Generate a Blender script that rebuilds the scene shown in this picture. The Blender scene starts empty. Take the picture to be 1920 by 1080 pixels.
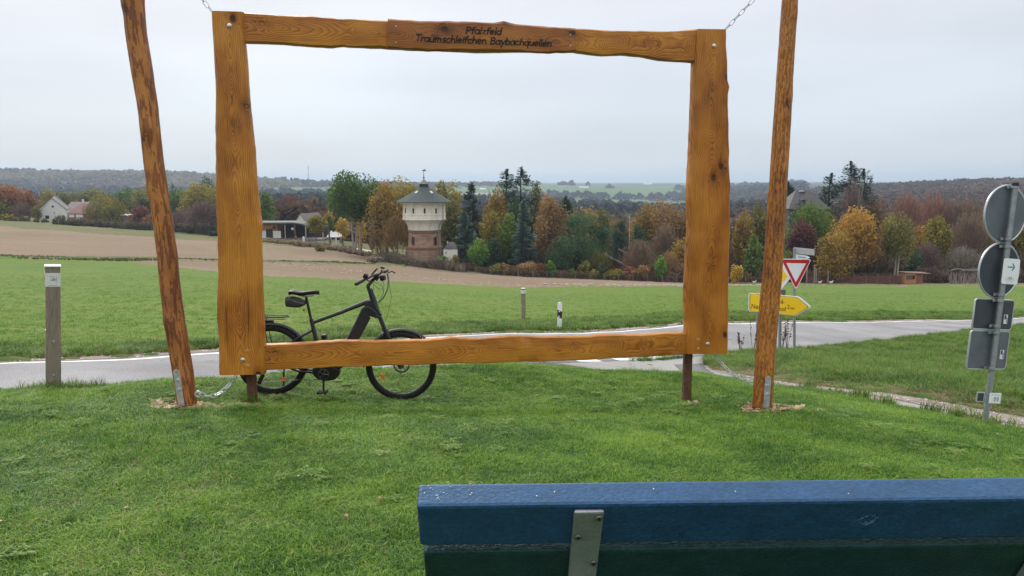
import bpy, bmesh, math, random
import numpy as np
from mathutils import Vector, Matrix, Euler, noise as mnoise

rng = np.random.default_rng(7)
random.seed(7)
C = bpy.context.scene.collection
sc = bpy.context.scene

# ---------------------------------------------------------------- camera
F = 1480.0; PIT = math.atan(200 / 1480.0); CAMZ = 1.65
cd = bpy.data.cameras.new('camera'); cam = bpy.data.objects.new('camera', cd); C.objects.link(cam)
cam.location = (0, 0, CAMZ); cam.rotation_euler = (math.pi / 2 - PIT, 0, 0)
HAZE = 1.6e-4
cd.sensor_width = 36.0; cd.lens = 36.0 * F / 1920.0; cd.clip_start = 0.05; cd.clip_end = 30000
sc.camera = cam

# ---------------------------------------------------------------- world: thin bright overcast over a Nishita sky
SUN_EL, SUN_AZ = math.radians(38), math.radians(-25)     # azimuth from +Y, towards -X
w = bpy.data.worlds.new('World'); sc.world = w; w.use_nodes = True
nt = w.node_tree; nt.nodes.clear(); N = nt.nodes.new; L = nt.links.new
out = N('ShaderNodeOutputWorld'); mixs = N('ShaderNodeMixShader'); bg1 = N('ShaderNodeBackground'); bg2 = N('ShaderNodeBackground')
sky = N('ShaderNodeTexSky'); sky.sky_type = 'NISHITA'; sky.sun_disc = False; sky.sun_elevation = SUN_EL; sky.sun_rotation = SUN_AZ
sky.altitude = 430; sky.dust_density = 3.0
L(sky.outputs[0], bg1.inputs[0]); bg1.inputs[1].default_value = 0.10
tc = N('ShaderNodeTexCoord'); sep = N('ShaderNodeSeparateXYZ'); L(tc.outputs['Generated'], sep.inputs[0])
cr = N('ShaderNodeValToRGB'); L(sep.outputs[2], cr.inputs[0])
el = cr.color_ramp.elements
el[0].position = 0.0; el[0].color = (0.70, 0.745, 0.81, 1)
el[1].position = 1.0; el[1].color = (1.75, 1.75, 1.78, 1)
for p_, c_ in ((0.05, (0.64, 0.71, 0.79, 1)), (0.12, (0.66, 0.72, 0.80, 1)), (0.20, (0.76, 0.79, 0.85, 1)), (0.30, (0.84, 0.86, 0.90, 1))):
    e = el.new(p_); e.color = c_
mp = N('ShaderNodeMapping'); mp.inputs['Scale'].default_value = (1.2, 1.2, 5.0); L(tc.outputs['Generated'], mp.inputs[0])
nz = N('ShaderNodeTexNoise'); nz.inputs['Scale'].default_value = 1.6; nz.inputs['Detail'].default_value = 4; nz.inputs['Roughness'].default_value = 0.45
L(mp.outputs[0], nz.inputs[0])
mr = N('ShaderNodeMapRange'); mr.inputs['From Min'].default_value = 0.3; mr.inputs['From Max'].default_value = 0.7
mr.inputs['To Min'].default_value = 0.86; mr.inputs['To Max'].default_value = 1.10; L(nz.outputs[0], mr.inputs[0])
mul = N('ShaderNodeVectorMath'); mul.operation = 'SCALE'; L(cr.outputs[0], mul.inputs[0]); L(mr.outputs[0], mul.inputs['Scale'])
L(mul.outputs[0], bg2.inputs[0]); bg2.inputs[1].default_value = 0.86
mixs.inputs[0].default_value = 0.90
L(bg1.outputs[0], mixs.inputs[1]); L(bg2.outputs[0], mixs.inputs[2]); L(mixs.outputs[0], out.inputs[0])

sd = bpy.data.lights.new('sun', 'SUN'); sd.energy = 1.5; sd.angle = math.radians(14); sd.color = (1.0, 0.95, 0.87)
so = bpy.data.objects.new('sun', sd); C.objects.link(so)
sdir = Vector((math.sin(SUN_AZ) * math.cos(SUN_EL), math.cos(SUN_AZ) * math.cos(SUN_EL), math.sin(SUN_EL)))
so.rotation_euler = sdir.to_track_quat('Z', 'Y').to_euler(); so.location = (0, -10, 40)
sc.view_settings.view_transform = 'Standard'; sc.view_settings.look = 'None'
sc.view_settings.exposure = 0.38; sc.view_settings.gamma = 1.0; sc.view_settings.use_curve_mapping = False
sc.cycles.max_bounces = 6; sc.cycles.diffuse_bounces = 3; sc.cycles.transparent_max_bounces = 12
sc.cycles.volume_bounces = 0; sc.cycles.use_denoising = True

# ---------------------------------------------------------------- picture -> place helpers (used once, when building, to find real positions)
CP, SP = math.cos(PIT), math.sin(PIT)
def slope(row): return math.tan(math.atan((row - 540) / F) + PIT)          # metres of drop per metre of Y
def ray(px, row):
    v = (540 - row) / F
    return Vector(((px - 960) / F, CP + SP * v, -SP + CP * v))
def at(px, row, Y):
    d = ray(px, row); return Vector((0, 0, CAMZ)) + d * (Y / d.y)
def proj(X, Y, Z):
    dx, dy, dz = X, Y, Z - CAMZ
    f = dy * CP - dz * SP; u = dy * SP + dz * CP
    return 960 + F * dx / f, 540 - F * u / f

class VPlane:
    """vertical plane through the sight lines of two pixels at given distances"""
    def __init__(s, pxa, Ya, pxb, Yb, row=540):
        a = at(pxa, row, Ya); b = at(pxb, row, Yb)
        s.o = Vector((a.x, a.y, 0)); d = b - a; d.z = 0; s.len = d.length; s.d = d.normalized()
        s.n = Vector((s.d.y, -s.d.x, 0))
        if s.n.y > 0: s.n = -s.n
    def pt(s, px, row, off=0.0):
        """point where the sight line meets the plane, moved off metres towards the viewer"""
        r = ray(px, row); c = Vector((0, 0, CAMZ))
        t = (s.o - c).dot(s.n) / r.dot(s.n)
        return c + r * t + s.n * off
    def ab(s, px, row):
        p = s.pt(px, row); return (p - s.o).dot(s.d), p.z
    def w(s, a, z, off=0.0):
        return s.o + s.d * a + s.n * off + Vector((0, 0, z))

# ---------------------------------------------------------------- terrain heights
# columns of the land as seen from the bench: (nominal picture column, [(distance, height or picture row)])
far_l = [(600, 407), (1200, 392), (1800, 362), (2500, 328), (3200, -10.), (9000, 343)]
COLS = [
 (-700, [(1, 0.), (3.3, -.05), (6, -.2), (7, -.35), (8.5, -.9), (12, -1.2), (14, -1.45), (30, -2.6), (60, -4.5), (120, -7.), (200, -8.), (300, -10.)] + far_l),
 (0, [(1, 0.), (3.3, -.085), (6., -.25), (7.7, 735), (8.6, -.75), (9.8, -1.12), (13, 678), (16.5, 640), (30, 580), (60, 530), (120, 485), (200, 425), (300, 409), (600, 405), (1200, 390), (1800, 360), (2500, 326), (3200, -10.), (9000, 343)]),
 (340, [(1, 0.), (3.3, -.085), (5.5, -.26), (7.35, 757), (8.8, 713), (9.9, -1.0), (11.5, -1.45), (15.5, 659), (19, 628), (30, 575), (60, 530), (120, 490), (200, 446), (300, 425), (600, 410), (1200, 390), (1800, 362), (2500, 328), (3200, -10.), (9000, 343)]),
 (600, [(1, 0.), (3.3, -.085), (5.5, -.27), (8.0, 750), (9.5, 694), (10.8, -1.3), (12.8, -1.75), (17.8, 646), (22, 610), (32, 570), (60, 545), (100, 525), (140, 496), (190, 464), (260, 445), (400, 430), (700, 405), (1200, 385), (1800, 366), (2600, 348), (3400, -30.), (9000, 343)]),
 (797, [(1, 0.), (3.3, -.085), (5.5, -.28), (8.1, 753), (10, 688), (11.3, -1.35), (13.2, -1.75), (19.7, 635), (24, 610), (32, 585), (60, 556), (105, 530), (140, 510), (165, 499), (200, 488), (300, 460), (500, 430), (900, 400), (1500, 375), (2300, 360), (3000, 348), (3600, -50.), (9000, 343)]),
 (960, [(1, 0.), (3.3, -.085), (5.5, -.29), (8.2, 755), (10.3, 686), (11.8, -1.42), (14.5, 682), (21.3, 626), (24, 612), (32, 601), (60, 566), (105, 541), (140, 521), (165, 514), (200, 500), (300, 470), (500, 435), (900, 405), (1500, 380), (2200, 364), (2900, 350), (3300, 344), (4500, 346), (9000, 343)]),
 (1290, [(1, 0.), (3.3, -.09), (5.5, -.34), (8.4, 756), (11.3, 696), (13, -1.75), (17, 690), (19, 672), (26.5, 607), (32, 588), (60, 560), (110, 537), (140, 532), (165, 528), (220, 510), (400, 450), (700, 420), (1100, 405), (1600, 394), (2300, 374), (3000, 356), (4000, 348), (9000, 343)]),
 (1480, [(1, 0.), (3.3, -.10), (5.5, -.40), (7.9, 764), (10, 728), (11.3, -1.42), (12.5, 724), (14, 705), (18, 676), (22, 657), (23, 650), (30, 603), (34, 592), (60, 565), (115, 537), (150, 531), (200, 515), (400, 445), (700, 410), (1100, 392), (1600, 368), (2200, 350), (3000, 346), (9000, 341)]),
 (1650, [(1, 0.), (3.3, -.12), (6, -.45), (8.3, 771), (9.5, 757), (9.9, 752), (10.6, 741), (12.5, 723), (14, 706), (20, 674), (25, 643), (33.3, 602.5), (38, 590), (60, 568), (115, 537), (150, 531), (200, 515), (400, 438), (700, 405), (1100, 376), (1550, 354), (2300, 351), (9000, 341)]),
 (1845, [(1, 0.), (3.3, -.13), (6, -.48), (8.2, 797), (8.7, 790), (9.3, 777), (10.5, 745), (14, 710), (20, 672), (28, 630), (32, 618), (38, 602), (60, 572), (115, 537), (150, 531), (200, 515), (400, 430), (700, 400), (1100, 362), (1500, 346), (3000, 352), (9000, 341)]),
 (2500, [(1, 0.), (3.3, -.2), (5, -.55), (6.3, -.95), (7.5, -1.2), (10, -1.5), (20, -3.), (38, -5.1), (60, -7.), (115, -13.), (150, -18.), (400, -25.), (700, -25.), (1100, 365), (1500, 349), (3000, 355), (9000, 341)]),
]
NU, NV = 361, 700
UG = np.linspace(-1.3, 1.3, NU); VMAX = math.log(15000.0); VG = np.linspace(0, VMAX, NV)
def _col(c):
    ys, zs = [], []
    for Y, v in c:
        ys.append(math.log(Y)); zs.append(CAMZ - Y * slope(v) if v > 250 else v)
    ys.append(VMAX); zs.append(CAMZ - 15000 * slope(342))
    x = np.array(ys); z = np.array(zs); h = np.diff(x); s_ = np.diff(z) / h
    m = np.zeros(len(x)); m[0] = s_[0]; m[-1] = s_[-1]
    for i in range(1, len(x) - 1):                         # monotone cubic (Fritsch-Carlson)
        if s_[i-1] * s_[i] > 0:
            w1 = 2*h[i] + h[i-1]; w2 = h[i] + 2*h[i-1]
            m[i] = (w1 + w2) / (w1 / s_[i-1] + w2 / s_[i])
    k = np.clip(np.searchsorted(x, VG) - 1, 0, len(x) - 2)
    t = (VG - x[k]) / h[k]
    return (2*t**3 - 3*t**2 + 1)*z[k] + (t**3 - 2*t**2 + t)*h[k]*m[k] + (-2*t**3 + 3*t**2)*z[k+1] + (t**3 - t**2)*h[k]*m[k+1]
_cu = np.array([(p - 960) / F / 0.986 for p, _ in COLS]); _cz = np.array([_col(c) for _, c in COLS])
HT = np.empty((NU, NV))
for j in range(NV): HT[:, j] = np.interp(UG, _cu, _cz[:, j])
kern = np.exp(-np.linspace(-2, 2, 17)**2); kern /= kern.sum()
_p = np.pad(HT, ((8, 8), (0, 0)), 'edge'); HT = sum(kern[i] * _p[i:i+NU] for i in range(17))
def H(X, Y):
    X = np.asarray(X, float); Y = np.asarray(Y, float)
    hyp = np.hypot(X, Y) + 1e-6
    Ye = np.where(Y > 0, np.maximum(np.maximum(Y, np.abs(X) / 1.25), 1.0), np.maximum(hyp / 1.25, 1.0))
    u = np.where(Y > 0, X / np.maximum(Ye, 1e-3), 1.25 * X / hyp)
    a = (np.clip(u, -1.3, 1.3) + 1.3) / 2.6 * (NU - 1); b = np.clip(np.log(Ye) / VMAX, 0, 0.9999) * (NV - 1)
    i = np.clip(a.astype(int), 0, NU - 2); j = np.clip(b.astype(int), 0, NV - 2); fa = a - i; fb = b - j
    z = (HT[i, j]*(1-fa) + HT[i+1, j]*fa)*(1-fb) + (HT[i, j+1]*(1-fa) + HT[i+1, j+1]*fa)*fb
    z = z + 0.012 * np.sin(X*2.1 + 1.3*np.sin(Y*1.1)) * np.sin(Y*1.7 + X*.6) * np.clip(Ye / 4, .3, 1.)
    return z
def hz(x, y): return float(H(x, y))
def gp(px, Y):
    """ground point in picture column px at distance Y"""
    row = 600.
    for _ in range(6):
        p = at(px, row, Y); z = hz(p.x, Y); row = float(proj(p.x, Y, z)[1])
    return Vector((p.x, Y, z))
def hit(px, row):
    """first ground point on the sight line"""
    d = ray(px, row); d = d / d.y; Y = 2.0
    while Y < 9000:
        if CAMZ + d.z * Y < hz(d.x * Y, Y):
            a, b = Y / 1.01, Y
            for _ in range(20):
                m_ = (a + b) / 2
                if CAMZ + d.z * m_ < hz(d.x * m_, m_): b = m_
                else: a = m_
            return Vector((d.x * b, b, hz(d.x * b, b)))
        Y *= 1.01
    return None
def inpoly(X, Y, poly):
    r = np.zeros(X.shape, bool); n = len(poly)
    for i in range(n):
        x1, y1 = poly[i]; x2, y2 = poly[(i+1) % n]
        if y1 == y2: continue
        c = ((y1 > Y) != (y2 > Y)) & (X < (x2 - x1) * (Y - y1) / (y2 - y1) + x1); r ^= c
    return r

# ---------------------------------------------------------------- materials
def nodes(name):
    m = bpy.data.materials.new(name); m.use_nodes = True; t = m.node_tree
    b = t.nodes['Principled BSDF']; return m, t, b
def rgb(c): return (c[0], c[1], c[2], 1.0)
def srgb(r, g, b):
    f = lambda v: (v/255/12.92 if v/255 <= .04045 else ((v/255+.055)/1.055)**2.4)
    return (f(r), f(g), f(b))
def mat(name, col, rough=.75, metal=0., var=.18, scale=6., col2=None, bump=0., bscale=None, stretch=(1, 1, 1), spec=.5, coat=0., detail=5, contrast=1.0, fine=None):
    m, t, b = nodes(name); N = t.nodes.new; L = t.links.new
    tc = N('ShaderNodeTexCoord'); mp = N('ShaderNodeMapping'); mp.inputs['Scale'].default_value = stretch
    L(tc.outputs['Object'], mp.inputs[0])
    nz = N('ShaderNodeTexNoise'); nz.inputs['Scale'].default_value = scale; nz.inputs['Detail'].default_value = detail; L(mp.outputs[0], nz.inputs[0])
    r = N('ShaderNodeValToRGB'); lo = .5 - .22 / contrast; hi = .5 + .22 / contrast
    r.color_ramp.elements[0].position = lo; r.color_ramp.elements[1].position = hi
    a = tuple(v * (1 - var) for v in col); c2 = col2 or tuple(min(1, v * (1 + var)) for v in col)
    r.color_ramp.elements[0].color = rgb(a); r.color_ramp.elements[1].color = rgb(c2)
    L(nz.outputs[0], r.inputs[0]); last = r.outputs[0]
    if fine:
        nf = N('ShaderNodeTexNoise'); nf.inputs['Scale'].default_value = fine[0]; nf.inputs['Detail'].default_value = 3; L(mp.outputs[0], nf.inputs[0])
        q = N('ShaderNodeMapRange'); q.inputs[1].default_value = .3; q.inputs[2].default_value = .7; q.inputs[3].default_value = 1 - fine[1]; q.inputs[4].default_value = 1 + fine[1]
        L(nf.outputs[0], q.inputs[0]); s = N('ShaderNodeVectorMath'); s.operation = 'SCALE'; L(last, s.inputs[0]); L(q.outputs[0], s.inputs['Scale']); last = s.outputs[0]
    L(last, b.inputs['Base Color'])
    b.inputs['Roughness'].default_value = rough; b.inputs['Metallic'].default_value = metal
    b.inputs['Specular IOR Level'].default_value = spec; b.inputs['Coat Weight'].default_value = coat
    if bump:
        nb = N('ShaderNodeTexNoise'); nb.inputs['Scale'].default_value = bscale or scale * 6; nb.inputs['Detail'].default_value = 4; L(mp.outputs[0], nb.inputs[0])
        bp = N('ShaderNodeBump'); bp.inputs['Strength'].default_value = min(1, bump); bp.inputs['Distance'].default_value = .01 * max(1, bump)
        L(nb.outputs[0], bp.inputs['Height']); L(bp.outputs[0], b.inputs['Normal'])
    return m
_leafm = {}
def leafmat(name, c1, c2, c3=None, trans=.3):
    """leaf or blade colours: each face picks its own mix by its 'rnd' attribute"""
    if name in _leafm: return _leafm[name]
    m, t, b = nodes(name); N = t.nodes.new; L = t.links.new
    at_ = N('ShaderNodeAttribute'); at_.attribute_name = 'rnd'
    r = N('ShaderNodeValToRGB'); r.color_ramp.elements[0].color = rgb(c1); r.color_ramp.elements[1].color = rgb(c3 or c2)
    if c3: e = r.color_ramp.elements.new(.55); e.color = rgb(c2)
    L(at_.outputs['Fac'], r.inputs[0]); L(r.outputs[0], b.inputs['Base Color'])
    b.inputs['Roughness'].default_value = .7; b.inputs['Specular IOR Level'].default_value = .25
    tr = N('ShaderNodeBsdfTranslucent'); L(r.outputs[0], tr.inputs[0]); mx = N('ShaderNodeMixShader'); mx.inputs[0].default_value = trans
    o = t.nodes['Material Output']; L(b.outputs[0], mx.inputs[1]); L(tr.outputs[0], mx.inputs[2]); L(mx.outputs[0], o.inputs[0])
    _leafm[name] = m; return m

# ---------------------------------------------------------------- mesh builder
ORG = {}
class MB:
    def __init__(s): s.v = []; s.f = []; s.at = {}
    def add(s, vs, fs):
        n = len(s.v); s.v += [tuple(p) for p in vs]; s.f += [tuple(i + n for i in f) for f in fs]; return n
    def tube(s, pts, rad, seg=8, cap=True, closed=False, flat=None):
        pts = [Vector(p) for p in pts]; n = len(pts)
        if not hasattr(rad, '__len__'): rad = [rad] * n
        vs = []; up = None
        for i, p in enumerate(pts):
            a = pts[(i-1) % n] if (closed or i) else p; b = pts[(i+1) % n] if (closed or i < n-1) else p
            d = (b - a).normalized()
            if up is None:
                up = Vector((0, 0, 1)) if abs(d.z) < .9 else Vector((0, 1, 0))
            x = d.cross(up).normalized(); up = x.cross(d).normalized()
            for k in range(seg):
                t = 2 * math.pi * k / seg
                q = x * math.cos(t) + up * math.sin(t) * (flat or 1.0)
                vs.append(p + q * rad[i])
        fs = []
        for i in range(n if closed else n - 1):
            j = (i + 1) % n
            for k in range(seg):
                l = (k + 1) % seg; fs.append((i*seg+k, j*seg+k, j*seg+l, i*seg+l))
        if cap and not closed: fs.append(tuple(range(seg))); fs.append(tuple((n-1)*seg + k for k in reversed(range(seg))))
        s.add(vs, fs); return s
    def box(s, c, size, R=None):
        c = Vector(c); x, y, z = (q / 2 for q in size)
        P = [Vector((i*x, j*y, k*z)) for i in (-1, 1) for j in (-1, 1) for k in (-1, 1)]
        if R is not None: P = [R @ p for p in P]
        s.add([c + p for p in P], [(0, 1, 3, 2), (4, 6, 7, 5), (0, 4, 5, 1), (2, 3, 7, 6), (0, 2, 6, 4), (1, 5, 7, 3)]); return s
    def prism(s, poly, off):
        n = len(poly); off = Vector(off); P = [Vector(p) for p in poly]
        s.add(P + [p + off for p in P], [tuple(range(n)), tuple(reversed(range(n, 2*n)))] + [(i, i+n, (i+1) % n + n, (i+1) % n) for i in range(n)]); return s
    def lathe(s, c, prof, seg=24, phase=0.):
        c = Vector(c); vs = []
        for r, z in prof:
            for k in range(seg):
                t = 2*math.pi*k/seg + phase; vs.append(c + Vector((r*math.cos(t), r*math.sin(t), z)))
        fs = [(i*seg+k, i*seg+(k+1) % seg, (i+1)*seg+(k+1) % seg, (i+1)*seg+k) for i in range(len(prof)-1) for k in range(seg)]
        fs.append(tuple(reversed(range(seg)))); fs.append(tuple((len(prof)-1)*seg+k for k in range(seg)))
        s.add(vs, fs); return s
    def disc(s, c, axis, r, th, seg=16, ratio=1.0, up=None):
        axis = Vector(axis).normalized(); u = Vector(up) if up else (Vector((0, 0, 1)) if abs(axis.z) < .9 else Vector((1, 0, 0)))
        x = axis.cross(u).normalized(); y = x.cross(axis)
        c = Vector(c); s.prism([c + x*r*ratio*math.cos(2*math.pi*k/seg) + y*r*math.sin(2*math.pi*k/seg) for k in range(seg)], axis * th); return s
    def ball(s, c, r, seg=10, rings=6, sc_=(1, 1, 1), R=None):
        c = Vector(c); vs = []; fs = []
        for i in range(1, rings):
            a = math.pi * i / rings
            for k in range(seg):
                t = 2*math.pi*k/seg; p = Vector((math.sin(a)*math.cos(t)*sc_[0], math.sin(a)*math.sin(t)*sc_[1], math.cos(a)*sc_[2])) * r
                vs.append(c + (R @ p if R is not None else p))
        for i in range(rings-2):
            for k in range(seg): fs.append((i*seg+k, (i+1)*seg+k, (i+1)*seg+(k+1) % seg, i*seg+(k+1) % seg))
        fs.append(tuple(range(seg))); fs.append(tuple((rings-2)*seg + k for k in reversed(range(seg))))
        s.add(vs, fs); return s
    def build(s, name, m, parent=None, smooth=False, bevel=0., org=None):
        me = bpy.data.meshes.new(name)
        o_ = ORG.get(parent.name) if parent is not None else None
        base = Vector(o_) if o_ is not None else (Vector(org) if org is not None else Vector(s.v[0]))
        if parent is None and org is None:
            A = np.array(s.v); base = Vector(((A[:, 0].min()+A[:, 0].max())/2, (A[:, 1].min()+A[:, 1].max())/2, A[:, 2].min()))
        me.from_pydata([tuple(Vector(p) - base) for p in s.v], [], s.f)
        for k, vals in s.at.items():
            a = me.attributes.new(k, 'FLOAT_VECTOR', 'POINT'); a.data.foreach_set('vector', np.array(vals, np.float32).ravel())
        me.update()
        if m is not None: me.materials.append(m)
        o = bpy.data.objects.new(name, me); C.objects.link(o)
        bm = bmesh.new(); bm.from_mesh(me); bmesh.ops.recalc_face_normals(bm, faces=bm.faces); bm.to_mesh(me); bm.free()
        if smooth:
            me.polygons.foreach_set('use_smooth', [True] * len(me.polygons))
            try: me.set_sharp_from_angle(angle=math.radians(40))
            except Exception: pass
        if bevel:
            b = o.modifiers.new('bevel', 'BEVEL'); b.width = bevel; b.segments = 2; b.limit_method = 'ANGLE'; b.angle_limit = math.radians(35)
        if parent is not None: o.parent = parent; ORG[o.name] = base
        else: o.location = base; ORG[o.name] = base
        return o
def tag(o, label=None, cat=None, group=None, kind=None):
    if label: o['label'] = label
    if cat: o['category'] = cat
    if group: o['group'] = group
    if kind: o['kind'] = kind
    return o
def thing(name, loc, label, cat, group=None):
    o = bpy.data.objects.new(name, None); C.objects.link(o); o.location = loc; o.empty_display_size = .2
    ORG[o.name] = Vector(loc); return tag(o, label, cat, group)
def again(o, parent, M_):
    """another of an alike piece: shares the mesh, own placement in its parent"""
    c = o.copy(); C.objects.link(c); c.parent = parent; c.matrix_local = M_; return c
def quick(name, V, Fq, m, kind=None, parent=None, attr=None, loc=None, smooth=False):
    """fast mesh from numpy arrays (quads or tris), attr = per-face float 'rnd'"""
    me = bpy.data.meshes.new(name); base = np.array(loc if loc is not None else (0, 0, 0), float)
    if parent is not None: base = np.array(ORG[parent.name])
    nv, nf, k = len(V), len(Fq), Fq.shape[1]
    me.vertices.add(nv); me.vertices.foreach_set('co', (V - base).astype(np.float32).ravel())
    me.loops.add(nf*k); me.loops.foreach_set('vertex_index', Fq.astype(np.int32).ravel())
    me.polygons.add(nf); me.polygons.foreach_set('loop_start', np.arange(0, nf*k, k, dtype=np.int32))
    if smooth: me.polygons.foreach_set('use_smooth', np.ones(nf, bool))
    if attr is not None:
        a = me.attributes.new('rnd', 'FLOAT', 'FACE'); a.data.foreach_set('value', attr.astype(np.float32))
    me.update(calc_edges=True); me.validate()
    if m is not None: me.materials.append(m)
    o = bpy.data.objects.new(name, me); C.objects.link(o)
    if parent is not None: o.parent = parent
    else: o.location = base
    ORG[o.name] = Vector(base)
    if kind: o['kind'] = kind
    return o
# ================================================================ GROUND
def P2(lst): return [(gp(px, Y).x, Y) for px, Y in lst]
lawn_edge = P2([(-700, 7.2), (-300, 7.7), (0, 8.15), (340, 9.3), (600, 10.), (960, 11.2), (1200, 13.0), (1290, 13.0), (1400, 11.85), (1480, 10.95), (1600, 9.9), (1700, 9.2), (1845, 8.35), (1920, 8.05), (2200, 6.9), (2700, 5.2)])
lawn_poly = [(-20, 7.), ] + lawn_edge + [(9, 3.), (12, -9), (-20, -9)]

# main road: far and near edge, on the ground
far_e = P2([(-1300, 10.2), (-700, 11.2), (-300, 12.), (0, 13.), (200, 14.1), (410, 15.8), (560, 17.3), (700, 19.), (880, 20.9), (1049, 22.4), (1180, 24.3), (1290, 26.5), (1380, 28.2), (1480, 30.), (1600, 32.2), (1700, 34.6), (1820, 38.), (1960, 43.), (2200, 52.)])
near_e = P2([(-1900, 7.1), (-1200, 7.9), (-600, 8.7), (-100, 9.4), (200, 10.4), (500, 12.), (750, 13.5), (960, 14.9), (1100, 16.1), (1200, 17.6), (1290, 19.2), (1400, 20.5), (1500, 22.), (1600, 24.), (1700, 26.3), (1790, 29.), (1880, 33.), (2000, 38.), (2300, 48.)])
def resample(pts, n):
    A = np.array(pts, float); d = np.r_[0, np.cumsum(np.hypot(*np.diff(A, axis=0).T))]; t = np.linspace(0, d[-1], n)
    # smooth by Catmull-like cubic through cumulative distance
    R = np.c_[np.interp(t, d, A[:, 0]), np.interp(t, d, A[:, 1])]
    for _ in range(int(n / 30)):
        R[1:-1] = (R[:-2] + 2*R[1:-1] + R[2:]) / 4
    return R
NR = 260
FE, NE = resample(far_e, NR), resample(near_e, NR)
road_poly = [tuple(p) for p in FE] + [tuple(p) for p in NE[::-1]]
# side road from the junction, past the lawn towards the right
side_l = P2([(1040, 15.4), (1130, 14.6), (1230, 13.7), (1330, 12.7), (1400, 11.9), (1480, 11.0), (1600, 9.95), (1700, 9.25), (1845, 8.42), (1920, 8.1), (2200, 6.9), (2700, 5.2)])
side_r = P2([(1330, 19.8), (1322, 18.8), (1325, 17.6), (1340, 16.4), (1385, 14.6), (1450, 12.9), (1560, 11.25), (1700, 9.95), (1845, 8.95), (1920, 8.62), (2200, 7.5), (2700, 5.8)])
SL, SR = resample(side_l, 90), resample(side_r, 90)
side_poly = [tuple(p) for p in SL] + [tuple(p) for p in SR[::-1]]
grav_r = P2([(1352, 16.2), (1397, 14.7), (1468, 13.1), (1575, 11.85), (1700, 10.55), (1845, 9.65), (1920, 9.3), (2200, 8.2), (2700, 6.4)])
GR = resample(grav_r, 90); GL = resample(side_r[3:], 90)
grav_poly = [tuple(p) for p in GL] + [tuple(p) for p in GR[::-1]]

th = np.concatenate([np.linspace(-180, -52, 33)[:-1], np.linspace(-52, 52, 760), np.linspace(52, 180, 33)[1:-1]]) * math.pi / 180
th = np.unique(th); NT = len(th)
Yr = [0.6]
while Yr[-1] < 700: Yr.append(Yr[-1] + (max(.11, Yr[-1]*.0105) if Yr[-1] > 3 else .3))
while Yr[-1] < 14000: Yr.append(Yr[-1] * 1.03)
rr = np.concatenate([[1., 3., 5., 6.5, 7.5], np.array(Yr) + 8.0]); NRr = len(rr)
TH, RR = np.meshgrid(th, rr, indexing='ij')
GX = RR * np.sin(TH); GY = RR * np.cos(TH) - 8.0
GZ = H(GX, GY)
inroad = inpoly(GX, GY, road_poly) | inpoly(GX, GY, side_poly) | inpoly(GX, GY, grav_poly)
# relief of the fields and rough verges
def vnoise(X, Y, s, seed=0):
    x = X*s + seed*17.3; y = Y*s + seed*9.1; xi = np.floor(x).astype(int); yi = np.floor(y).astype(int); fx = x-xi; fy = y-yi
    fx = fx*fx*(3-2*fx); fy = fy*fy*(3-2*fy)
    h = lambda a, b: (np.sin(a*127.1 + b*311.7 + seed*74.7) * 43758.5453) % 1.0
    return (h(xi, yi)*(1-fx) + h(xi+1, yi)*fx)*(1-fy) + (h(xi, yi+1)*(1-fx) + h(xi+1, yi+1)*fx)*fy
PX, PY_ = proj(GX, GY, np.where(GY > .5, GZ, GZ)); 
front = GY > 2.0
PX = np.where(front, PX, -9999); ROW = np.where(front, PY_, 2000)
wob = (vnoise(GX, GY, .12, 1) - .5) * 3 + (vnoise(GX, GY, .5, 2) - .5) * 2
def line(pairs): a = np.array(pairs, float); return np.interp(PX, a[:, 0], a[:, 1])
g_top = line([(-900, 484), (0, 486), (230, 488), (300, 500), (420, 510), (500, 518), (640, 524), (760, 529), (900, 536), (1000, 540), (1080, 537), (1300, 536), (1500, 536), (2500, 538)]) + wob * .6
strip_b = line([(-900, 484), (0, 485), (230, 487), (410, 491), (560, 495), (700, 500), (800, 503), (2500, 505)]) + wob * .4
strip_t = line([(-900, 480), (0, 481), (230, 483), (410, 487), (560, 491), (690, 497), (760, 497), (2500, 500)]) + wob * .4
b_top = line([(-900, 418), (0, 425), (130, 434), (200, 440), (300, 446), (420, 454), (500, 459), (600, 466), (690, 480), (740, 488), (800, 500), (860, 511), (1000, 518), (1150, 525), (1290, 528), (1380, 533), (1420, 536), (2500, 536)]) + wob * .4
Z = np.full(GX.shape, 9)                       # 9 = wild meadow under the trees
Z[(GY > 600)] = 8                              # far hills
Z[(ROW > b_top) & (GY < 420)] = 3              # ploughed
Z[(ROW > strip_t) & (ROW < strip_b) & (PX < 760) & (GY > 40)] = 4   # grass balk between the fields
Z[(ROW >= g_top) & (GY < 420)] = 2             # sown green field
# verge beyond the road: a band of longer grass about 3 m wide
FEo = np.array(far_e); fd = np.interp(GX, FEo[:, 0], FEo[:, 1])
vw = np.interp(GX, [-20, -9, -6, 2, 12, 40], [2.6, 2.9, 3.1, 6.0, 5.0, 6.0])
Z[(GY < fd + vw + wob * .4) & (GY < 60)] = 5
Z[inpoly(GX, GY, lawn_poly)] = 1
Z[(GY < 0)] = 1
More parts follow.
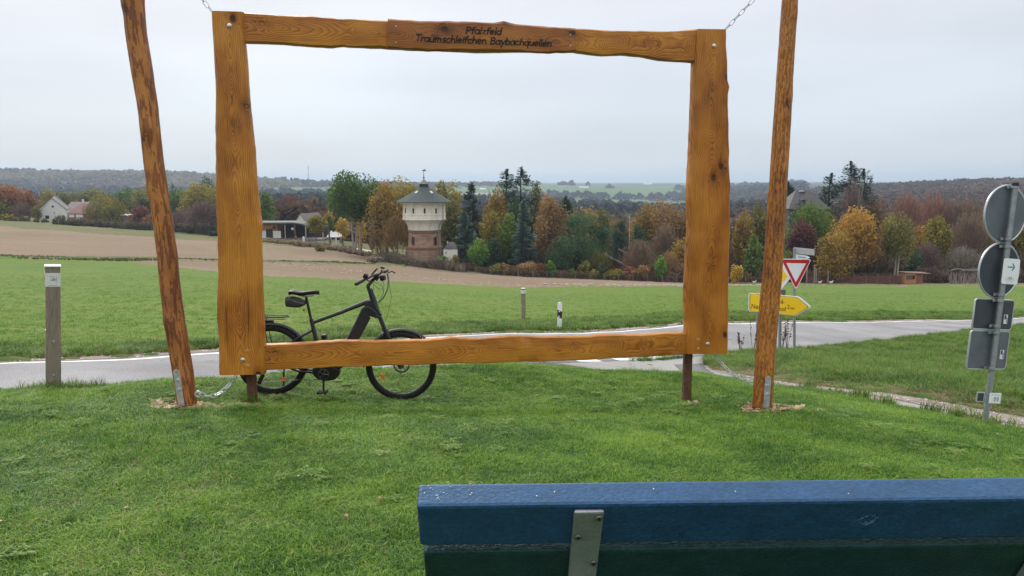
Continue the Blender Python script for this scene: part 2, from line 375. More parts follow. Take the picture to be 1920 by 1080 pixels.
# far hills: pasture patches
Rr, Pp = ROW, PX
def patch(pts): return inpoly(Pp, Rr, pts) & (GY > 500)
hillgreen = patch([(480, 356), (560, 349), (700, 352), (700, 372), (480, 366)]) | patch([(812, 351), (900, 349), (1030, 344), (1120, 352), (1250, 352), (1290, 362), (1200, 372), (1040, 366), (960, 366), (900, 362), (812, 366)]) \
    | patch([(1000, 374), (1060, 372), (1180, 374), (1290, 378), (1320, 392), (1120, 388), (1010, 385)]) | patch([(1540, 348), (1700, 341), (1700, 346), (1560, 354)]) | patch([(1040, 346), (1300, 349), (1300, 353), (1040, 350)])
Z[hillgreen] = 7
hillbrown = patch([(812, 366), (900, 362), (960, 366), (950, 378), (812, 380)]); Z[hillbrown] = 6
GZ = GZ + np.where(Z == 5, (vnoise(GX, GY, 3.0, 3) - .5) * .09 + (vnoise(GX, GY, .8, 4) - .5) * .12, 0) + np.where(Z == 3, (vnoise(GX, GY, 2., 5) - .5) * .14, 0) \
    + np.where(Z == 9, (vnoise(GX, GY, .25, 6) - .5) * .5, 0) + np.where(Z == 2, (vnoise(GX, GY, 4., 7) - .5) * .03, 0) + np.where(Z == 4, .25, 0)
GZ = GZ - np.where(inroad, .09, 0)
Vg = np.c_[GX.ravel(), GY.ravel(), GZ.ravel()]
ii, jj = np.meshgrid(np.arange(NT), np.arange(NRr - 1), indexing='ij'); i2 = (ii + 1) % NT
Fg = np.stack([ii*NRr+jj, i2*NRr+jj, i2*NRr+jj+1, ii*NRr+jj+1], -1)[:, :, ::-1].reshape(-1, 4)
Zf = Z[ii, jj].ravel()

def groundmat(name, c1, c2, c3, s1=.25, s2=3., s3=30., bump=.5, rows=None, c4=None, dist=.03):
    """world-position noises at three scales; optional sowing rows"""
    m, t, b = nodes(name); N = t.nodes.new; L = t.links.new
    g = N('ShaderNodeNewGeometry')
    def nz(s, d=4, src=None):
        n = N('ShaderNodeTexNoise'); n.inputs['Scale'].default_value = s; n.inputs['Detail'].default_value = d; L(src or g.outputs['Position'], n.inputs[0]); return n.outputs[0]
    def mixc(f, a, b_, lo=.35, hi=.65):
        q = N('ShaderNodeMapRange'); q.inputs[1].default_value = lo; q.inputs[2].default_value = hi; L(f, q.inputs[0])
        x = N('ShaderNodeMix'); x.data_type = 'RGBA'; L(q.outputs[0], x.inputs[0])
        for sock, v in ((6, a), (7, b_)):
            if isinstance(v, tuple): x.inputs[sock].default_value = rgb(v)
            else: L(v, x.inputs[sock])
        return x.outputs[2]
    n1, n2, n3 = nz(s1), nz(s2), nz(s3, 3)
    col = mixc(n1, c1, c2); col = mixc(n2, col, mixc(n1, c3, c2), .42, .72)
    if rows:
        mp = N('ShaderNodeMapping'); mp.inputs['Rotation'].default_value = (0, 0, rows[0]); mp.inputs['Scale'].default_value = (.05 * rows[1], rows[1], .0); L(g.outputs['Position'], mp.inputs[0])
        nr = nz(1.0, 3, mp.outputs[0]); col = mixc(nr, col, rows[2], .45, .8)
    q = N('ShaderNodeMapRange'); q.inputs[1].default_value = .25; q.inputs[2].default_value = .75; q.inputs[3].default_value = .72; q.inputs[4].default_value = 1.28; L(n3, q.inputs[0])
    s = N('ShaderNodeVectorMath'); s.operation = 'SCALE'; L(col, s.inputs[0]); L(q.outputs[0], s.inputs['Scale']); col = s.outputs[0]
    if c4: col = mixc(nz(s2 * 3.3, 2), col, c4, .66, .74)
    L(col, b.inputs['Base Color']); b.inputs['Roughness'].default_value = .95; b.inputs['Specular IOR Level'].default_value = .15
    bp = N('ShaderNodeBump'); bp.inputs['Strength'].default_value = bump; bp.inputs['Distance'].default_value = dist; L(n3, bp.inputs['Height']); L(bp.outputs[0], b.inputs['Normal'])
    return m
GREEN_D = (.062, .098, .022)
mats = {
 1: ('lawn', groundmat('lawn_turf', (.040, .078, .013), (.030, .062, .010), (.080, .095, .025), .5, 4., 60., .6)),
 2: ('green_field', groundmat('young_grain', (.090, .168, .022), (.073, .150, .018), (.132, .175, .030), .05, .9, 12., .8, rows=(.25, 2.2, (.205, .205, .070)), c4=(.2, .19, .075))),
 3: ('ploughed_field', groundmat('ploughed_soil', (.235, .175, .118), (.20, .145, .095), (.27, .21, .145), .03, 1.2, 9., .8, rows=(-.05, 1.4, (.165, .12, .078)), dist=.05)),
 4: ('grass_balk', groundmat('balk_grass', (.09, .13, .04), (.07, .11, .03), (.16, .16, .07), .3, 2., 9., .5)),
 5: ('road_verge', groundmat('verge_soil', (.075, .12, .028), (.06, .105, .02), (.15, .14, .06), .6, 3., 40., .8)),
 6: ('far_stubble_field', groundmat('stubble', (.30, .26, .19), (.27, .23, .17), (.3, .26, .2), .01, .05, .5, .1)),
 7: ('far_pasture', groundmat('pasture', (.095, .15, .055), (.075, .13, .045), (.13, .165, .07), .004, .02, .3, .1)),
 8: ('hillside', groundmat('woodland_floor', (.055, .055, .035), (.07, .055, .04), (.05, .06, .035), .005, .03, .4, .1)),
 9: ('meadow', groundmat('rough_meadow', (.12, .135, .05), (.16, .135, .07), (.09, .12, .035), .06, .5, 5., .6)),
}
for z, (nm, m) in mats.items():
    sel = Fg[Zf == z]
    if not len(sel): continue
    used, inv = np.unique(sel, return_inverse=True)
    quick(nm, Vg[used], inv.reshape(sel.shape), m, 'structure', smooth=True)

# ---------------------------------------------------------------- roads
def strip(name, A, B, m, lift=.0, nc=8, skirt=.14, kind='structure', crown=0., rough=0.):
    n = len(A); t = np.linspace(0, 1, nc + 1)
    X = A[:, None, 0]*(1-t) + B[:, None, 0]*t; Y = A[:, None, 1]*(1-t) + B[:, None, 1]*t
    if rough:
        X[:, 0] += (rng.random(n)-.5)*rough; Y[:, 0] += (rng.random(n)-.5)*rough; X[:, -1] += (rng.random(n)-.5)*rough; Y[:, -1] += (rng.random(n)-.5)*rough
    Zz = H(X, Y) + lift + crown * (1 - (2*t-1)**2)[None, :]
    X = np.c_[X[:, :1], X, X[:, -1:]]; Y = np.c_[Y[:, :1], Y, Y[:, -1:]]; Zz = np.c_[Zz[:, :1]-skirt, Zz, Zz[:, -1:]-skirt]
    k = nc + 3; V = np.c_[X.ravel(), Y.ravel(), Zz.ravel()]
    a, b = np.meshgrid(np.arange(n-1), np.arange(k-1), indexing='ij')
    Fq = np.stack([a*k+b, a*k+b+1, (a+1)*k+b+1, (a+1)*k+b], -1).reshape(-1, 4)
    # orient upwards
    p0, p1, p2 = V[Fq[k, 0]], V[Fq[k, 1]], V[Fq[k, 2]]
    if np.cross(p1-p0, p2-p0)[2] < 0: Fq = Fq[:, ::-1]
    return quick(name, V, Fq, m, kind)
def asphalt(name, c1, c2):
    m, t, b = nodes(name); N = t.nodes.new; L = t.links.new; g = N('ShaderNodeNewGeometry')
    def nz(s, d=3):
        n = N('ShaderNodeTexNoise'); n.inputs['Scale'].default_value = s; n.inputs['Detail'].default_value = d; L(g.outputs['Position'], n.inputs[0]); return n.outputs[0]
    r = N('ShaderNodeValToRGB'); r.color_ramp.elements[0].position = .35; r.color_ramp.elements[1].position = .65
    r.color_ramp.elements[0].color = rgb(c1); r.color_ramp.elements[1].color = rgb(c2); L(nz(.45, 6), r.inputs[0])
    q = N('ShaderNodeMapRange'); q.inputs[3].default_value = .7; q.inputs[4].default_value = 1.3; q.inputs[1].default_value = .3; q.inputs[2].default_value = .7; L(nz(55, 2), q.inputs[0])
    s = N('ShaderNodeVectorMath'); s.operation = 'SCALE'; L(r.outputs[0], s.inputs[0]); L(q.outputs[0], s.inputs['Scale'])
    vo = N('ShaderNodeTexVoronoi'); vo.feature = 'DISTANCE_TO_EDGE'; vo.inputs['Scale'].default_value = .22; vo.inputs['Randomness'].default_value = 1
    wv = N('ShaderNodeVectorMath'); wv.operation = 'ADD'; n_ = N('ShaderNodeTexNoise'); n_.inputs['Scale'].default_value = .8; n_.inputs['Detail'].default_value = 5; L(g.outputs['Position'], n_.inputs[0])
    sc_ = N('ShaderNodeVectorMath'); sc_.operation = 'SCALE'; sc_.inputs['Scale'].default_value = 2.2; L(n_.outputs['Color'], sc_.inputs[0]); L(g.outputs['Position'], wv.inputs[0]); L(sc_.outputs[0], wv.inputs[1]); L(wv.outputs[0], vo.inputs['Vector'])
    ck = N('ShaderNodeMapRange'); ck.inputs[1].default_value = .0; ck.inputs[2].default_value = .006; ck.inputs[3].default_value = .62; ck.inputs[4].default_value = 1.; L(vo.outputs['Distance'], ck.inputs[0])
    s2 = N('ShaderNodeVectorMath'); s2.operation = 'SCALE'; L(s.outputs[0], s2.inputs[0]); L(ck.outputs[0], s2.inputs['Scale'])
    L(s2.outputs[0], b.inputs['Base Color']); b.inputs['Roughness'].default_value = .85; b.inputs['Specular IOR Level'].default_value = .3
    bp = N('ShaderNodeBump'); bp.inputs['Strength'].default_value = .4; bp.inputs['Distance'].default_value = .006; L(nz(90, 2), bp.inputs['Height']); L(bp.outputs[0], b.inputs['Normal'])
    return m
M_road = asphalt('old_grey_asphalt', (.205, .20, .205), (.295, .29, .295))
M_side = asphalt('side_asphalt', (.26, .25, .235), (.33, .32, .30))
M_patch = asphalt('patched_asphalt', (.12, .12, .125), (.17, .165, .17))
M_line = mat('worn_road_paint', (.78, .78, .76), .6, var=.12, scale=9, fine=(60, .12))
strip('road', FE, NE, M_road, 0, 12)
def offs(A, B, d0, d1):
    D = B - A; Ln = np.hypot(D[:, 0], D[:, 1])[:, None]; return A + D/Ln*d0, A + D/Ln*d1
# edge lines
a, b = offs(FE, NE, .16, .30); strip('road_edge_line', a, b, M_line, .005, 2, .003)
a, b = offs(NE, FE, .14, .28)
i0 = int(np.argmin(np.hypot(NE[:, 0]-gp(1040, 15.6).x, NE[:, 1]-15.6))); i1 = int(np.argmin(np.hypot(NE[:, 0]-gp(1330, 19.8).x, NE[:, 1]-19.8)))
strip('road_edge_line', a[:i0], b[:i0], M_line, .005, 2, .003); strip('road_edge_line', a[i1:], b[i1:], M_line, .005, 2, .003)
# broad dashes across the mouth of the side road
seg = np.arange(i0 + 2, i1 - 1); cum = np.r_[0, np.cumsum(np.hypot(*np.diff(NE[seg], axis=0).T))]
a, b = offs(NE, FE, .02, .36); tpos = .1
while tpos + .75 < cum[-1]:
    tt = np.linspace(tpos, tpos + .75, 6)
    AA = np.c_[np.interp(tt, cum, a[seg, 0]), np.interp(tt, cum, a[seg, 1])]; BB = np.c_[np.interp(tt, cum, b[seg, 0]), np.interp(tt, cum, b[seg, 1])]
    strip('junction_dash_marking', AA, BB, M_line, .006, 2, .003); tpos += 1.35
strip('side_road', SL, SR, M_side, -.004, 6, rough=.05)
M_grav = groundmat('pale_gravel', (.29, .24, .205), (.34, .285, .25), (.24, .195, .16), 1., 8., 55., 1.0, c4=(.5, .46, .43))
strip('gravel_shoulder', GL, GR, M_grav, .004, 5, rough=.12)
# rough strip of pale grit along the far side of the road
a, b = offs(FE, FE + (FE - NE), -.04, .38); strip('grit_verge', a, b, M_grav, .006, 3, .1, rough=.2)
# darker repair patch at the mouth
a = resample(P2([(1318, 17.9), (1322, 16.8), (1345, 15.2), (1400, 13.8)]), 24); b = resample(P2([(1262, 17.4), (1282, 16.0), (1315, 14.6), (1375, 13.1)]), 24)
strip('asphalt_patch', a, b, M_patch, .003, 3, .003, rough=.06)
# ================================================================ WOOD
def woodmat(name, light=(.62, .262, .032), mid=(.40, .135, .015), dark=(.070, .020, .006), ring=.0155, bark=False, rough=.42, seed=0.):
    """varnished softwood from the 'wc' attribute (across, depth, along) in metres: long rings that close into
    arches where the cut leaves the heart, knots that the grain flows around, blotchy varnish"""
    m, t, b = nodes(name); N = t.nodes.new; L = t.links.new
    A = N('ShaderNodeAttribute'); A.attribute_name = 'wc'
    off = N('ShaderNodeVectorMath'); off.operation = 'ADD'; off.inputs[1].default_value = (seed, seed * .7, seed * 3.1); L(A.outputs['Vector'], off.inputs[0])
    def vm(op, a, b_=None, s=None):
        n = N('ShaderNodeVectorMath'); n.operation = op
        for i, v in enumerate((a, b_)):
            if v is None: continue
            if isinstance(v, tuple): n.inputs[i].default_value = v
            else: L(v, n.inputs[i])
        if s is not None: n.inputs['Scale'].default_value = s
        return n.outputs[0]
    def ma(op, a, b_=None, c=None, clamp=False):
        n = N('ShaderNodeMath'); n.operation = op; n.use_clamp = clamp
        for i, v in enumerate((a, b_, c)):
            if v is None: continue
            if isinstance(v, (int, float)): n.inputs[i].default_value = v
            else: L(v, n.inputs[i])
        return n.outputs[0]
    def noise(v, s, d=3, r=.5):
        n = N('ShaderNodeTexNoise'); n.inputs['Scale'].default_value = s; n.inputs['Detail'].default_value = d; n.inputs['Roughness'].default_value = r; L(v, n.inputs[0]); return n.outputs[0]
    def rng_(v, a, b_, c, d):
        n = N('ShaderNodeMapRange'); n.inputs[1].default_value = a; n.inputs[2].default_value = b_; n.inputs[3].default_value = c; n.inputs[4].default_value = d; L(v, n.inputs[0]); return n.outputs[0]
    P = off.outputs[0]
    slow = vm('MULTIPLY', P, (2.2, 2.2, 1.3)); warp = noise(slow, 1.0, 2)
    # knots: random cell points on the board face, wide apart along the grain
    kp = vm('MULTIPLY', P, (1.0, .15, .62)); vo = N('ShaderNodeTexVoronoi'); vo.inputs['Scale'].default_value = 4.0; vo.inputs['Randomness'].default_value = 1.0
    kw = vm('ADD', kp, vm('SCALE', vm('SUBTRACT', kp, (0, 0, 0)), None, 0.0)); L(kw, vo.inputs['Vector']); d = vo.outputs['Distance']
    wob = ma('MULTIPLY', noise(vm('MULTIPLY', P, (20, 20, 14)), 1.0, 2), .09); dk = ma('ADD', d, ma('SUBTRACT', wob, .045))
    swirl = ma('POWER', 2.718, ma('MULTIPLY', ma('MULTIPLY', d, d), -38.0))
    sx = N('ShaderNodeSeparateXYZ'); L(P, sx.inputs[0]); sx0 = N('ShaderNodeSeparateXYZ'); L(A.outputs['Vector'], sx0.inputs[0])
    along = N('ShaderNodeCombineXYZ'); L(sx.outputs[2], along.inputs[2]); na = noise(along.outputs[0], .9, 2)
    heart = ma('ADD', ma('MULTIPLY', ma('SUBTRACT', na, .5), .85), .02)
    xx = ma('ADD', sx0.outputs[0], ma('MULTIPLY', ma('SUBTRACT', warp, .5), .12))
    r = ma('SQRT', ma('ADD', ma('MULTIPLY', xx, xx), ma('MULTIPLY', heart, heart)))
    r = ma('ADD', r, ma('MULTIPLY', swirl, .10)); r = ma('ADD', r, ma('MULTIPLY', noise(vm('MULTIPLY', P, (9, 9, 1.6)), 1.0, 3), .035))
    ph = ma('FRACT', ma('DIVIDE', r, ring))
    late = ma('MULTIPLY', ma('POWER', ph, 2.6), 1.0)                        # slow rise, sharp fall: late wood lines
    fib = noise(vm('MULTIPLY', P, (150, 150, 3.5)), 1.0, 3)
    blot = noise(vm('MULTIPLY', P, (3.2, 3.2, 1.5)), 1.0, 4, .6)
    ramp = N('ShaderNodeValToRGB'); e = ramp.color_ramp.elements; e[0].position = 0; e[0].color = rgb(light); e[1].position = 1; e[1].color = rgb(dark)
    q = e.new(.5); q.color = rgb(mid)
    kn = rng_(dk, .045, .12, .75, 0.); halo = rng_(dk, .05, .36, .60, 0.)
    f = ma('ADD', ma('MULTIPLY', late, .46), ma('MULTIPLY', ma('SUBTRACT', fib, .5), .50)); f = ma('ADD', f, rng_(blot, .40, .70, 0., .55))
    f = ma('ADD', f, ma('MULTIPLY', halo, noise(vm('MULTIPLY', P, (14, 14, 10)), 1., 2))); f = ma('ADD', f, kn); f = ma('ADD', f, .06)
    crk = noise(vm('MULTIPLY', P, (55, 55, 1.1)), 1., 2, .4); f = ma('ADD', f, rng_(crk, .70, .73, 0., .30))
    if bark:                                                                # bast left by the drawknife: dark red islands over pale wood
        bn = noise(vm('MULTIPLY', P, bark[0]), 1., 4, .62); isl = rng_(bn, .50, .55, 0., bark[1])
        rim = rng_(ma('ABSOLUTE', ma('SUBTRACT', bn, .525)), 0., .016, .32, 0.)
        f = ma('ADD', ma('MULTIPLY', f, .75), ma('ADD', isl, rim))
    L(ma('MINIMUM', ma('MAXIMUM', f, 0.), 1.), ramp.inputs[0]); L(ramp.outputs[0], b.inputs['Base Color'])
    b.inputs['Roughness'].default_value = rough; b.inputs['Specular IOR Level'].default_value = .4
    hgt = ma('ADD', ma('MULTIPLY', late, -.5), ma('MULTIPLY', fib, .6)); hgt = ma('ADD', hgt, ma('MULTIPLY', kn, -.8))
    if bark: hgt = ma('ADD', hgt, ma('MULTIPLY', isl, 2.2))
    bp = N('ShaderNodeBump'); bp.inputs['Strength'].default_value = .7; bp.inputs['Distance'].default_value = .004 if not bark else .006
    L(hgt, bp.inputs['Height']); L(bp.outputs[0], b.inputs['Normal']); return m

M_steel = mat('galvanised_steel', (.55, .57, .59), .35, .6, var=.22, scale=22, bump=.2, fine=(120, .1))
M_rust = mat('rusty_steel_post', (.12, .055, .035), .85, .2, var=.35, scale=14, col2=(.20, .095, .06), bump=.5, bscale=90)
M_bolt = mat('bright_bolt', (.62, .62, .60), .3, .8, var=.1)
M_plug = mat('wooden_plug', (.52, .25, .06), .5, var=.2, scale=40)
M_black = mat('satin_black', (.010, .011, .012), .55, .0, var=.3, scale=30, spec=.5)

# ---------------------------------------------------------------- the picture frame
FP = VPlane(445, 7.5, 1335, 8.42, 540)
FO = FP.w(0, 0); FO.z = hz(FO.x, FO.y)
frame = thing('picture_frame', gp(900, 7.95), 'giant orange wooden picture frame of rough edged boards on the lawn, framing the water tower', 'frame')
def live_board(name, side_a, side_b, vertical, th, m, off=0., bev=.016, n=90, parent=frame, rough=.004, label=None, wavy=1.0):
    """board in the frame's plane between two traced edges, with waney chamfers and real thickness"""
    A = np.array([FP.ab(*p) for p in side_a]); B = np.array([FP.ab(*p) for p in side_b])
    ax = 1 if vertical else 0                                   # axis the board runs along
    lo = max(A[:, ax].min(), B[:, ax].min()); hi = min(A[:, ax].max(), B[:, ax].max())
    ta = A[np.argsort(A[:, ax])]; tb = B[np.argsort(B[:, ax])]
    # ends follow the traced end points (they may be slightly oblique)
    s = np.linspace(0, 1, n); vs = []; wc = []
    for k, t in enumerate(s):
        la = ta[0, ax] + (ta[-1, ax]-ta[0, ax])*t; lb = tb[0, ax] + (tb[-1, ax]-tb[0, ax])*t
        ca = np.interp(la, ta[:, ax], ta[:, 1-ax]); cb = np.interp(lb, tb[:, ax], tb[:, 1-ax])
        wa = mnoise.noise((la*3.1, off*9+1.3, 0))*.005*wavy + mnoise.noise((la*11, 5, 2))*.004; wb = mnoise.noise((lb*3.1, 7.7+off*9, 0))*.005*wavy + mnoise.noise((lb*11, 9, 4))*.004
        ca += wa; cb += wb
        sg = 1 if cb > ca else -1
        b1 = bev*(1+.8*mnoise.noise((la*4, 3, 1))); b2 = bev*(1+.8*mnoise.noise((lb*4, 8, 1)))
        prof = [(0., -th), (-.004*sg, -th*.45), (b1*.25*sg, -b1*.9), (b1*sg, 0.), (.33, 0), (.66, 0), (-b2*sg, 0.), (-b2*.25*sg, -b2*.9), (.004*sg, -th*.45), (0., -th)]
        for i, (c, o) in enumerate(prof):
            if i < 4: cc, l = ca + c, la
            elif i == 4: cc, l = ca*.67+cb*.33, la*.67+lb*.33
            elif i == 5: cc, l = ca*.33+cb*.67, la*.33+lb*.67
            else: cc, l = cb + c, lb
            oo = o + off + (mnoise.noise((cc*6, l*6, 2))*rough if 2 < i < 7 else 0)
            p = FP.w(cc, l, oo) if vertical else FP.w(l, cc, oo)
            vs.append(p); mid = (ca + cb)/2; wc.append((cc - mid, o, l))
    mb = MB(); k_ = 10; fs = []
    for r in range(n-1):
        for i in range(k_-1): fs.append((r*k_+i, r*k_+i+1, (r+1)*k_+i+1, (r+1)*k_+i))
        fs.append((r*k_+9, r*k_, (r+1)*k_, (r+1)*k_+9))
    fs.append(tuple(range(k_))); fs.append(tuple((n-1)*k_+i for i in reversed(range(k_))))
    mb.add(vs, fs); mb.at['wc'] = wc
    o = mb.build(name, m, parent, smooth=True)
    if label: o['label'] = label
    return o
W1 = woodmat('varnished_spruce_left', seed=1.7); W2 = woodmat('varnished_spruce_right', light=(.60, .24, .030), seed=5.3); W3 = woodmat('varnished_spruce_rail', seed=9.9, ring=.014)
W4 = woodmat('darker_name_board', light=(.44, .17, .034), mid=(.31, .10, .020), seed=14.2, ring=.016)
TH = .115
live_board('left_board', [(396, 20), (399, 80), (402, 140), (404, 180), (403, 230), (404, 300), (404, 370), (407, 450), (408, 520), (406, 590), (409, 650), (410, 704)],
           [(457, 22), (459, 80), (464, 140), (467, 180), (472, 230), (478, 290), (481, 340), (486, 395), (490, 420), (489, 450), (491, 520), (494, 600), (496, 660), (497, 702)], True, TH, W1, 0., .020)
live_board('right_board', [(1308, 54), (1304, 100), (1302, 160), (1300, 230), (1297, 300), (1293, 370), (1295, 430), (1291, 490), (1288, 560), (1289, 610), (1287, 664)],
           [(1364, 55), (1365, 120), (1366, 150), (1370, 162), (1367, 178), (1369, 240), (1370, 330), (1371, 400), (1370, 450), (1368, 520), (1367, 600), (1366, 664)], True, TH, W2, 0., .020)
live_board('top_rail', [(455, 22), (520, 26), (600, 30), (630, 33), (727, 37), (900, 43), (1078, 52), (1110, 53), (1150, 56), (1230, 57), (1270, 57), (1310, 53)],
           [(455, 79), (530, 81), (620, 88), (640, 85), (727, 90), (900, 96), (1078, 96), (1130, 103), (1170, 102), (1210, 105), (1240, 111), (1310, 116)], False, TH*.8, W3, -.025, .012)
live_board('bottom_rail', [(494, 648), (560, 645), (600, 643), (640, 640), (700, 641), (800, 639), (850, 634), (890, 637), (960, 631), (1010, 633), (1110, 632), (1125, 629), (1200, 630), (1245, 626), (1292, 626)],
           [(494, 697), (560, 694), (620, 691), (720, 688), (860, 683), (930, 682), (1000, 680), (1100, 677), (1200, 671), (1292, 666)], False, TH*.7, W3, -.03, .010)
plaque = live_board('name_board', [(727, 36), (800, 40), (880, 41), (925, 44), (945, 41), (965, 46), (1000, 49), (1078, 54)],
           [(727, 90), (780, 93), (800, 96), (860, 95), (940, 96), (1000, 99), (1030, 100), (1078, 97)], False, .05, W4, .028, .014, label='darker name board with dark carved letters')
# --- carved lettering: stroke letters (x height 1)
def arc(cx, cy, rx, ry, a0, a1, n=9): return [(cx+rx*math.cos(math.radians(a0+(a1-a0)*i/n)), cy+ry*math.sin(math.radians(a0+(a1-a0)*i/n))) for i in range(n+1)]
GLY = {
 'P': (.95, [[(.12, 0), (.12, 1.55)], [(.12, 1.5)] + arc(.40, 1.12, .42, .40, 80, -85) + [(.14, .68)]]),
 'f': (.62, [arc(.46, 1.28, .22, .24, 45, 180) + [(.25, 0)], [(.02, .92), (.55, .95)]]),
 'a': (.92, [arc(.42, .48, .36, .47, 20, 340, 12), [(.76, .95), (.78, .4), (.88, 0)]]),
 'l': (.36, [[(.15, 1.55), (.16, 0)]]),
 'z': (.80, [[(.1, .93), (.68, .93), (.08, .04), (.72, .04)]]),
 'e': (.86, [[(.1, .5), (.74, .56)] + arc(.42, .5, .34, .46, 15, 310, 12)]),
 'd': (.92, [arc(.40, .47, .34, .45, 20, 340, 12), [(.76, 1.55), (.76, 0)]]),
 'T': (1.0, [[(.02, 1.48), (1.0, 1.5)], [(.52, 1.48), (.52, 0)]]),
 'r': (.66, [[(.14, .95), (.16, 0)], [(.16, .55)] + arc(.45, .62, .28, .32, 150, 50, 5)]),
 'u': (.90, [[(.12, .95), (.12, .4)] + arc(.40, .36, .28, .34, 190, 350, 7) + [(.72, .95), (.74, 0)]]),
 'm': (1.26, [[(.12, .95), (.14, 0)], [(.14, .55)] + arc(.36, .62, .21, .32, 160, 10, 6) + [(.58, 0)], [(.58, .55)] + arc(.82, .62, .22, .32, 160, 10, 6) + [(1.06, 0)]]),
 's': (.74, [arc(.42, .70, .26, .24, 40, 200, 6) + [(.36, .5), (.58, .36)] + arc(.36, .24, .26, .22, 20, -150, 6)]),
 'c': (.78, [arc(.44, .48, .36, .46, 50, 310, 10)]),
 'h': (.88, [[(.14, 1.55), (.15, 0)], [(.15, .5)] + arc(.44, .58, .28, .34, 160, 10, 6) + [(.74, 0)]]),
 'i': (.34, [[(.16, .92), (.17, 0)], [(.16, 1.30), (.17, 1.38)]]),
 'n': (.90, [[(.14, .95), (.15, 0)], [(.15, .55)] + arc(.44, .62, .28, .32, 160, 10, 6) + [(.74, 0)]]),
 'B': (1.0, [[(.14, 0), (.14, 1.52)] + arc(.42, 1.18, .36, .34, 90, -80, 8) + [(.16, .82)] + arc(.48, .42, .40, .42, 85, -95, 9) + [(.14, 0)]]),
 'y': (.84, [[(.08, .95), (.42, .12)], [(.78, .95), (.2, -.55)]]),
 'b': (.90, [[(.14, 1.55), (.14, 0)], arc(.48, .46, .34, .45, 160, -160, 12)]),
 'q': (.90, [arc(.42, .48, .35, .46, 20, 340, 12), [(.76, .95), (.76, -.55)]]),
 ' ': (.62, []),
}
M_ink = mat('burnt_lettering', (.020, .010, .007), .7, var=.3, scale=40)
def ribbon(mb, pts, wdt, put):
    """flat round-ended stroke in the board plane, 3 mm proud"""
    n = len(pts); A = np.array(pts, float)
    L_, R_ = [], []
    for i in range(n):
        d = A[min(i+1, n-1)] - A[max(i-1, 0)]; d = d / (np.hypot(*d) + 1e-9); nn = np.array([-d[1], d[0]]) * wdt / 2
        e = d * wdt * .35 * (1 if i == n-1 else (-1 if i == 0 else 0)); L_.append(A[i] + nn + e); R_.append(A[i] - nn + e)
    for i in range(n-1):
        q = [L_[i], R_[i], R_[i+1], L_[i+1]]
        mb.prism([put(*p) for p in q], FP.n * .003)
def write(name, text, px0, px1, row0, row1, xh, parent, stroke=.24, slant=.17):
    """text between two picture columns on the board, baseline rows given at both ends"""
    a0, z0 = FP.ab(px0, row0); a1, z1 = FP.ab(px1, row1); tot = sum(GLY[c][0] for c in text)
    k = (a1 - a0) / tot; mb = MB(); x = 0.
    for c in text:
        wd, st = GLY[c]
        for s in st:
            ribbon(mb, [((x + u + v*slant) * k, v * xh) for u, v in s], stroke * min(k, xh) * 1.15, lambda a, z: FP.w(a0 + a, z0 + (z1-z0)*a/(a1-a0) + z, .0295))
        x += wd
    return mb.build(name, M_ink, parent)
XH = .041
write('lettering', 'Pfalzfeld', 872, 939, 64, 66, XH, plaque)
write('lettering', 'Traumschleifchen Baybachquellen', 777, 1033, 78, 88, XH, plaque)
for px, row in ((742, 50), (742, 80), (1068, 66), (1068, 86)): mb = MB(); mb.disc(FP.pt(px, row, .0285), FP.n, .006, .003, 8); mb.build('screw', M_bolt, plaque)
# bolts, plugs, steel feet
def dome(px, row, r, m, name, off=.002, flat=.5):
    mb = MB(); R = Matrix((FP.d, Vector((0, 0, 1)), FP.n)).transposed(); mb.ball(FP.pt(px, row, off), r, 12, 8, (1, 1, flat), R); return mb.build(name, m, frame, smooth=True)
for px, row in ((430, 48), (455, 675), (1339, 86), (1327, 645)): dome(px, row, .024, M_bolt, 'bolt')
for px, row in ((464, 658), (464, 686), (1309, 637), (1309, 654)): dome(px, row, .021, M_plug, 'wood_plug', -.001, .22)
for px, Y in ((468, 7.5), (1299, 8.36)):
    p = FP.pt(px, 720, -.155); g = hz(p.x, p.y); mb = MB()
    R = Matrix((FP.d, FP.n, Vector((0, 0, 1)))).transposed()
    mb.box((p.x, p.y, g + .75 - .1), (.092, .06, 1.7), R); mb.build('steel_foot', M_rust, frame, bevel=.006)

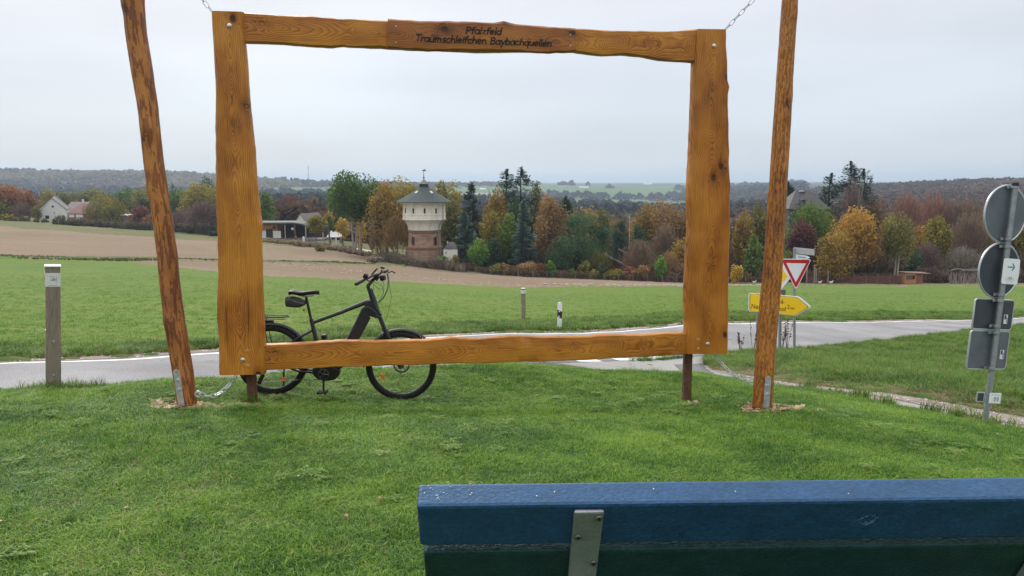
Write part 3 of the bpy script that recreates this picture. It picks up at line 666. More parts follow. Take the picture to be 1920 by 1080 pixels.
# ---------------------------------------------------------------- the two leaning logs
M_log1 = woodmat('bark_streaked_log', light=(.54, .225, .048), mid=(.25, .075, .018), dark=(.07, .022, .010), bark=((26, 26, 6.5), .36), seed=3.3, rough=.5)
M_log2 = woodmat('peeled_log', light=(.56, .225, .038), mid=(.30, .10, .018), dark=(.06, .02, .008), bark=((46, 46, 17), .34), seed=21.3, rough=.5, ring=.05)
def log_pole(label, base_px, base_row, Yb, path, m, Yt, extra, seed, strap_dx):
    b = at(base_px, base_row, Yb); b.z = hz(b.x, b.y)
    t = thing('leaning_log_pole', b, label, 'log pole', 'log poles that hold the hanging frame')
    rows = [p[0] for p in path]; nseg = 110; pts = []; rad = []; wcs = []
    P0 = at(path[0][1], path[0][0], Yb); P1 = at(path[-1][1], path[-1][0], Yt)
    for i in range(nseg):
        f = i / (nseg-1) * (1 + extra)
        p = P0.lerp(P1, f); r0 = .5 * (path[0][2] + (path[-1][2]-path[0][2])*f) / F * 7.9
        px = proj(p.x, p.y, p.z)
        if f <= 1:
            want = np.interp(-px[1], [-q[0] for q in path], [q[1] for q in path]); p = p + Vector(((want - px[0]) / F * p.y, 0, 0))
            r0 = .5 * np.interp(-px[1], [-q[0] for q in path], [q[2] for q in path]) / F * p.y
        pts.append(p); rad.append(max(.05, r0))
    pts[0] = pts[0] - Vector((0, 0, .15))
    vs, fs, wc = [], [], []; sg = 28; ln = 0.
    for i, p in enumerate(pts):
        if i: ln += (pts[i]-pts[i-1]).length
        for k in range(sg):
            a = 2*math.pi*k/sg; q = Vector((math.cos(a), math.sin(a), 0))
            kn = 0.
            for (kz, ka, ks) in [(ln_, an_, s_) for ln_, an_, s_ in KN[seed]]:
                dz = (ln - kz) / .07; da = ((a - ka + math.pi) % (2*math.pi) - math.pi) / .55; kn += ks * math.exp(-dz*dz - da*da)
            r = rad[i] * (1 + .05*mnoise.noise((q.x*1.5, q.y*1.5, ln*1.8+seed)) + .03*mnoise.noise((q.x*5, q.y*5, ln*9+seed))) + kn
            vs.append(p + q*r); wc.append((a*.11, .02*math.sin(3*a), ln))
    for i in range(nseg-1):
        for k in range(sg): fs.append((i*sg+k, i*sg+(k+1) % sg, (i+1)*sg+(k+1) % sg, (i+1)*sg+k))
    fs.append(tuple(reversed(range(sg)))); fs.append(tuple((nseg-1)*sg+k for k in range(sg)))
    mb = MB(); mb.add(vs, fs); mb.at['wc'] = wc; mb.build('trunk', m, t, smooth=True)
    # flat galvanised strap with three bolts on the front
    ax = (pts[12] - pts[2]).normalized()
    nrm = Vector((strap_dx, -1, 0)).normalized(); x = ax.cross(nrm).normalized(); nrm = x.cross(ax).normalized(); 
    if nrm.y > 0: nrm = -nrm
    c0 = P0 + nrm * (rad[2]*1.04 + .003) - ax*.03; R = Matrix((x, nrm, ax)).transposed()
    mb = MB(); mb.box(c0 + ax*.17, (.062, .008, .40), R); st = mb.build('steel_strap', M_steel, t, bevel=.002)
    for k in range(3):
        mb = MB(); mb.disc(c0 + ax*(.17 + .055 + .088*(k-.35)) + nrm*.004, nrm, .017, .008, 6); mb.disc(c0 + ax*(.17 + .055 + .088*(k-.35)) + nrm*.012, nrm, .009, .010, 10); mb.build('bolt', M_steel, st)
    return t, pts, rad
KN = {1: [(.4, 4.9, .012), (.95, 4.3, .016), (1.5, 5.1, .01), (2.2, 4.0, .013), (2.75, 5.0, .016), (3.3, 4.6, .012), (3.9, 3.6, .014), (4.4, 5.2, .012)],
      2: [(.55, 4.6, .008), (1.15, 4.9, .014), (1.9, 4.4, .012), (2.6, 4.7, .012), (3.1, 5.0, .015), (3.75, 4.3, .014), (4.1, 5.3, .010), (3.3, .2, .012), (2.3, 2.9, .012)]}
lp1, pts1, rad1 = log_pole('leaning log pole streaked with dark bark, left of the wooden picture frame', 350, 757, 7.32, [(757, 351, 37), (700, 343, 38), (600, 327, 38), (540, 319, 37), (480, 314, 36), (400, 303, 36), (300, 288, 36), (200, 277, 36), (130, 266, 37), (60, 255, 37), (0, 250, 38)], M_log1, 7.55, .32, 1, -.12)
lp2, pts2, rad2 = log_pole('smooth orange log pole with few bark marks, right of the wooden picture frame', 1430, 764, 7.9, [(764, 1429, 38), (700, 1433, 37), (600, 1440, 37), (500, 1449, 36), (400, 1456, 34), (300, 1462, 32), (200, 1468, 31), (100, 1474, 29), (0, 1481, 28)], M_log2, 8.1, .32, 2, .05)

# ---------------------------------------------------------------- chains
def link_mesh(ln, wd, r):
    mb = MB(); p = []
    h = ln/2 - wd/2
    for k in range(7): a = math.pi*(k/6) ; p.append((math.cos(a)*wd/2, 0, h + math.sin(a)*wd/2))
    for k in range(7): a = math.pi*(1 + k/6); p.append((math.cos(a)*wd/2, 0, -h + math.sin(a)*wd/2))
    mb.tube(p, r, 6, closed=True); return mb
def chain(label, pts, ln, wd, r, ring_at_end=None):
    """chain hung along a polyline; every link its own piece"""
    pts = [Vector(p) for p in pts]; cum = [0]
    for i in range(1, len(pts)): cum.append(cum[-1] + (pts[i]-pts[i-1]).length)
    pitch = ln - 2*r - .001; n = max(2, round(cum[-1]/pitch)); pitch = cum[-1]/n
    t = thing('chain', pts[-1], label, 'chain'); proto = None
    def P(s):
        s = max(0, min(cum[-1], s))
        for i in range(1, len(cum)):
            if s <= cum[i]: return pts[i-1].lerp(pts[i], (s-cum[i-1])/(cum[i]-cum[i-1]+1e-9))
        return pts[-1]
    for i in range(n):
        a, b = P(i*pitch), P((i+1)*pitch); d = (b-a).normalized(); side = Vector((0, 0, 1)) if abs(d.z) < .9 else Vector((0, 1, 0))
        x = d.cross(side).normalized(); y = d.cross(x)
        if i % 2: x, y = y, -x
        M_ = Matrix((x, y, d)).transposed().to_4x4(); M_.translation = (a+b)/2 - ORG[t.name]
        if proto is None:
            mb = link_mesh(ln, wd, r); me_o = mb.build('link', M_steel, t, smooth=True, org=None)
            for v in me_o.data.vertices: v.co = v.co + ORG[t.name]      # back to the link's own axes
            me_o.matrix_local = M_; proto = me_o
        else: again(proto, t, M_)
    if ring_at_end:
        c, nrm = ring_at_end; mb = MB(); nrm = Vector(nrm).normalized(); u = nrm.cross(Vector((0, 0, 1))).normalized(); v = u.cross(nrm)
        mb.tube([Vector(c) + u*.027*math.cos(a*math.pi/7) + v*.027*math.sin(a*math.pi/7) for a in range(14)], .007, 6, closed=True); mb.build('eye_bolt', M_steel, t, smooth=True)
    return t
def sag(a, b, drop, n=18): return [a.lerp(b, k/n) + Vector((0, 0, -drop*4*(k/n)*(1-k/n))) for k in range(n+1)]
A = FP.pt(444, 700, -.16); Bp = at(373, 739, 7.25); Bp = Vector((Bp.x, 7.28, at(373, 739, 7.28).z)); A = at(444, 700, 7.62)
chain('bright chain sagging from the lower left board to the foot of the streaked log', sag(A, Bp, .10), .075, .036, .0062, (Bp + Vector((-.02, 0, 0)), (0.3, -1, .1)))
A = at(1338, 662, 8.55); Bp = at(1407, 716, 7.95)
chain('thin steel chain from the lower right board to the foot of the smooth log', sag(A, Bp, .06), .062, .030, .0052, (Bp + Vector((.015, 0, 0)), (-.3, -1, .1)))
chain('thin chain rising from the top left corner of the picture frame', [FP.pt(397, 21, -.06), at(330, -62, 7.6)], .075, .034, .0045)
chain('thin chain rising from the top right corner of the picture frame', [FP.pt(1364, 54, -.06), at(1470, -62, 8.2)], .075, .034, .0045)

# wood chips and bare soil round the log feet
M_chip = leafmat('wood_chips', (.16, .10, .05), (.34, .23, .12), (.55, .42, .25), .0)
def chips(name, px, Y, rx, ry, n, seed):
    r_ = np.random.default_rng(seed); c = gp(px, Y); a = r_.random(n)*2*math.pi; q = np.sqrt(r_.random(n)) * (1+.35*np.sin(a*3+seed))
    X = c.x + np.cos(a)*q*rx; Yy = c.y + np.sin(a)*q*ry; Z_ = H(X, Yy) + .008 + r_.random(n)*.014
    l = .012 + .030*r_.random(n); wd = l*(.25+.4*r_.random(n)); th_ = r_.random(n)*6.28; ti = (r_.random(n)-.5)*.8
    ux, uy = np.cos(th_), np.sin(th_); V = []
    for sx, sy in ((-1, -1), (1, -1), (1, 1), (-1, 1)): V.append(np.c_[X + sx*l*ux - sy*wd*uy, Yy + sx*l*uy + sy*wd*ux, Z_ + sx*l*ti])
    V = np.stack(V, 1).reshape(-1, 3); Fq = np.arange(4*n).reshape(-1, 4)
    return quick(name, V, Fq, M_chip, 'stuff', attr=r_.random(n), loc=c)
chips('wood_chips', 357, 7.28, .42, .22, 420, 1); chips('wood_chips', 1452, 7.86, .40, .24, 330, 2); chips('wood_chips', 1300, 8.3, .1, .06, 60, 3); chips('wood_chips', 468, 7.5, .12, .07, 80, 4)
# ================================================================ BICYCLE (traced side view, built with depth)
BY = 8.12; S = .745 / 134.8
bo = gp(630, BY) + Vector((.022, 0, 0))
bike = thing('electric_bicycle', bo, 'black electric bicycle with rear rack, parked behind the bottom rail of the wooden frame', 'bicycle')
yaw = math.radians(2.5); BD = Vector((math.cos(yaw), math.sin(yaw), 0)); BN = Vector((math.sin(yaw), -math.cos(yaw), 0))    # BN towards the viewer
slope_b = (gp(751, BY).z - gp(508, BY).z) / (gp(751, BY).x - gp(508, BY).x)
def B(px, row, d=0.):
    """d = metres towards the viewer from the bicycle's middle plane"""
    a = (px - 630) * S; base = 739 + (px - 508) * 7.5 / 243
    h = base - row; hz_ = h * .372 / 67.5 if h < 67.5 else .372 + (h - 67.5) * S * 1.07
    return bo + BD * a + BN * d + Vector((0, 0, hz_ + slope_b * a + .004))
M_tyre = mat('tyre_rubber', (.016, .016, .017), .8, var=.25, scale=40, bump=.6, bscale=120, spec=.3)
M_frame = mat('anthracite_paint', (.020, .022, .027), .32, .2, var=.15, scale=12, coat=.25)
M_alu = mat('dull_alloy', (.16, .165, .17), .4, .8, var=.15)
M_spoke = mat('spoke_steel', (.30, .30, .31), .4, .8, var=.1)
M_cable = mat('black_cable', (.010, .010, .011), .45, var=.2)
M_orange = mat('orange_reflector', (.95, .26, .02), .3, var=.1, scale=60, bump=.3)
M_bag = mat('grey_bag_cloth', (.045, .045, .05), .85, var=.4, scale=18, bump=.5, bscale=80)
M_grey = mat('grey_print', (.22, .22, .22), .6, var=.2, scale=60)
def wheel(px, row, R=.370, steer=0.):
    c = B(px, row); 
    hub = thing('hub_tmp', c, None, None); ORG.pop(hub.name); bpy.data.objects.remove(hub)
    d = Vector((BD.x*math.cos(steer) - BD.y*math.sin(steer), BD.x*math.sin(steer) + BD.y*math.cos(steer), 0)); n = Vector((d.y, -d.x, 0)); z = Vector((0, 0, 1))
    w = bpy.data.objects.new('wheel', None); C.objects.link(w); w.parent = bike; w.location = c - ORG[bike.name]; ORG[w.name] = c
    P = lambda a, r, o=0.: c + d*math.cos(a)*r + z*math.sin(a)*r + n*o
    # tyre with knobs
    mb = MB(); mb.tube([P(2*math.pi*k/64, R-.032) for k in range(64)], .033, 12, closed=True)
    for k in range(84):
        a = 2*math.pi*k/84
        for o, rr_ in ((-.017, R-.006), (.0, R+.001), (.017, R-.006)):
            aa = a + (0.5*2*math.pi/84 if o == 0 else 0); r3 = Matrix((d*-math.sin(aa) + z*math.cos(aa), n, d*math.cos(aa) + z*math.sin(aa))).transposed(); mb.box(P(aa, rr_, o), (.013, .012, .009), r3)
    mb.build('tyre', M_tyre, w, smooth=True)
    mb = MB(); prof = [(R-.060, .014), (R-.066, .0), (R-.060, -.014), (R-.048, -.015), (R-.048, .015)]; vs = []; fs = []; sg = 64
    for k in range(sg):
        for r_, o in prof: vs.append(P(2*math.pi*k/sg, r_, o))
    for k in range(sg):
        for i in range(5): fs.append((k*5+i, k*5+(i+1) % 5, ((k+1) % sg)*5+(i+1) % 5, ((k+1) % sg)*5+i))
    mb.add(vs, fs); mb.build('rim', M_frame, w, smooth=True)
    # printed name strip on the tyre wall, too small to read
    mb = MB(); 
    for k in range(9):
        a = math.radians(-62 + k*2.6); mb.prism([P(a, R-.037, .0265), P(a, R-.025, .0285), P(a+.032, R-.025, .0285), P(a+.032, R-.037, .0265)], n*.0012)
    mb.build('tyre_print', M_grey, w)
    mb = MB(); mb.tube([P(0, 0, -.055), P(0, 0, .055)], .016, 12); mb.disc(P(0, 0, .028), n, .032, .004, 14); mb.disc(P(0, 0, -.032), n, .032, .004, 14); mb.build('hub', M_alu, w, smooth=True)
    # brake disc
    mb = MB(); vs = []; fs = []; sg = 36
    for k in range(sg):
        for r_ in (.070, .090):
            for o in (-.038, -.036): vs.append(P(2*math.pi*k/sg, r_, o))
    for k in range(sg):
        q, p2 = k*4, ((k+1) % sg)*4
        for a_, b_ in ((0, 1), (1, 3), (3, 2), (2, 0)): fs.append((q+a_, q+b_, p2+b_, p2+a_))
    mb.add(vs, fs)
    for k in range(5): a = 2*math.pi*k/5; mb.tube([P(a, .02, -.037), P(a+.35, .072, -.037)], .0035, 4)
    mb.build('brake_disc', M_alu, w)
    proto = None
    for k in range(32):
        a = 2*math.pi*k/32; side = .026 if k % 2 else -.026; a2 = a + (.55 if (k//2) % 2 else -.55)
        mb = MB(); mb.tube([P(a2, .030, side), P(a, R-.062, side*.15)], .0011, 4, cap=False); mb.build('spoke', M_spoke, w)
    # wheel reflectors
    return w, P, n, z, d
RW, RP, n_, z_, d_ = wheel(508, 670); FWh, FPP, n2, z2, d2 = wheel(751, 679, steer=math.radians(-3))
def reflector(w, P, a, r):
    mb = MB(); mb.prism([P(a-.16, r+.002, .012), P(a-.12, r+.022, .012), P(a+.12, r+.022, .012), P(a+.16, r+.002, .012), P(a+.10, r-.014, .012), P(a-.10, r-.014, .012)], BN*.012); mb.build('reflector', M_orange, w)
reflector(FWh, FPP, math.radians(211), .225); reflector(RW, RP, math.radians(-61), .235)
def tube(name, pts, rad, m=None, seg=10, parent=bike, flat=None):
    mb = MB(); mb.tube(pts, rad, seg, flat=flat); return mb.build(name, m or M_frame, parent, smooth=True)
# frame body: one mesh of tubes
mb = MB(); T = lambda p, r, seg=12, flat=None: mb.tube(p, r, seg, flat=flat)
T([B(584, 596), B(594, 642), B(605, 686)], [.022, .024, .028])                       # seat tube
T([B(586, 603), B(640, 584), B(668, 573), B(700, 561)], [.019, .020, .023, .028])   # top tube
T([B(695, 541), B(701, 560), B(710, 588)], [.026, .034, .030], 14)                  # head tube
for s in (1, -1):
    T([B(585, 617, .010*s), B(560, 629, .035*s), B(530, 648, .055*s), B(509, 669, .062*s)], [.014, .013, .012, .013])
    T([B(606, 694, .030*s), B(560, 690, .050*s), B(509, 671, .062*s)], [.016, .012, .012])
mb.build('bicycle_frame', M_frame, bike, smooth=True)
# down tube with battery: fat box section
mb = MB(); pA = [(693, 570), (711, 583), (712, 590), (694, 590), (659, 652), (634, 690), (610, 692), (640, 648), (668, 598), (680, 575)]
mb.prism([B(x, y, .036) for x, y in pA], -BN*.072); mb.build('down_tube', M_frame, bike, bevel=.014)
mb = MB(); pA = [(683, 584), (697, 592), (664, 648), (640, 684), (627, 682), (654, 640), (672, 603)]
mb.prism([B(x, y, .0415) for x, y in pA], -BN*.004); mb.build('battery_cover', mat('battery_black', (.013, .014, .017), .45, var=.2, scale=10), bike, bevel=.002)
mb = MB(); pA = [(684, 573), (690, 562), (702, 558), (712, 578), (714, 589), (700, 592), (690, 586)]; mb.prism([B(x, y, .033) for x, y in pA], -BN*.066); mb.build('head_gusset', M_frame, bike, bevel=.012)
# motor and cranks
mb = MB(); pm = [(585, 684), (600, 679), (622, 680), (637, 688), (633, 700), (624, 707), (606, 709), (592, 704), (584, 695)]
mb.prism([B(x, y, .055) for x, y in pm], -BN*.110); mb.build('motor', M_black, bike, bevel=.014)
bb = B(607, 694)
mb = MB(); mb.tube([bb + BN*.085 + BD*.052*math.cos(k*math.pi/16) + Vector((0, 0, .052*math.sin(k*math.pi/16))) for k in range(32)], .0035, 5, closed=True)
for k in range(34): a = 2*math.pi*k/34; mb.box(bb + BN*.085 + BD*.057*math.cos(a) + Vector((0, 0, .057*math.sin(a))), (.005, .003, .005))
for k in range(5): a = 2*math.pi*k/5; mb.tube([bb + BN*.085, bb + BN*.085 + BD*.05*math.cos(a) + Vector((0, 0, .05*math.sin(a)))], .005, 5)
mb.build('chainring', M_alu, bike)
ch = []
for k in range(9): a = math.pi*(1.5 - k/8) - math.pi; 
upper = [bb + BN*.085 + Vector((0, 0, .054)), B(509, 660, .05)]; lower = [bb + BN*.085 - Vector((0, 0, .054)), B(560, 706, .06), B(490, 712, .05)]
tube('drive_chain', upper, .0035, M_cable, 5); tube('drive_chain', lower, .0035, M_cable, 5)
def crank(px, row, side):
    e = B(px, row, .12*side); s_ = bb + BN*.095*side
    c = tube('crank', [s_, e - BN*.01*side], [.014, .010], M_black, 8)
    mb = MB(); cc = e + BN*.055*side
    mb.box(cc, (.095, .085, .014)); mb.box(cc + BD*.04, (.02, .095, .026)); mb.box(cc - BD*.04, (.02, .095, .026)); mb.build('pedal', M_black, c, bevel=.004)
crank(607, 724, 1); crank(601, 664, -1)
# the far pedal seen above the bottom rail
mb = MB(); c = B(602, 635, -.16); mb.box(c, (.05, .08, .075)); mb.build('pedal', M_black, bike, bevel=.008)
# seat post, saddle, bag
tube('seat_post', [B(576, 556), B(584, 598)], .0145, M_black)
vs = []; fs = []; prof = [(546, 547.5, .070), (550, 546, .078), (556, 546.5, .076), (563, 548.5, .062), (571, 549, .045), (580, 548, .030), (590, 547, .022), (598, 547, .018), (601, 548.5, .010)]
for px, row, hw in prof:
    for k in range(12):
        a = 2*math.pi*k/12; dz = math.sin(a); h = (.012 if dz > 0 else .030 + hw*.12); vs.append(B(px, row, hw*math.cos(a)) + Vector((0, 0, dz*h)))
for i in range(len(prof)-1):
    for k in range(12): fs.append((i*12+k, i*12+(k+1) % 12, (i+1)*12+(k+1) % 12, (i+1)*12+k))
fs.append(tuple(range(12))); fs.append(tuple((len(prof)-1)*12+k for k in reversed(range(12))))
mb = MB(); mb.add(vs, fs); sad = mb.build('saddle', M_black, bike, smooth=True)
mb = MB()
for s in (1, -1): mb.tube([B(556, 552, .022*s), B(572, 556, .020*s), B(588, 555, .016*s), B(596, 550, .010*s)], .004, 6)
mb.build('saddle_rail', M_alu, sad, smooth=True)
vs = []; prof = [(538, 558, 573, .030), (541, 556, 575, .045), (552, 556, 576, .052), (563, 558, 576, .050), (573, 562, 572, .036), (575, 563, 570, .02)]; fs = []
for px, t_, b_, hw in prof:
    for k in range(12):
        a = 2*math.pi*k/12; cz = (t_+b_)/2; vs.append(B(px, cz - (b_-t_)/2*math.sin(a)*(abs(math.sin(a))**-.3 if abs(math.sin(a)) > .01 else 1), hw*math.cos(a)*(abs(math.cos(a))**-.3 if abs(math.cos(a)) > .01 else 1)))
for i in range(len(prof)-1):
    for k in range(12): fs.append((i*12+k, i*12+(k+1) % 12, (i+1)*12+(k+1) % 12, (i+1)*12+k))
fs.append(tuple(range(12))); fs.append(tuple((len(prof)-1)*12+k for k in reversed(range(12))))
mb = MB(); mb.add(vs, fs); bag = mb.build('saddle_bag', M_bag, bike, smooth=True)
tube('piping', [B(540, 561, .046), B(550, 561, .0555), B(560, 565, .0555), B(572, 568, .042)], .003, M_grey, 5, parent=bag)
# rear light under the bag
mb = MB(); mb.ball(B(571, 580, .0), .012, 8, 6); mb.build('rear_light', mat('red_lens', (.25, .02, .02), .3), bike, smooth=True)
# stem, bars, grips, levers, display, lamp
tube('stem', [B(694, 545), B(692, 536), B(700, 527), B(712, 517)], [.018, .020, .018, .018], M_black)
bc = B(712, 516); steer = math.radians(-20); bx = (BN*math.cos(steer) + BD*math.sin(steer)).normalized()      # bar direction, near end swung back
near = bc - BD*.18 + BN*.33 + Vector((0, 0, -.055)); far = bc + BD*.05 - BN*.36 + Vector((0, 0, .0))
tube('handlebar', [near, bc - BD*.05 + BN*.12 + Vector((0, 0, .0)), bc, bc - BN*.14 + BD*.02 + Vector((0, 0, .01)), far], .0125, M_black)
dn = (near - (bc - BD*.05 + BN*.12)).normalized(); tube('grip', [near - dn*.12, near - dn*.06, near, near + dn*.012], [.016, .018, .020, .014], M_black)
tube('grip', [far, far - (bc - far).normalized()*-.12], [.019, .016], M_black)
def lever(p, q, q2): tube('brake_lever', [p, q, q2], [.009, .007, .006], M_black, 7)
lv = near - dn*.15; lever(lv + Vector((0, 0, .0)), lv + Vector((.05, -.0, -.03)), lv + Vector((.012, -.04, -.085)))
mb = MB(); mb.box(lv + Vector((0, 0, .03)), (.045, .035, .05), Euler((.3, .5, 0)).to_matrix()); mb.build('shifter', M_black, bike, bevel=.006)
p = B(725, 518, -.25); lever(p, B(731, 515, -.27), B(738, 519, -.30))
R = Euler((0, math.radians(-48), 0)).to_matrix(); mb = MB(); mb.box(B(703, 513, .02), (.135, .075, .014), R); mb.build('display', M_black, bike, bevel=.006)
mb = MB(); mb.disc(B(716, 523, -.02), Vector((.9, -.25, .15)), .030, .035, 16); mb.disc(B(723, 522, -.02), Vector((.9, -.25, .15)), .026, .004, 16); mb.build('headlight', M_black, bike, smooth=True)
mb = MB(); mb.box(B(719, 505, -.05), (.045, .03, .02), Euler((0, .3, 0)).to_matrix()); mb.tube([B(718, 508, -.05), B(714, 516, -.03)], .008, 6); mb.box(B(709, 521, .01), (.05, .05, .05), Euler((.2, .6, .1)).to_matrix()); mb.build('bar_mount', M_black, bike, bevel=.005)
# cables
def cable(pts, r=.0025, seg=5):
    P_ = [Vector(p) for p in pts]; out_ = []
    for i in range(len(P_)-1):
        p0, p1, p2, p3 = P_[max(0, i-1)], P_[i], P_[i+1], P_[min(len(P_)-1, i+2)]
        for k in range(6):
            t = k/6; out_.append(.5*((2*p1) + (p2-p0)*t + (2*p0-5*p1+4*p2-p3)*t*t + (3*p1-p0-3*p2+p3)*t**3))
    out_.append(P_[-1]); tube('cable', out_, r, M_cable, seg)
cable([B(724, 518, -.2), B(727, 530, -.15), B(727, 543, -.06), B(721, 556, 0), B(711, 566, .02)], .0065, 7)
cable([B(727, 519, -.22), B(729, 540, -.16), B(733, 560, -.1), B(728, 585, .0), B(724, 598, .04)])
cable([lv, B(706, 528, .1), B(718, 534, .04), B(721, 548, .02), B(712, 563, .02)])
cable([B(704, 530, .1), B(715, 541, .05), B(722, 536, .0), B(719, 527, -.02)])
cable([B(704, 533, .05), B(702, 545, .04), B(700, 556, .035)], .002)
# fork and mudguards
mb = MB(); mb.tube([B(706, 589, .055), B(712, 590, 0), B(706, 589, -.055)], .02, 10)
for s in (1, -1):
    o = .055*s; sh = 6 if s > 0 else -3
    mb.tube([B(711+sh*.6, 589, o), B(722+sh*.6, 618, o)], .019, 10); mb.tube([B(720+sh*.6, 612, o), B(736+sh*.3, 645, o), B(750, 679, o)], [.027, .025, .018], 12)
mb.disc(B(716, 587, .055), Vector((-.3, 0, 1)), .016, .02, 12)
mb.build('suspension_fork', M_frame, bike, smooth=True)
def guard(cx, cy, R, a0, a1, name):
    c = B(cx, cy); vs = []; fs = []; n = 40
    for k in range(n+1):
        a = math.radians(a0 + (a1-a0)*k/n)
        for o, dr in ((-.032, -.012), (-.022, 0), (0, .004), (.022, 0), (.032, -.012), (.030, -.014), (0, .000), (-.030, -.014)):
            r_ = R + dr; vs.append(c + BD*math.cos(a)*r_ + Vector((0, 0, math.sin(a)*r_)) + BN*o)
    for k in range(n):
        for i in range(8): fs.append((k*8+i, k*8+(i+1) % 8, (k+1)*8+(i+1) % 8, (k+1)*8+i))
    fs.append(tuple(range(8))); fs.append(tuple(n*8+i for i in reversed(range(8)))); mb = MB(); mb.add(vs, fs); return mb.build(name, M_black, bike, smooth=True)
guard(751, 679, .394, 48, 182, 'front_mudguard'); guard(508, 670, .396, 5, 185, 'rear_mudguard')
mb = MB()
for s in (1, -1):
    mb.tube([B(751, 679, .06*s), B(690, 660, .035*s)], .003, 5); mb.tube([B(508, 670, .065*s), B(445, 640, .035*s)], .003, 5)
mb.build('mudguard_stay', M_black, bike)
# rack
mb = MB()
for s in (1, -1):
    mb.tube([B(430, 591, .055*s), B(500, 591, .055*s), B(530, 592, .050*s), B(541, 591, .03*s), B(543, 592, 0)], .005, 7)
    mb.tube([B(440, 594, .055*s), B(538, 596, .045*s)], .004, 6); mb.tube([B(497, 592, .055*s), B(505, 640, .07*s), B(509, 668, .07*s)], .0045, 6); mb.tube([B(455, 592, .055*s), B(490, 640, .07*s), B(509, 668, .07*s)], .0045, 6)
for px in (435, 465, 495, 522): mb.tube([B(px, 592, -.055), B(px, 592, .055)], .004, 6)
mb.box(B(505, 602, 0), (.10, .03, .04)); mb.build('rear_rack', M_black, bike, smooth=True)
# derailleur, kickstand
mb = MB(); mb.box(B(489, 704, .05), (.04, .02, .075), Euler((0, .5, 0)).to_matrix())
for px, row in ((492, 697), (486, 711)): mb.disc(B(px, row, .062), BN, .024, .006, 12)
mb.build('derailleur', M_black, bike, bevel=.004)
tube('kickstand', [B(528, 690, -.04), B(524, 712, -.10), B(520, 740, -.17)], [.010, .009, .012], M_black, 8)
mb = MB(); mb.box(B(708, 640, -.03), (.02, .02, .08)); mb.build('front_brake', M_black, bike, bevel=.004)

# ================================================================ BENCH (back towards us)
M_blue = mat('blue_recycled_plastic', (.012, .054, .135), .50, var=.22, scale=14, bump=.28, bscale=130, stretch=(.9, 1.3, 1.3), fine=(90, .3), spec=.9)
M_green = mat('green_recycled_plastic', (.012, .036, .034), .42, var=.25, scale=14, bump=.28, bscale=130, stretch=(.9, 1.3, 1.3), fine=(90, .25), spec=.5)
for m_, tint in ((M_blue, (.52, .76, 1.0, 1)), (M_green, (.45, .75, .80, 1))): m_.node_tree.nodes['Principled BSDF'].inputs['Specular Tint'].default_value = tint
lean = math.radians(28)
def bpt(px, row, Y): return at(px, row, Y)
tl = at(781, 950, 1.62); tr = at(1920, 937, 1.662)          # near top edge, left end and where it leaves the picture
bd = Vector((tr.x-tl.x, tr.y-tl.y, 0)); bd = (bd / bd.length); zt = tl.z
bn = Vector((bd.y, -bd.x, 0)); bn = bn if bn.y < 0 else -bn
upv = (Vector((0, 0, 1))*math.cos(lean) + bn*math.sin(lean)).normalized(); outv = (bn*math.cos(lean) - Vector((0, 0, 1))*math.sin(lean)).normalized()
LB = 1.9
bench = thing('park_bench', Vector((tl.x, tl.y, 0)) + bd*LB/2 - bn*.25 + Vector((0, 0, hz(tl.x + .9, tl.y))), 'park bench of thick blue and green plastic planks, seen from behind', 'bench')
Rb = Matrix((bd, outv, upv)).transposed()
PH, PT = .138, .064
def plank(c0, hgt, th_, m, name, label, R=Rb, ln=LB):
    """c0: near top left corner"""
    ax, ay, az = R.col[0], R.col[1], R.col[2]
    mb = MB(); mb.box(Vector(c0) + ax*ln/2 - ay*th_/2 - az*hgt/2, (ln, th_, hgt), R); o = mb.build(name, m, bench, bevel=.008)
    if label: o['label'] = label
    return o
pl1 = plank(tl, PH, PT, M_blue, 'backrest_plank', 'blue top plank of the backrest')
plank(tl - upv*(PH + .024) + bd*.006 - outv*.0, PH, PT, M_green, 'backrest_plank', 'dark green lower plank of the backrest')
plank(tl - upv*2*(PH + .024) + bd*.004, PH, PT, M_blue, 'backrest_plank', None)
# seat planks beyond the backrest
g0 = hz(tl.x+.9, tl.y); zs = g0 + .46; seat_o = Vector((tl.x, tl.y, 0)) - bn*.10
Rs = Matrix((bd, bn, Vector((0, 0, 1)))).transposed()
for k in range(3): plank(seat_o - bn*(.20 + k*.142) + Vector((0, 0, zs)) + bn*.13, .06, .13, M_blue if k != 1 else M_green, 'seat_plank', None, Rs)
def strap(px_):
    # flat grey steel upright screwed to the planks' back
    a = (at(px_, 960, 1.62) - tl).dot(bd)
    base = tl + bd*a + outv*.001
    mb = MB(); wd, th_, ln = .066, .011, 1.12
    mb.box(base - upv*(ln/2 + .012) + outv*th_/2, (wd, th_, ln), Rb); st = mb.build('steel_upright', M_zinc, bench, bevel=.005)
    for du, dv in ((.022, -.030), (-.020, -.095), (.022, -.190), (-.020, -.25), (.022, -.33)):
        c = base + bd*du + upv*dv + outv*(th_ + .0005); mb = MB(); mb.disc(c, outv, .0085, .004, 16); q = mb.build('screw', M_screw, st, bevel=.001)
        mb = MB(); mb.disc(c + outv*.0042, outv, .0035, .0006, 6); mb.build('screw_socket', M_black, st)
    # legs
    f = base - upv*1.1; 
    mb = MB(); mb.box(Vector((base.x, base.y, (g0 + zs)/2)) - bn*.30, (.05, .05, zs-g0 - .06 + .1), Rs); mb.build('leg', M_zinc, bench, bevel=.004)
    mb = MB(); mb.box(Vector((base.x, base.y, zs - .085)) - bn*.24, (.05, .50, .04), Rs); mb.build('seat_bracket', M_zinc, bench, bevel=.004)
M_zinc = mat('dull_zinc_steel', (.30, .32, .33), .42, .55, var=.2, scale=8, fine=(150, .12), bump=.15)
M_screw = mat('screw_steel', (.30, .30, .30), .3, .9, var=.2)
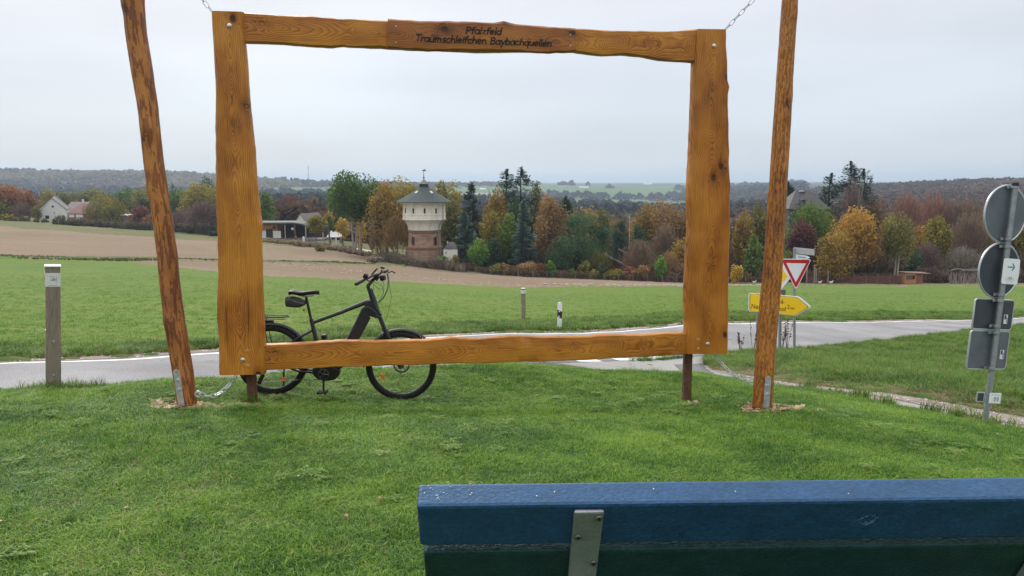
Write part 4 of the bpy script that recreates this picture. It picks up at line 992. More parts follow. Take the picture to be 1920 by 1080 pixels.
strap(1106); strap(2050)
# chalky bird marks and a knot-like gouge in the plastic
M_spl = mat('chalky_marks', (.55, .56, .55), .8, var=.3, scale=90)
mb = MB(); r_ = random.Random(4)
def blob(c, r, mbx, nrm, x, n=7):
    c = Vector(c); y = nrm.cross(x); mbx.prism([c + x*r*math.cos(2*math.pi*k/n)*r_.uniform(.5, 1.3) + y*r*math.sin(2*math.pi*k/n)*r_.uniform(.5, 1.3) for k in range(n)], nrm*.0006)
for k in range(16):
    u = r_.gauss(.045, .022); v = r_.uniform(.008, PT-.010); blob(tl + bd*max(.012, u) - outv*v + upv*.0004, r_.uniform(.0006, .0022), mb, upv, bd)
for u, v in ((.115, .03), (.26, .025), (.30, .035), (.118, .035), (.70, .03), (.95, .02), (.52, .04)): blob(tl + bd*u - outv*v + upv*.0004, .0017, mb, upv, bd)
mb.build('bird_marks', M_spl, pl1)
mb = MB(); c = tl + bd*1.0 - upv*.062 + outv*.0006
for k in range(26):
    a = r_.uniform(0, 6.28); q = r_.uniform(.010, .024); p = c + bd*q*math.cos(a) + upv*q*math.sin(a)*.6; d = (bd*math.cos(a+1.3) + upv*math.sin(a+1.3)*.5).normalized()
    mb.tube([p, p + d*r_.uniform(.003, .009)], .0005, 4)
mb.prism([c + bd*-.008 - upv*.016, c + bd*.016 - upv*.012, c + bd*.004 - upv*.022, c - upv*.018], outv*.0006)
mb.build('gouge_mark', mat('scraped_plastic', (.10, .20, .32), .5, var=.3, scale=60), pl1)

# ================================================================ MARKER POSTS
M_post = mat('weathered_grey_post', (.25, .205, .165), .85, var=.25, scale=7, stretch=(6, 6, .8), bump=.6, bscale=30, fine=(40, .15))
M_white = mat('white_plate', (.72, .72, .71), .5, var=.06, scale=12)
M_print = mat('dark_print', (.05, .04, .09), .6, var=.1)
def marker_post(px, Y, h, rot, label, w_=.132, near=True):
    g = gp(px, Y); t = thing('trail_marker_post', g, label, 'post', 'wooden trail marker posts')
    R = Matrix.Rotation(rot, 3, 'Z'); U = Vector((0, 0, 1))
    mb = MB(); mb.box(g + U*(h/2 - .1), (w_, w_, h + .2), R); mb.build('post', M_post, t, bevel=.006)
    mb = MB(); mb.prism([g + R @ Vector((x*w_*.56, y*w_*.56, 0)) + U*(h + .001) for x, y in ((-1, -1), (1, -1), (1, 1), (-1, 1))], U*.012); mb.build('cap', M_white, t, bevel=.003)
    for k, (ax, ay) in enumerate(((0, -1), (-1, 0))):
        nr = R @ Vector((ax, ay, 0)); x = R @ Vector((1, 0, 0)) if k == 0 else R @ Vector((0, -1, 0))
        c = g + nr*(w_/2 + .001) + U*(h - .055 - .075)
        wd = w_*.5 + .002; hh = .070
        if k and not near: continue
        mb = MB(); mb.prism([c + x*wd - U*hh, c + x*wd + U*hh, c - x*wd + U*hh, c - x*wd - U*hh], nr*.002); pl = mb.build('trail_plate', M_white, t)
        # winding path emblem and a line of print
        mb = MB(); c2 = c + nr*.0022; s_ = wd*.62
        cur = [(-.5, -.1), (-.1, -.35), (.2, -.1), (-.15, .1), (.15, .35), (.55, .0), (.1, -.2), (.5, -.45)]
        mb.tube([c2 + x*a*s_ + U*(b_*s_ + .008) for a, b_ in cur], .0028, 4)
        for v in np.linspace(-.9, .9, 12): mb.box(c2 + x*v*s_ - U*(hh - .012), (.002, .002, .007), R if k == 0 else R @ Matrix.Rotation(math.pi/2, 3, 'Z'))
        for a0, b0, a1, b1 in ((-.75, .8, .35, .8), (.75, .8, .75, -.55)): mb.tube([c2 + x*a0*s_ + U*b0*s_, c2 + x*a1*s_ + U*b1*s_], .0016, 4)
        mb.build('emblem', M_print, pl)
        if k:
            mb = MB(); mb.prism([g + nr*(w_/2+.001) + x*(.022) + U*(-.1), g + nr*(w_/2+.001) + x*.022 + U*h*.50, g + nr*(w_/2+.001) - x*.03 + U*h*.50, g + nr*(w_/2+.001) - x*.03 - U*.1], nr*.006); mb.build('steel_anchor', M_steel, t)
    if near:
        for z in (h*.42, h*.15): mb = MB(); nr = R @ Vector((0, -1, 0)); mb.disc(g + nr*(w_/2) + U*z, nr, .012, .006, 8); mb.build('bolt', M_steel, t)
    return t
mp_ = marker_post(101, 8.0, 1.315, math.radians(31), 'weathered grey trail marker post with white plates at the left edge of the lawn')
mp_.rotation_euler = (0, math.radians(3.9), 0)
marker_post(981, 32, 1.30, math.radians(25), 'small distant trail marker post standing beside the black and white guide post', w_=.15)
# guide post
g = gp(1049, 23.6); t = thing('road_guide_post', g, 'white roadside guide post with slanted black band and reflectors in the verge', 'guide post')
M_plw = mat('white_plastic_post', (.78, .78, .78), .45, var=.06, scale=9)
def gsec(z, w1=.070, d=.05): return [g + Vector((x*w1 + .035*(z-.4)*.35, y*d, z)) for x, y in ((-.9, -1), (.9, -1), (1, -.3), (.5, 1), (-.5, 1), (-1, -.3))]
def gbody(zz, name, m, grow=0., sl=0.):
    mb = MB(); vs = []; n = 6
    for z, s_ in zz: vs += [Vector((g.x + (p.x-g.x)*s_*(1+grow), g.y + (p.y-g.y)*(1+grow), p.z + sl*(p.x-g.x))) for p in gsec(z)]
    fs = [(i*n+k, i*n+(k+1) % n, (i+1)*n+(k+1) % n, (i+1)*n+k) for i in range(len(zz)-1) for k in range(n)] + [tuple(range(n)), tuple((len(zz)-1)*n+k for k in reversed(range(n)))]
    mb.add(vs, fs); return mb.build(name, m, t)
gbody([(-.1, 1.), (.78, 1), (.81, .85), (.825, .5)], 'post', M_plw)
gbody([(.36, 1.), (.58, 1)], 'black_band', M_black, .02, -.5)
for dx, z in ((-.016, .555), (-.020, .405)): mb = MB(); mb.disc(g + Vector((dx, -.054, z)), (0, -1, 0), .022, .006, 10); mb.build('reflector', M_white, t)

# ================================================================ ROAD SIGNS
M_sgnw = mat('sign_white', (.80, .81, .83), .35, var=.03); M_red = mat('sign_red', (.55, .015, .03), .35, var=.06); M_yel = mat('sign_yellow', (.95, .60, .010), .5, var=.04)
M_pole = mat('galvanised_pole', (.30, .32, .33), .45, .5, var=.18, scale=16, fine=(90, .1)); M_edge = mat('sign_rim_alloy', (.55, .57, .58), .35, .6, var=.1)
M_back = mat('dark_sign_back', (.115, .135, .155), .5, .1, var=.2, scale=5, fine=(120, .08)); M_back2 = mat('black_sign_back', (.048, .056, .070), .5, .1, var=.2, scale=5, fine=(120, .08))
def pole(base, top, r, parent, name='pole', m=None):
    mb = MB(); mb.tube([base - Vector((0, 0, .2)), top], r, 12); return mb.build(name, m or M_pole, parent, smooth=True)
def plate(name, poly, pl, off, th_, m, parent, bevel=0.):
    mb = MB(); mb.prism([pl.pt(x, y, off) for x, y in poly], -pl.n*th_); return mb.build(name, m, parent, bevel=bevel)
def shrink(poly, k):
    c = np.mean(poly, axis=0); return [tuple(c + (np.array(p)-c)*k) for p in poly]
def text_on(name, s, pl, px, row, hpx, off, m, parent, wfac=1.0):
    cu = bpy.data.curves.new('tmp', 'FONT'); cu.body = s; cu.size = 1.0; cu.extrude = 0.0; cu.offset = .004
    to = bpy.data.objects.new('tmp', cu); C.objects.link(to); dg = bpy.context.evaluated_depsgraph_get(); me = bpy.data.meshes.new_from_object(to.evaluated_get(dg)); bpy.data.objects.remove(to)
    p0 = pl.pt(px, row, off); sc_ = hpx / F * p0.y / .70; x = pl.d if pl.d.x > 0 else -pl.d
    o_ = ORG[parent.name]; vs = [tuple(p0 + x*v.co.x*sc_*wfac + Vector((0, 0, v.co.y*sc_)) - o_) for v in me.vertices]
    m2 = bpy.data.meshes.new(name); m2.from_pydata(vs, [], [tuple(p.vertices) for p in me.polygons]); m2.materials.append(m); bpy.data.meshes.remove(me)
    o = bpy.data.objects.new(name, m2); C.objects.link(o); o.parent = parent; ORG[o.name] = o_; sol = o.modifiers.new('thickness', 'SOLIDIFY'); sol.thickness = .002; sol.offset = 0; return o
# give way sign with street name boards above
pl = VPlane(1465, 22.15, 1520, 22.0); gY = 22.05; gb = gp(1490, gY)
t = thing('give_way_sign', gb, 'red and white give way triangle with grey street name boards on top', 'road sign')
pole(gb, pl.pt(1490, 466, -.06), .038, t)
tri = [(1464, 487), (1466, 485), (1518, 486), (1520.5, 488), (1494.5, 540), (1491, 541)]
plate('white_rim', tri, pl, .01, .02, M_sgnw, t); red = plate('red_border', shrink(tri, .93), pl, .014, .003, M_red, t); plate('white_field', [(1474, 493.0), (1511, 493.8), (1492, 529)], pl, .018, .003, M_sgnw, red)
p2 = VPlane(1488, 22.3, 1526, 21.6)
nb = plate('street_name_board', [(1488, 464), (1525, 467.5), (1525.5, 479), (1488, 475)], p2, .0, .04, mat('grey_name_board', (.42, .43, .42), .5, var=.08, scale=20), t)
nb2 = plate('street_name_board', [(1493, 476.5), (1513, 479.5), (1520, 483), (1513, 486.3), (1493, 485.5)], p2, .03, .02, M_sgnw, t)
mb = MB()
for k, x in enumerate(np.linspace(1499, 1512, 9)): mb.prism([p2.pt(x, 480.6+.1*k, .034), p2.pt(x, 483.4+.1*k, .034), p2.pt(x+.7, 483.4+.1*k, .034), p2.pt(x+.7, 480.6+.1*k, .034)], p2.n*.002)
mb.build('faded_lettering', M_back, nb2)
mb = MB(); mb.box(p2.pt(1491, 476, -.03), (.09, .08, .32)); mb.build('clamp', M_pole, t)
# priority diamond behind it
pl = VPlane(1430, 22.9, 1480, 22.3); db = gp(1463, 22.7)
t = thing('priority_road_sign', db, 'yellow and white diamond sign half hidden by the smooth log and the triangle', 'road sign')
pole(db, pl.pt(1463, 500, -.05), .036, t)
dia = [(1454, 482), (1457, 482), (1480, 517), (1480, 520), (1457, 549), (1454, 549), (1431, 519), (1431, 516)]; dia = [(x + 3, y) for x, y in dia]
plate('white_diamond', dia, pl, 0, .02, M_sgnw, t, .0); plate('yellow_diamond', [(1458.5, 490), (1476.5, 518.5), (1458.5, 542), (1440, 518)], pl, .006, .004, M_yel, t)
mb = MB(); mb.box(pl.pt(1468, 549, -.03), (.10, .06, .18)); mb.build('clamp', M_back, t)
# yellow direction sign
pl = VPlane(1403, 21.9, 1517, 21.1); lb = gp(1420, 21.8)
t = thing('direction_sign', lb, 'yellow arrow shaped direction sign reading 2 km, crossed by the smooth log', 'road sign')
pole(lb, pl.pt(1420, 549, -.05), .038, t); lb2 = gp(1462, 21.55); pole(lb2, pl.pt(1462, 553, -.05), .038, t)
arr = [(1403.5, 552), (1406, 549.5), (1492, 556), (1497, 557.5), (1517, 574), (1517, 577), (1494, 591), (1489, 592), (1406, 584), (1403.5, 581)]
plate('white_rim', [(x+2.5 if x > 1490 else x, y) for x, y in arr], pl, -.02, .03, M_sgnw, t)
plate('white_edge', arr, pl, .006, .02, M_sgnw, t); plate('black_border', shrink(arr, .966), pl, .009, .003, M_black, t)
yf = plate('yellow_field', shrink(arr, .945), pl, .013, .003, M_yel, t)
text_on('lettering', 'Ner', pl, 1408.5, 578, 9, .015, M_black, yf, .82); text_on('lettering', 'ld-', pl, 1461, 569, 8.5, .015, M_black, yf, .8)
text_on('lettering', 'hof', pl, 1460.5, 582.5, 8.5, .015, M_black, yf, .8); text_on('lettering', '2', pl, 1476, 578.5, 7.5, .015, M_black, yf, .9); text_on('lettering', 'km', pl, 1482.5, 579.5, 4.6, .015, M_black, yf, .85)
# foreground pole with sign backs
sb = gp(1845, 8.2); stp = at(1904, 343, 8.33)
t = thing('sign_pole', sb, 'leaning grey pole at the right edge carrying five sign plates seen from behind', 'road sign')
pole(sb, stp, .030, t)
k_ = (stp - sb).normalized(); frac = lambda row: (795-row)/(795-343)
def onpole(row): 
    f = frac(row); 
    for _ in range(4):
        p = sb.lerp(stp, f); r_ = proj(p.x, p.y, p.z)[1]; f += (r_ - row)/(795-343)
    return sb.lerp(stp, f)
mb = MB(); mb.tube([onpole(349), onpole(343)], .033, 12); mb.build('pole_cap', M_black, t)
def local(yawd):
    h = Vector((math.cos(math.radians(yawd)), math.sin(math.radians(yawd)), 0)); h = (h - k_*h.dot(k_)).normalized(); n = h.cross(k_); n = n if n.y < 0 else -n; return h, n
def clampring(row, h, n):
    c = onpole(row); mb = MB(); mb.tube([c - k_*.014, c + k_*.014], .037, 14); mb.box(c - n*.045, (.05, .03, .03)); mb.box(c + h*.06 - n*.03, (.045, .012, .03), Matrix((h, n, k_)).transposed()); mb.box(c - h*.06 - n*.03, (.045, .012, .03), Matrix((h, n, k_)).transposed()); mb.build('clamp', M_pole, t, bevel=.003)
def backplate(row, hw, hh, yawd, round_, mback, dh=0., label=None):
    h, n = local(yawd); c = onpole(row) - n*.062 + h*dh; R = Matrix((h, n, k_)).transposed()
    mb = MB()
    if round_: mb.disc(c, n, hw, .014, 48, up=k_); pb = mb.build('sign_plate', mback, t)
    else:
        r_ = .03; pts_ = []
        for cx, cz, a0 in ((1, 1, 0), (-1, 1, 90), (-1, -1, 180), (1, -1, 270)):
            for a in range(0, 91, 30): pts_.append(c + h*(cx*(hw-r_) + r_*math.cos(math.radians(a0+a))) + k_*(cz*(hh-r_) + r_*math.sin(math.radians(a0+a))))
        mb.prism(pts_, n*.012); pb = mb.build('sign_plate', mback, t)
    if label: pb['label'] = label
    mb = MB()
    if round_: mb.tube([c + n*.008 + h*hw*math.cos(2*math.pi*i/48) + k_*hw*math.sin(2*math.pi*i/48) for i in range(48)], .011, 8, closed=True)
    else: mb.tube([p + n*.006 for p in pts_], .009, 6, closed=True)
    mb.build('rim', M_edge, pb, smooth=True); return pb, c, h, n
p1_ = backplate(402, .300, .3, 20, True, M_back, -.02, 'upper round sign plate, grey back')
p2_ = backplate(508, .292, .3, 20, True, M_back2, -.005, 'lower round sign plate, nearly black back')
p3_ = backplate(591, .285, .160, 20, False, M_back2, -.005, 'wide rectangular plate under the round signs'); p4_ = backplate(658, .285, .205, 20, False, M_back, -.012, 'tall rectangular plate, lowest of the large ones')
h, n = local(30)
for r_ in (352, 449, 463, 553, 564, 612, 624, 691): clampring(r_, h, n)
for pb, row, dh in ((p3_, 597, .185), (p4_, 677, .205)):
    c, h_, n_p = pb[1], pb[2], pb[3]; mb = MB(); q = c + h_*(dh - .0) + n_p*.0125 - k_*.045; mb.prism([q - h_*.028 - k_*.05, q + h_*.028 - k_*.05, q + h_*.028 + k_*.05, q - h_*.028 + k_*.05], n_p*.0012); st = mb.build('sticker', M_white, pb[0])
    mb = MB(); mb.prism([q - h_*.020 + k_*.045 + n_p*.0015, q - h_*.020 - k_*.0 + n_p*.0015, q + h_*.006 + k_*.0 + n_p*.0015, q + h_*.006 + k_*.045 + n_p*.0015], n_p*.001); mb.prism([q + h_*.012 + k_*.02 + n_p*.0015, q + h_*.012 - k_*.04 + n_p*.0015, q + h_*.02 - k_*.04 + n_p*.0015, q + h_*.02 + k_*.02 + n_p*.0015], n_p*.001); mb.build('sticker_print', M_print, pb[0])
# white cycle route plate with green arrow and bicycle
h, n = local(10); c = onpole(508) + n*.038 + h*.045; hw, hh = .098, .135
mb = MB(); pts_ = []
for cx, cz, a0 in ((1, 1, 0), (-1, 1, 90), (-1, -1, 180), (1, -1, 270)):
    for a in range(0, 91, 30): pts_.append(c + h*(cx*(hw-.02) + .02*math.cos(math.radians(a0+a))) + k_*(cz*(hh-.02) + .02*math.sin(math.radians(a0+a))))
mb.prism(pts_, n*.003); rp = mb.build('cycle_route_plate', M_sgnw, t); rp['label'] = 'white plate with green arrow above a bicycle symbol'
M_gr = mat('route_green', (.02, .26, .22), .5, var=.05); f0 = c + n*.0035
mb = MB(); mb.prism([f0 + h*a + k_*b_ for a, b_ in ((-.045, .040), (.02, .040), (.02, .052), (-.045, .052))], n*.001)
mb.prism([f0 + h*a + k_*b_ for a, b_ in ((.005, .085), (.018, .085), (.045, .046), (.018, .007), (.005, .007), (.028, .046))], n*.0012)
mb.build('green_arrow', M_gr, rp)
mb = MB()
for dx in (-.027, .027): mb.tube([f0 + n*.001 + h*(dx + .019*math.cos(2*math.pi*i/14)) + k_*(-.085 + .019*math.sin(2*math.pi*i/14)) for i in range(14)], .0014, 4, closed=True)
for a0, b0, a1, b1 in ((-.027, -.085, -.012, -.060), (-.012, -.060, .016, -.060), (.016, -.060, .027, -.085), (-.012, -.060, 0, -.085), (0, -.085, .016, -.060), (.016, -.060, .013, -.048), (-.012, -.060, -.016, -.050)):
    mb.tube([f0 + n*.001 + h*a0 + k_*b0, f0 + n*.001 + h*a1 + k_*b1], .0014, 4)
for dx in (-.028, .03): mb.box(f0 + h*dx + k_*.112, (.004, .002, .004))
for dx in (-.028, .0, .03): mb.box(f0 + h*dx + k_*-.118, (.004, .002, .004))
mb.build('bicycle_symbol', mat('pale_green_print', (.25, .45, .42), .5), rp)
# two little plates near the foot
c = onpole(745); h, n = local(12)
mb = MB(); q = c + n*.034 + h*.058; mb.prism([q - h*.072 - k_*.056, q + h*.072 - k_*.056, q + h*.072 + k_*.056, q - h*.072 + k_*.056], n*.008); lp = mb.build('number_plate', M_sgnw, t, bevel=.003)
mb = MB()
for dx in (-.006, .030): mb.tube([q + n*.0085 + h*(dx + .009*math.cos(2*math.pi*i/12)) + k_*(-.008 + .022*math.sin(2*math.pi*i/12)) for i in range(12)], .0028, 4, closed=True)
for v in np.linspace(-.05, .05, 9): mb.box(q + n*.0085 + h*v + k_*.038, (.006, .001, .005))
mb.build('lettering', M_black, lp)
mb = MB(); q = c - n*.01 - h*.085; mb.prism([q - h*.05 - k_*.055, q + h*.05 - k_*.055, q + h*.05 + k_*.055, q - h*.05 + k_*.055], n*.006); sp = mb.build('small_plate', M_edge, t, bevel=.002)
mb = MB(); q = q + n*.0065; mb.prism([q - h*.038 - k_*.043, q + h*.038 - k_*.043, q + h*.038 + k_*.043, q - h*.038 + k_*.043], n*.001); mb.build('dark_face', M_back2, sp)
# ================================================================ TREES
M_bark = mat('tree_bark', (.11, .09, .07), .9, var=.3, scale=2.5, stretch=(3, 3, .6)); M_pale = mat('pale_bark', (.34, .30, .26), .85, var=.25, scale=2.5, stretch=(2, 2, .8)); M_dbark = mat('dark_bark', (.055, .045, .04), .9, var=.3, scale=2)
PAL0 = {
 'green':   ((.034, .066, .012), (.075, .125, .022), (.15, .18, .035)),
 'poplar':  ((.024, .050, .010), (.055, .10, .020), (.12, .17, .035)),
 'bright':  ((.05, .11, .015), (.09, .18, .025), (.16, .24, .04)),
 'olive':   ((.05, .055, .015), (.10, .095, .025), (.17, .15, .035)),
 'yolive':  ((.08, .07, .014), (.17, .14, .022), (.27, .21, .03)),
 'yellow':  ((.16, .11, .012), (.33, .21, .018), (.48, .31, .03)),
 'ochre':   ((.075, .055, .014), (.19, .125, .026), (.30, .20, .04)),
 'orange':  ((.11, .065, .016), (.27, .150, .028), (.40, .24, .045)),
 'copper':  ((.080, .050, .022), (.175, .105, .042), (.26, .165, .065)),
 'rust':    ((.070, .036, .022), (.165, .075, .036), (.27, .13, .055)),
 'brown':   ((.065, .045, .034), (.125, .085, .058), (.19, .13, .085)),
 'purple':  ((.045, .032, .032), (.095, .062, .058), (.15, .10, .085)),
 'maroon':  ((.030, .012, .014), (.075, .026, .028), (.12, .045, .04)),
 'red':     ((.060, .026, .022), (.125, .050, .038), (.19, .085, .06)),
 'conifer': ((.012, .026, .018), (.030, .056, .034), (.060, .095, .055)),
 'blue':    ((.035, .070, .062), (.075, .125, .110), (.14, .20, .17)),
 'pine':    ((.016, .035, .017), (.038, .075, .032), (.07, .115, .05)),
 'redbr':   ((.09, .045, .035), (.17, .085, .06), (.25, .14, .10)),
 'grey':    ((.09, .08, .065), (.16, .14, .11), (.24, .20, .16)),
}
PAL = {k: tuple(tuple(min(.7, x*(1.85 if k in ('copper', 'brown', 'purple', 'redbr', 'olive', 'grey', 'maroon') else 1.6)) for x in c) for c in v) for k, v in PAL0.items()}
def quads(P, U, Vv):
    """quads centred at P spanned by half vectors U, V"""
    V = np.stack([P-U-Vv, P+U-Vv, P+U+Vv, P-U+Vv], 1).reshape(-1, 3); return V, np.arange(len(V)).reshape(-1, 4)
def unit(n, r): v = r.normal(size=(n, 3)); return v / np.linalg.norm(v, axis=1)[:, None]
def leafcloud(P, size, r, up=.25, asp=.7):
    n = len(P); a = unit(n, r); b = np.cross(a, unit(n, r)); b /= np.linalg.norm(b, axis=1)[:, None] + 1e-9
    s = size * (.55 + .9*r.random(n))[:, None]; return quads(P, a*s, b*s*asp)
NAMES = {'broad': 'broadleaf_tree', 'bare': 'bare_tree', 'cone': 'conifer_tree', 'pine': 'pine_tree', 'shrub': 'garden_shrub', 'column': 'columnar_tree', 'weep': 'weeping_tree'}
def tree(px, top, base, wpx, Y, kind, pal, label, cb=None, n=None, stems=1, cat='tree', pale=False, group=None, seed=None, dens=1.0, lean=0., mix=None):
    r = np.random.default_rng(abs(int(px*7 + top)) if seed is None else seed)
    g = gp(px, Y); s = Y / F * 1.02; zt = CAMZ - Y * slope(top)
    gz = g.z; zb = gz if base is None else min(gz + 0, gz); h = max(.8, zt - gz); R = wpx * s / 2
    if cb is None: cz0 = gz + (0.16*h if kind in ('broad', 'bare', 'weep') else 0.03*h)
    else: cz0 = CAMZ - Y * slope(cb)
    if kind == 'shrub': cz0 = gz
    ch = zt - cz0
    t = thing(NAMES[kind] if cat == 'tree' else cat.replace(' ', '_'), g, label, cat, group)
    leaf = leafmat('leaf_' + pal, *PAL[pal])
    area = wpx * max(20, (F*ch/Y)); px_leaf = 2.1 if area < 3000 else 2.4
    size = px_leaf * Y / F * .55
    if n is None: n = int(np.clip(area * .75 * dens, 250, 9000))
    C0 = np.array([g.x + lean, g.y, cz0 + ch/2])
    if kind == 'cone': R *= 1.45; n = int(min(7500, n*1.5))
    if kind in ('broad', 'shrub', 'weep', 'column', 'pine'):
        nl = {'broad': 18, 'shrub': 9, 'weep': 16, 'column': 9, 'pine': 17}[kind]
        # lobes of foliage spread through an uneven crown
        d = unit(nl, r); q = .35 + .50*r.random(nl)
        LC = d * q[:, None] * np.array([R, R, ch/2]) * (1, 1, 1)
        if kind in ('broad', 'shrub'): LC[:, 2] += -.10*ch*(np.hypot(LC[:, 0], LC[:, 1])/max(R, .1))
        LR = (.26 + .24*r.random(nl)); LRx = LR*R*1.15; LRz = LR*ch/2*(1.0 if kind != 'pine' else .38)*1.15
        if kind == 'pine': LRx *= 1.3
        kx = R / (np.hypot(LC[:, 0], LC[:, 1]) + LRx*.85).max(); kz = (ch/2) / (LC[:, 2] + LRz*.92).max(); LC[:, :2] *= kx; LRx = LRx*kx; LC[:, 2] = np.where(LC[:, 2] > 0, LC[:, 2]*kz, LC[:, 2]); LRz = LRz*min(kz, 1.25)
        li = r.integers(0, nl, n); u = unit(n, r); rad = (r.random(n)**.30); 
        P = LC[li] + u*rad[:, None]*np.stack([LRx[li], LRx[li], LRz[li]], 1)
        k = n//6; P[:k] = unit(k, r)*np.array([R, R, ch/2])*(r.random(k)**.4)[:, None]*.95
        if kind == 'weep': P[:, 2] -= r.random(n)*.22*ch*(np.hypot(P[:, 0], P[:, 1])/R)
        P = P + C0
        V, Fq = leafcloud(P, size, r, asp=.75 if kind != 'pine' else .35)
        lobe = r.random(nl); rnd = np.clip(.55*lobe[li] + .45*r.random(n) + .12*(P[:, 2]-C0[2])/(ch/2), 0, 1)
    elif kind == 'cone':
        nb = int(np.clip(F*ch/Y*1.1, 40, 150)); bf = r.random(nb)**1.15*.97; baz = r.random(nb)*6.283; bl = R*((1-bf)**.62)*(.40 + .75*r.random(nb)) + .08*R
        bi = np.searchsorted(np.cumsum((bl+.12*R)/(bl+.12*R).sum()), r.random(n)).clip(0, nb-1); q = r.random(n)**.65; f = bf[bi]; az = baz[bi] + (r.random(n)-.5)*.55*(1.1-q*.5)
        rr_ = bl[bi]*q; P = np.stack([np.cos(az)*rr_, np.sin(az)*rr_, -ch/2 + ch*f - .22*rr_ + .10*bl[bi]*q*q + (r.random(n)-.5)*(.16*R + .02*ch)], 1) + C0
        tt = n//45; P[:tt] = C0 + np.stack([(r.random(tt)-.5)*R*.05, (r.random(tt)-.5)*R*.05, ch/2*(.80+.22*r.random(tt))], 1)
        out_ = np.stack([np.cos(az), np.sin(az), -.15 + .5*q], 1); sd_ = np.stack([-np.sin(az), np.cos(az), (r.random(n)-.5)*1.2], 1)
        s_ = size*(.7+.9*r.random(n))[:, None]; V, Fq = quads(P, out_*s_*1.2, sd_*s_*.65)
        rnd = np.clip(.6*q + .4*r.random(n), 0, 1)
    else:   # bare: haze of twigs
        u = unit(n, r); u[:, 2] = np.abs(u[:, 2])*1.6 - .75; q = r.random(n)**.45
        bump_ = 1 + .22*np.sin(5*np.arctan2(u[:, 1], u[:, 0]) + px) * np.cos(3*u[:, 2]+px) + .12*np.sin(11*np.arctan2(u[:, 1], u[:, 0]))
        P = u*q[:, None]*np.array([R, R, ch*.56])*bump_[:, None] + C0; P[:, 2] = np.clip(P[:, 2], cz0, zt*1.0 + .02*ch)
        dirr = (P - (C0 - np.array([0, 0, ch*.55]))); dirr /= np.linalg.norm(dirr, axis=1)[:, None]; dirr += unit(n, r)*.35
        sd_ = np.cross(dirr, unit(n, r)); sd_ /= np.linalg.norm(sd_, axis=1)[:, None] + 1e-9
        s_ = size*(1.2 + 1.6*r.random(n))[:, None]; V, Fq = quads(P, dirr*s_, sd_*size*.20)
        rnd = r.random(n)
        if mix:
            pass
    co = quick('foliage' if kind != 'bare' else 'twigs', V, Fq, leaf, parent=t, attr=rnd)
    # trunk and limbs
    m = M_pale if pale else (M_dbark if kind in ('cone', 'pine') else M_bark)
    if kind == 'shrub':
        mb = MB()
        for k in range(4): a = k*1.6; mb.tube([g - Vector((0, 0, .1)), g + Vector((math.cos(a)*R*.3, math.sin(a)*R*.3, h*.55))], [.05, .02], 5)
        mb.build('stems', m, t); return t
    mb = MB(); tr_ = max(.10, h*.018) * (1 if stems == 1 else .62)
    for q in range(stems):
        a = q*2.2 + px; o = Vector((math.cos(a), math.sin(a)*.5, 0)) * (0 if stems == 1 else R*.12); o2 = Vector((math.cos(a), math.sin(a)*.5, 0)) * (R*.06 if stems == 1 else R*.42)
        if lean: o2 += Vector((lean, 0, 0))
        B0 = g + o - Vector((0, 0, .3)); T0 = Vector((g.x, g.y, cz0 + ch*(.72 if kind not in ('cone',) else .96))) + o2; M0 = B0.lerp(T0, .45) + Vector((math.sin(px+q)*.05*h, 0, 0))*(0 if kind == 'cone' else 1)
        mb.tube([B0, B0.lerp(M0, .5), M0, M0.lerp(T0, .5), T0], [tr_*1.25, tr_, tr_*.8, tr_*.5, tr_*.15], 7)
        if kind in ('broad', 'bare', 'weep', 'pine'):
            for k in range(9 if kind == 'bare' else 6):
                f = .30 + .6*r.random(); s0 = M0.lerp(T0, f) if r.random() < .7 else B0.lerp(M0, .65+.3*r.random()); az = r.random()*6.28; e = s0 + Vector((math.cos(az)*R*.62, math.sin(az)*R*.62, ch*(.12+.22*r.random())))
                e.z = min(e.z, zt - .08*ch); mid = s0.lerp(e, .5) + Vector((0, 0, -.03*ch if kind != 'bare' else -.05*ch)); mb.tube([s0, mid, e], [tr_*.42, tr_*.28, tr_*.08], 5)
                if kind == 'bare':
                    for j in range(3): a2 = az + (r.random()-.5)*1.6; e2 = mid + Vector((math.cos(a2)*R*.4, math.sin(a2)*R*.4, ch*(.15+.2*r.random()))); e2.z = min(e2.z, zt - .04*ch); mb.tube([mid, e2], [tr_*.2, tr_*.05], 4)
    mb.build('trunk', m, t, smooth=True); return t
T_ = tree
# --- left: around the two houses
T_(-95, 352, 418, 120, 285, 'broad', 'rust', 'large rust tree outermost at the left edge behind the ploughed field')
T_(-25, 348, 414, 80, 292, 'broad', 'red', 'dark red tree at the very left edge, tucked behind the orange topped one')
T_(22, 345, 414, 92, 282, 'broad', 'rust', 'big orange red tree at the left edge left of the white gabled house', dens=1.2)
T_(56, 358, 412, 52, 279, 'broad', 'rust', 'rust brown tree leaning against the white gabled house on its left')
T_(4, 374, 414, 56, 276, 'broad', 'olive', 'low dark olive tree in front of the orange red tree at the left edge')
T_(70, 384, 414, 22, 270, 'broad', 'olive', 'small dark tree standing at the left corner of the white gabled house')
T_(42, 380, 414, 34, 272, 'bare', 'purple', 'greyish bare bush tree left of the small dark tree by the white house')
T_(17, 400, 414, 24, 262, 'shrub', 'yolive', 'yellowish round bush on the grass strip at the far left', cat='shrub')
T_(95, 352, 388, 40, 420, 'broad', 'yolive', 'pale yellow green tree rising behind the roof of the white gabled house')
T_(122, 354, 388, 36, 425, 'broad', 'olive', 'dull green tree behind the white house, second from its roof')
T_(148, 356, 388, 44, 430, 'broad', 'olive', 'olive tree in the background right above the red roofed house')
T_(178, 350, 390, 54, 430, 'broad', 'olive', 'wide olive tree in the background just right of the red roofed house')
T_(196, 362, 425, 56, 330, 'broad', 'yolive', 'olive yellow tree behind the garden right of the red roofed house')
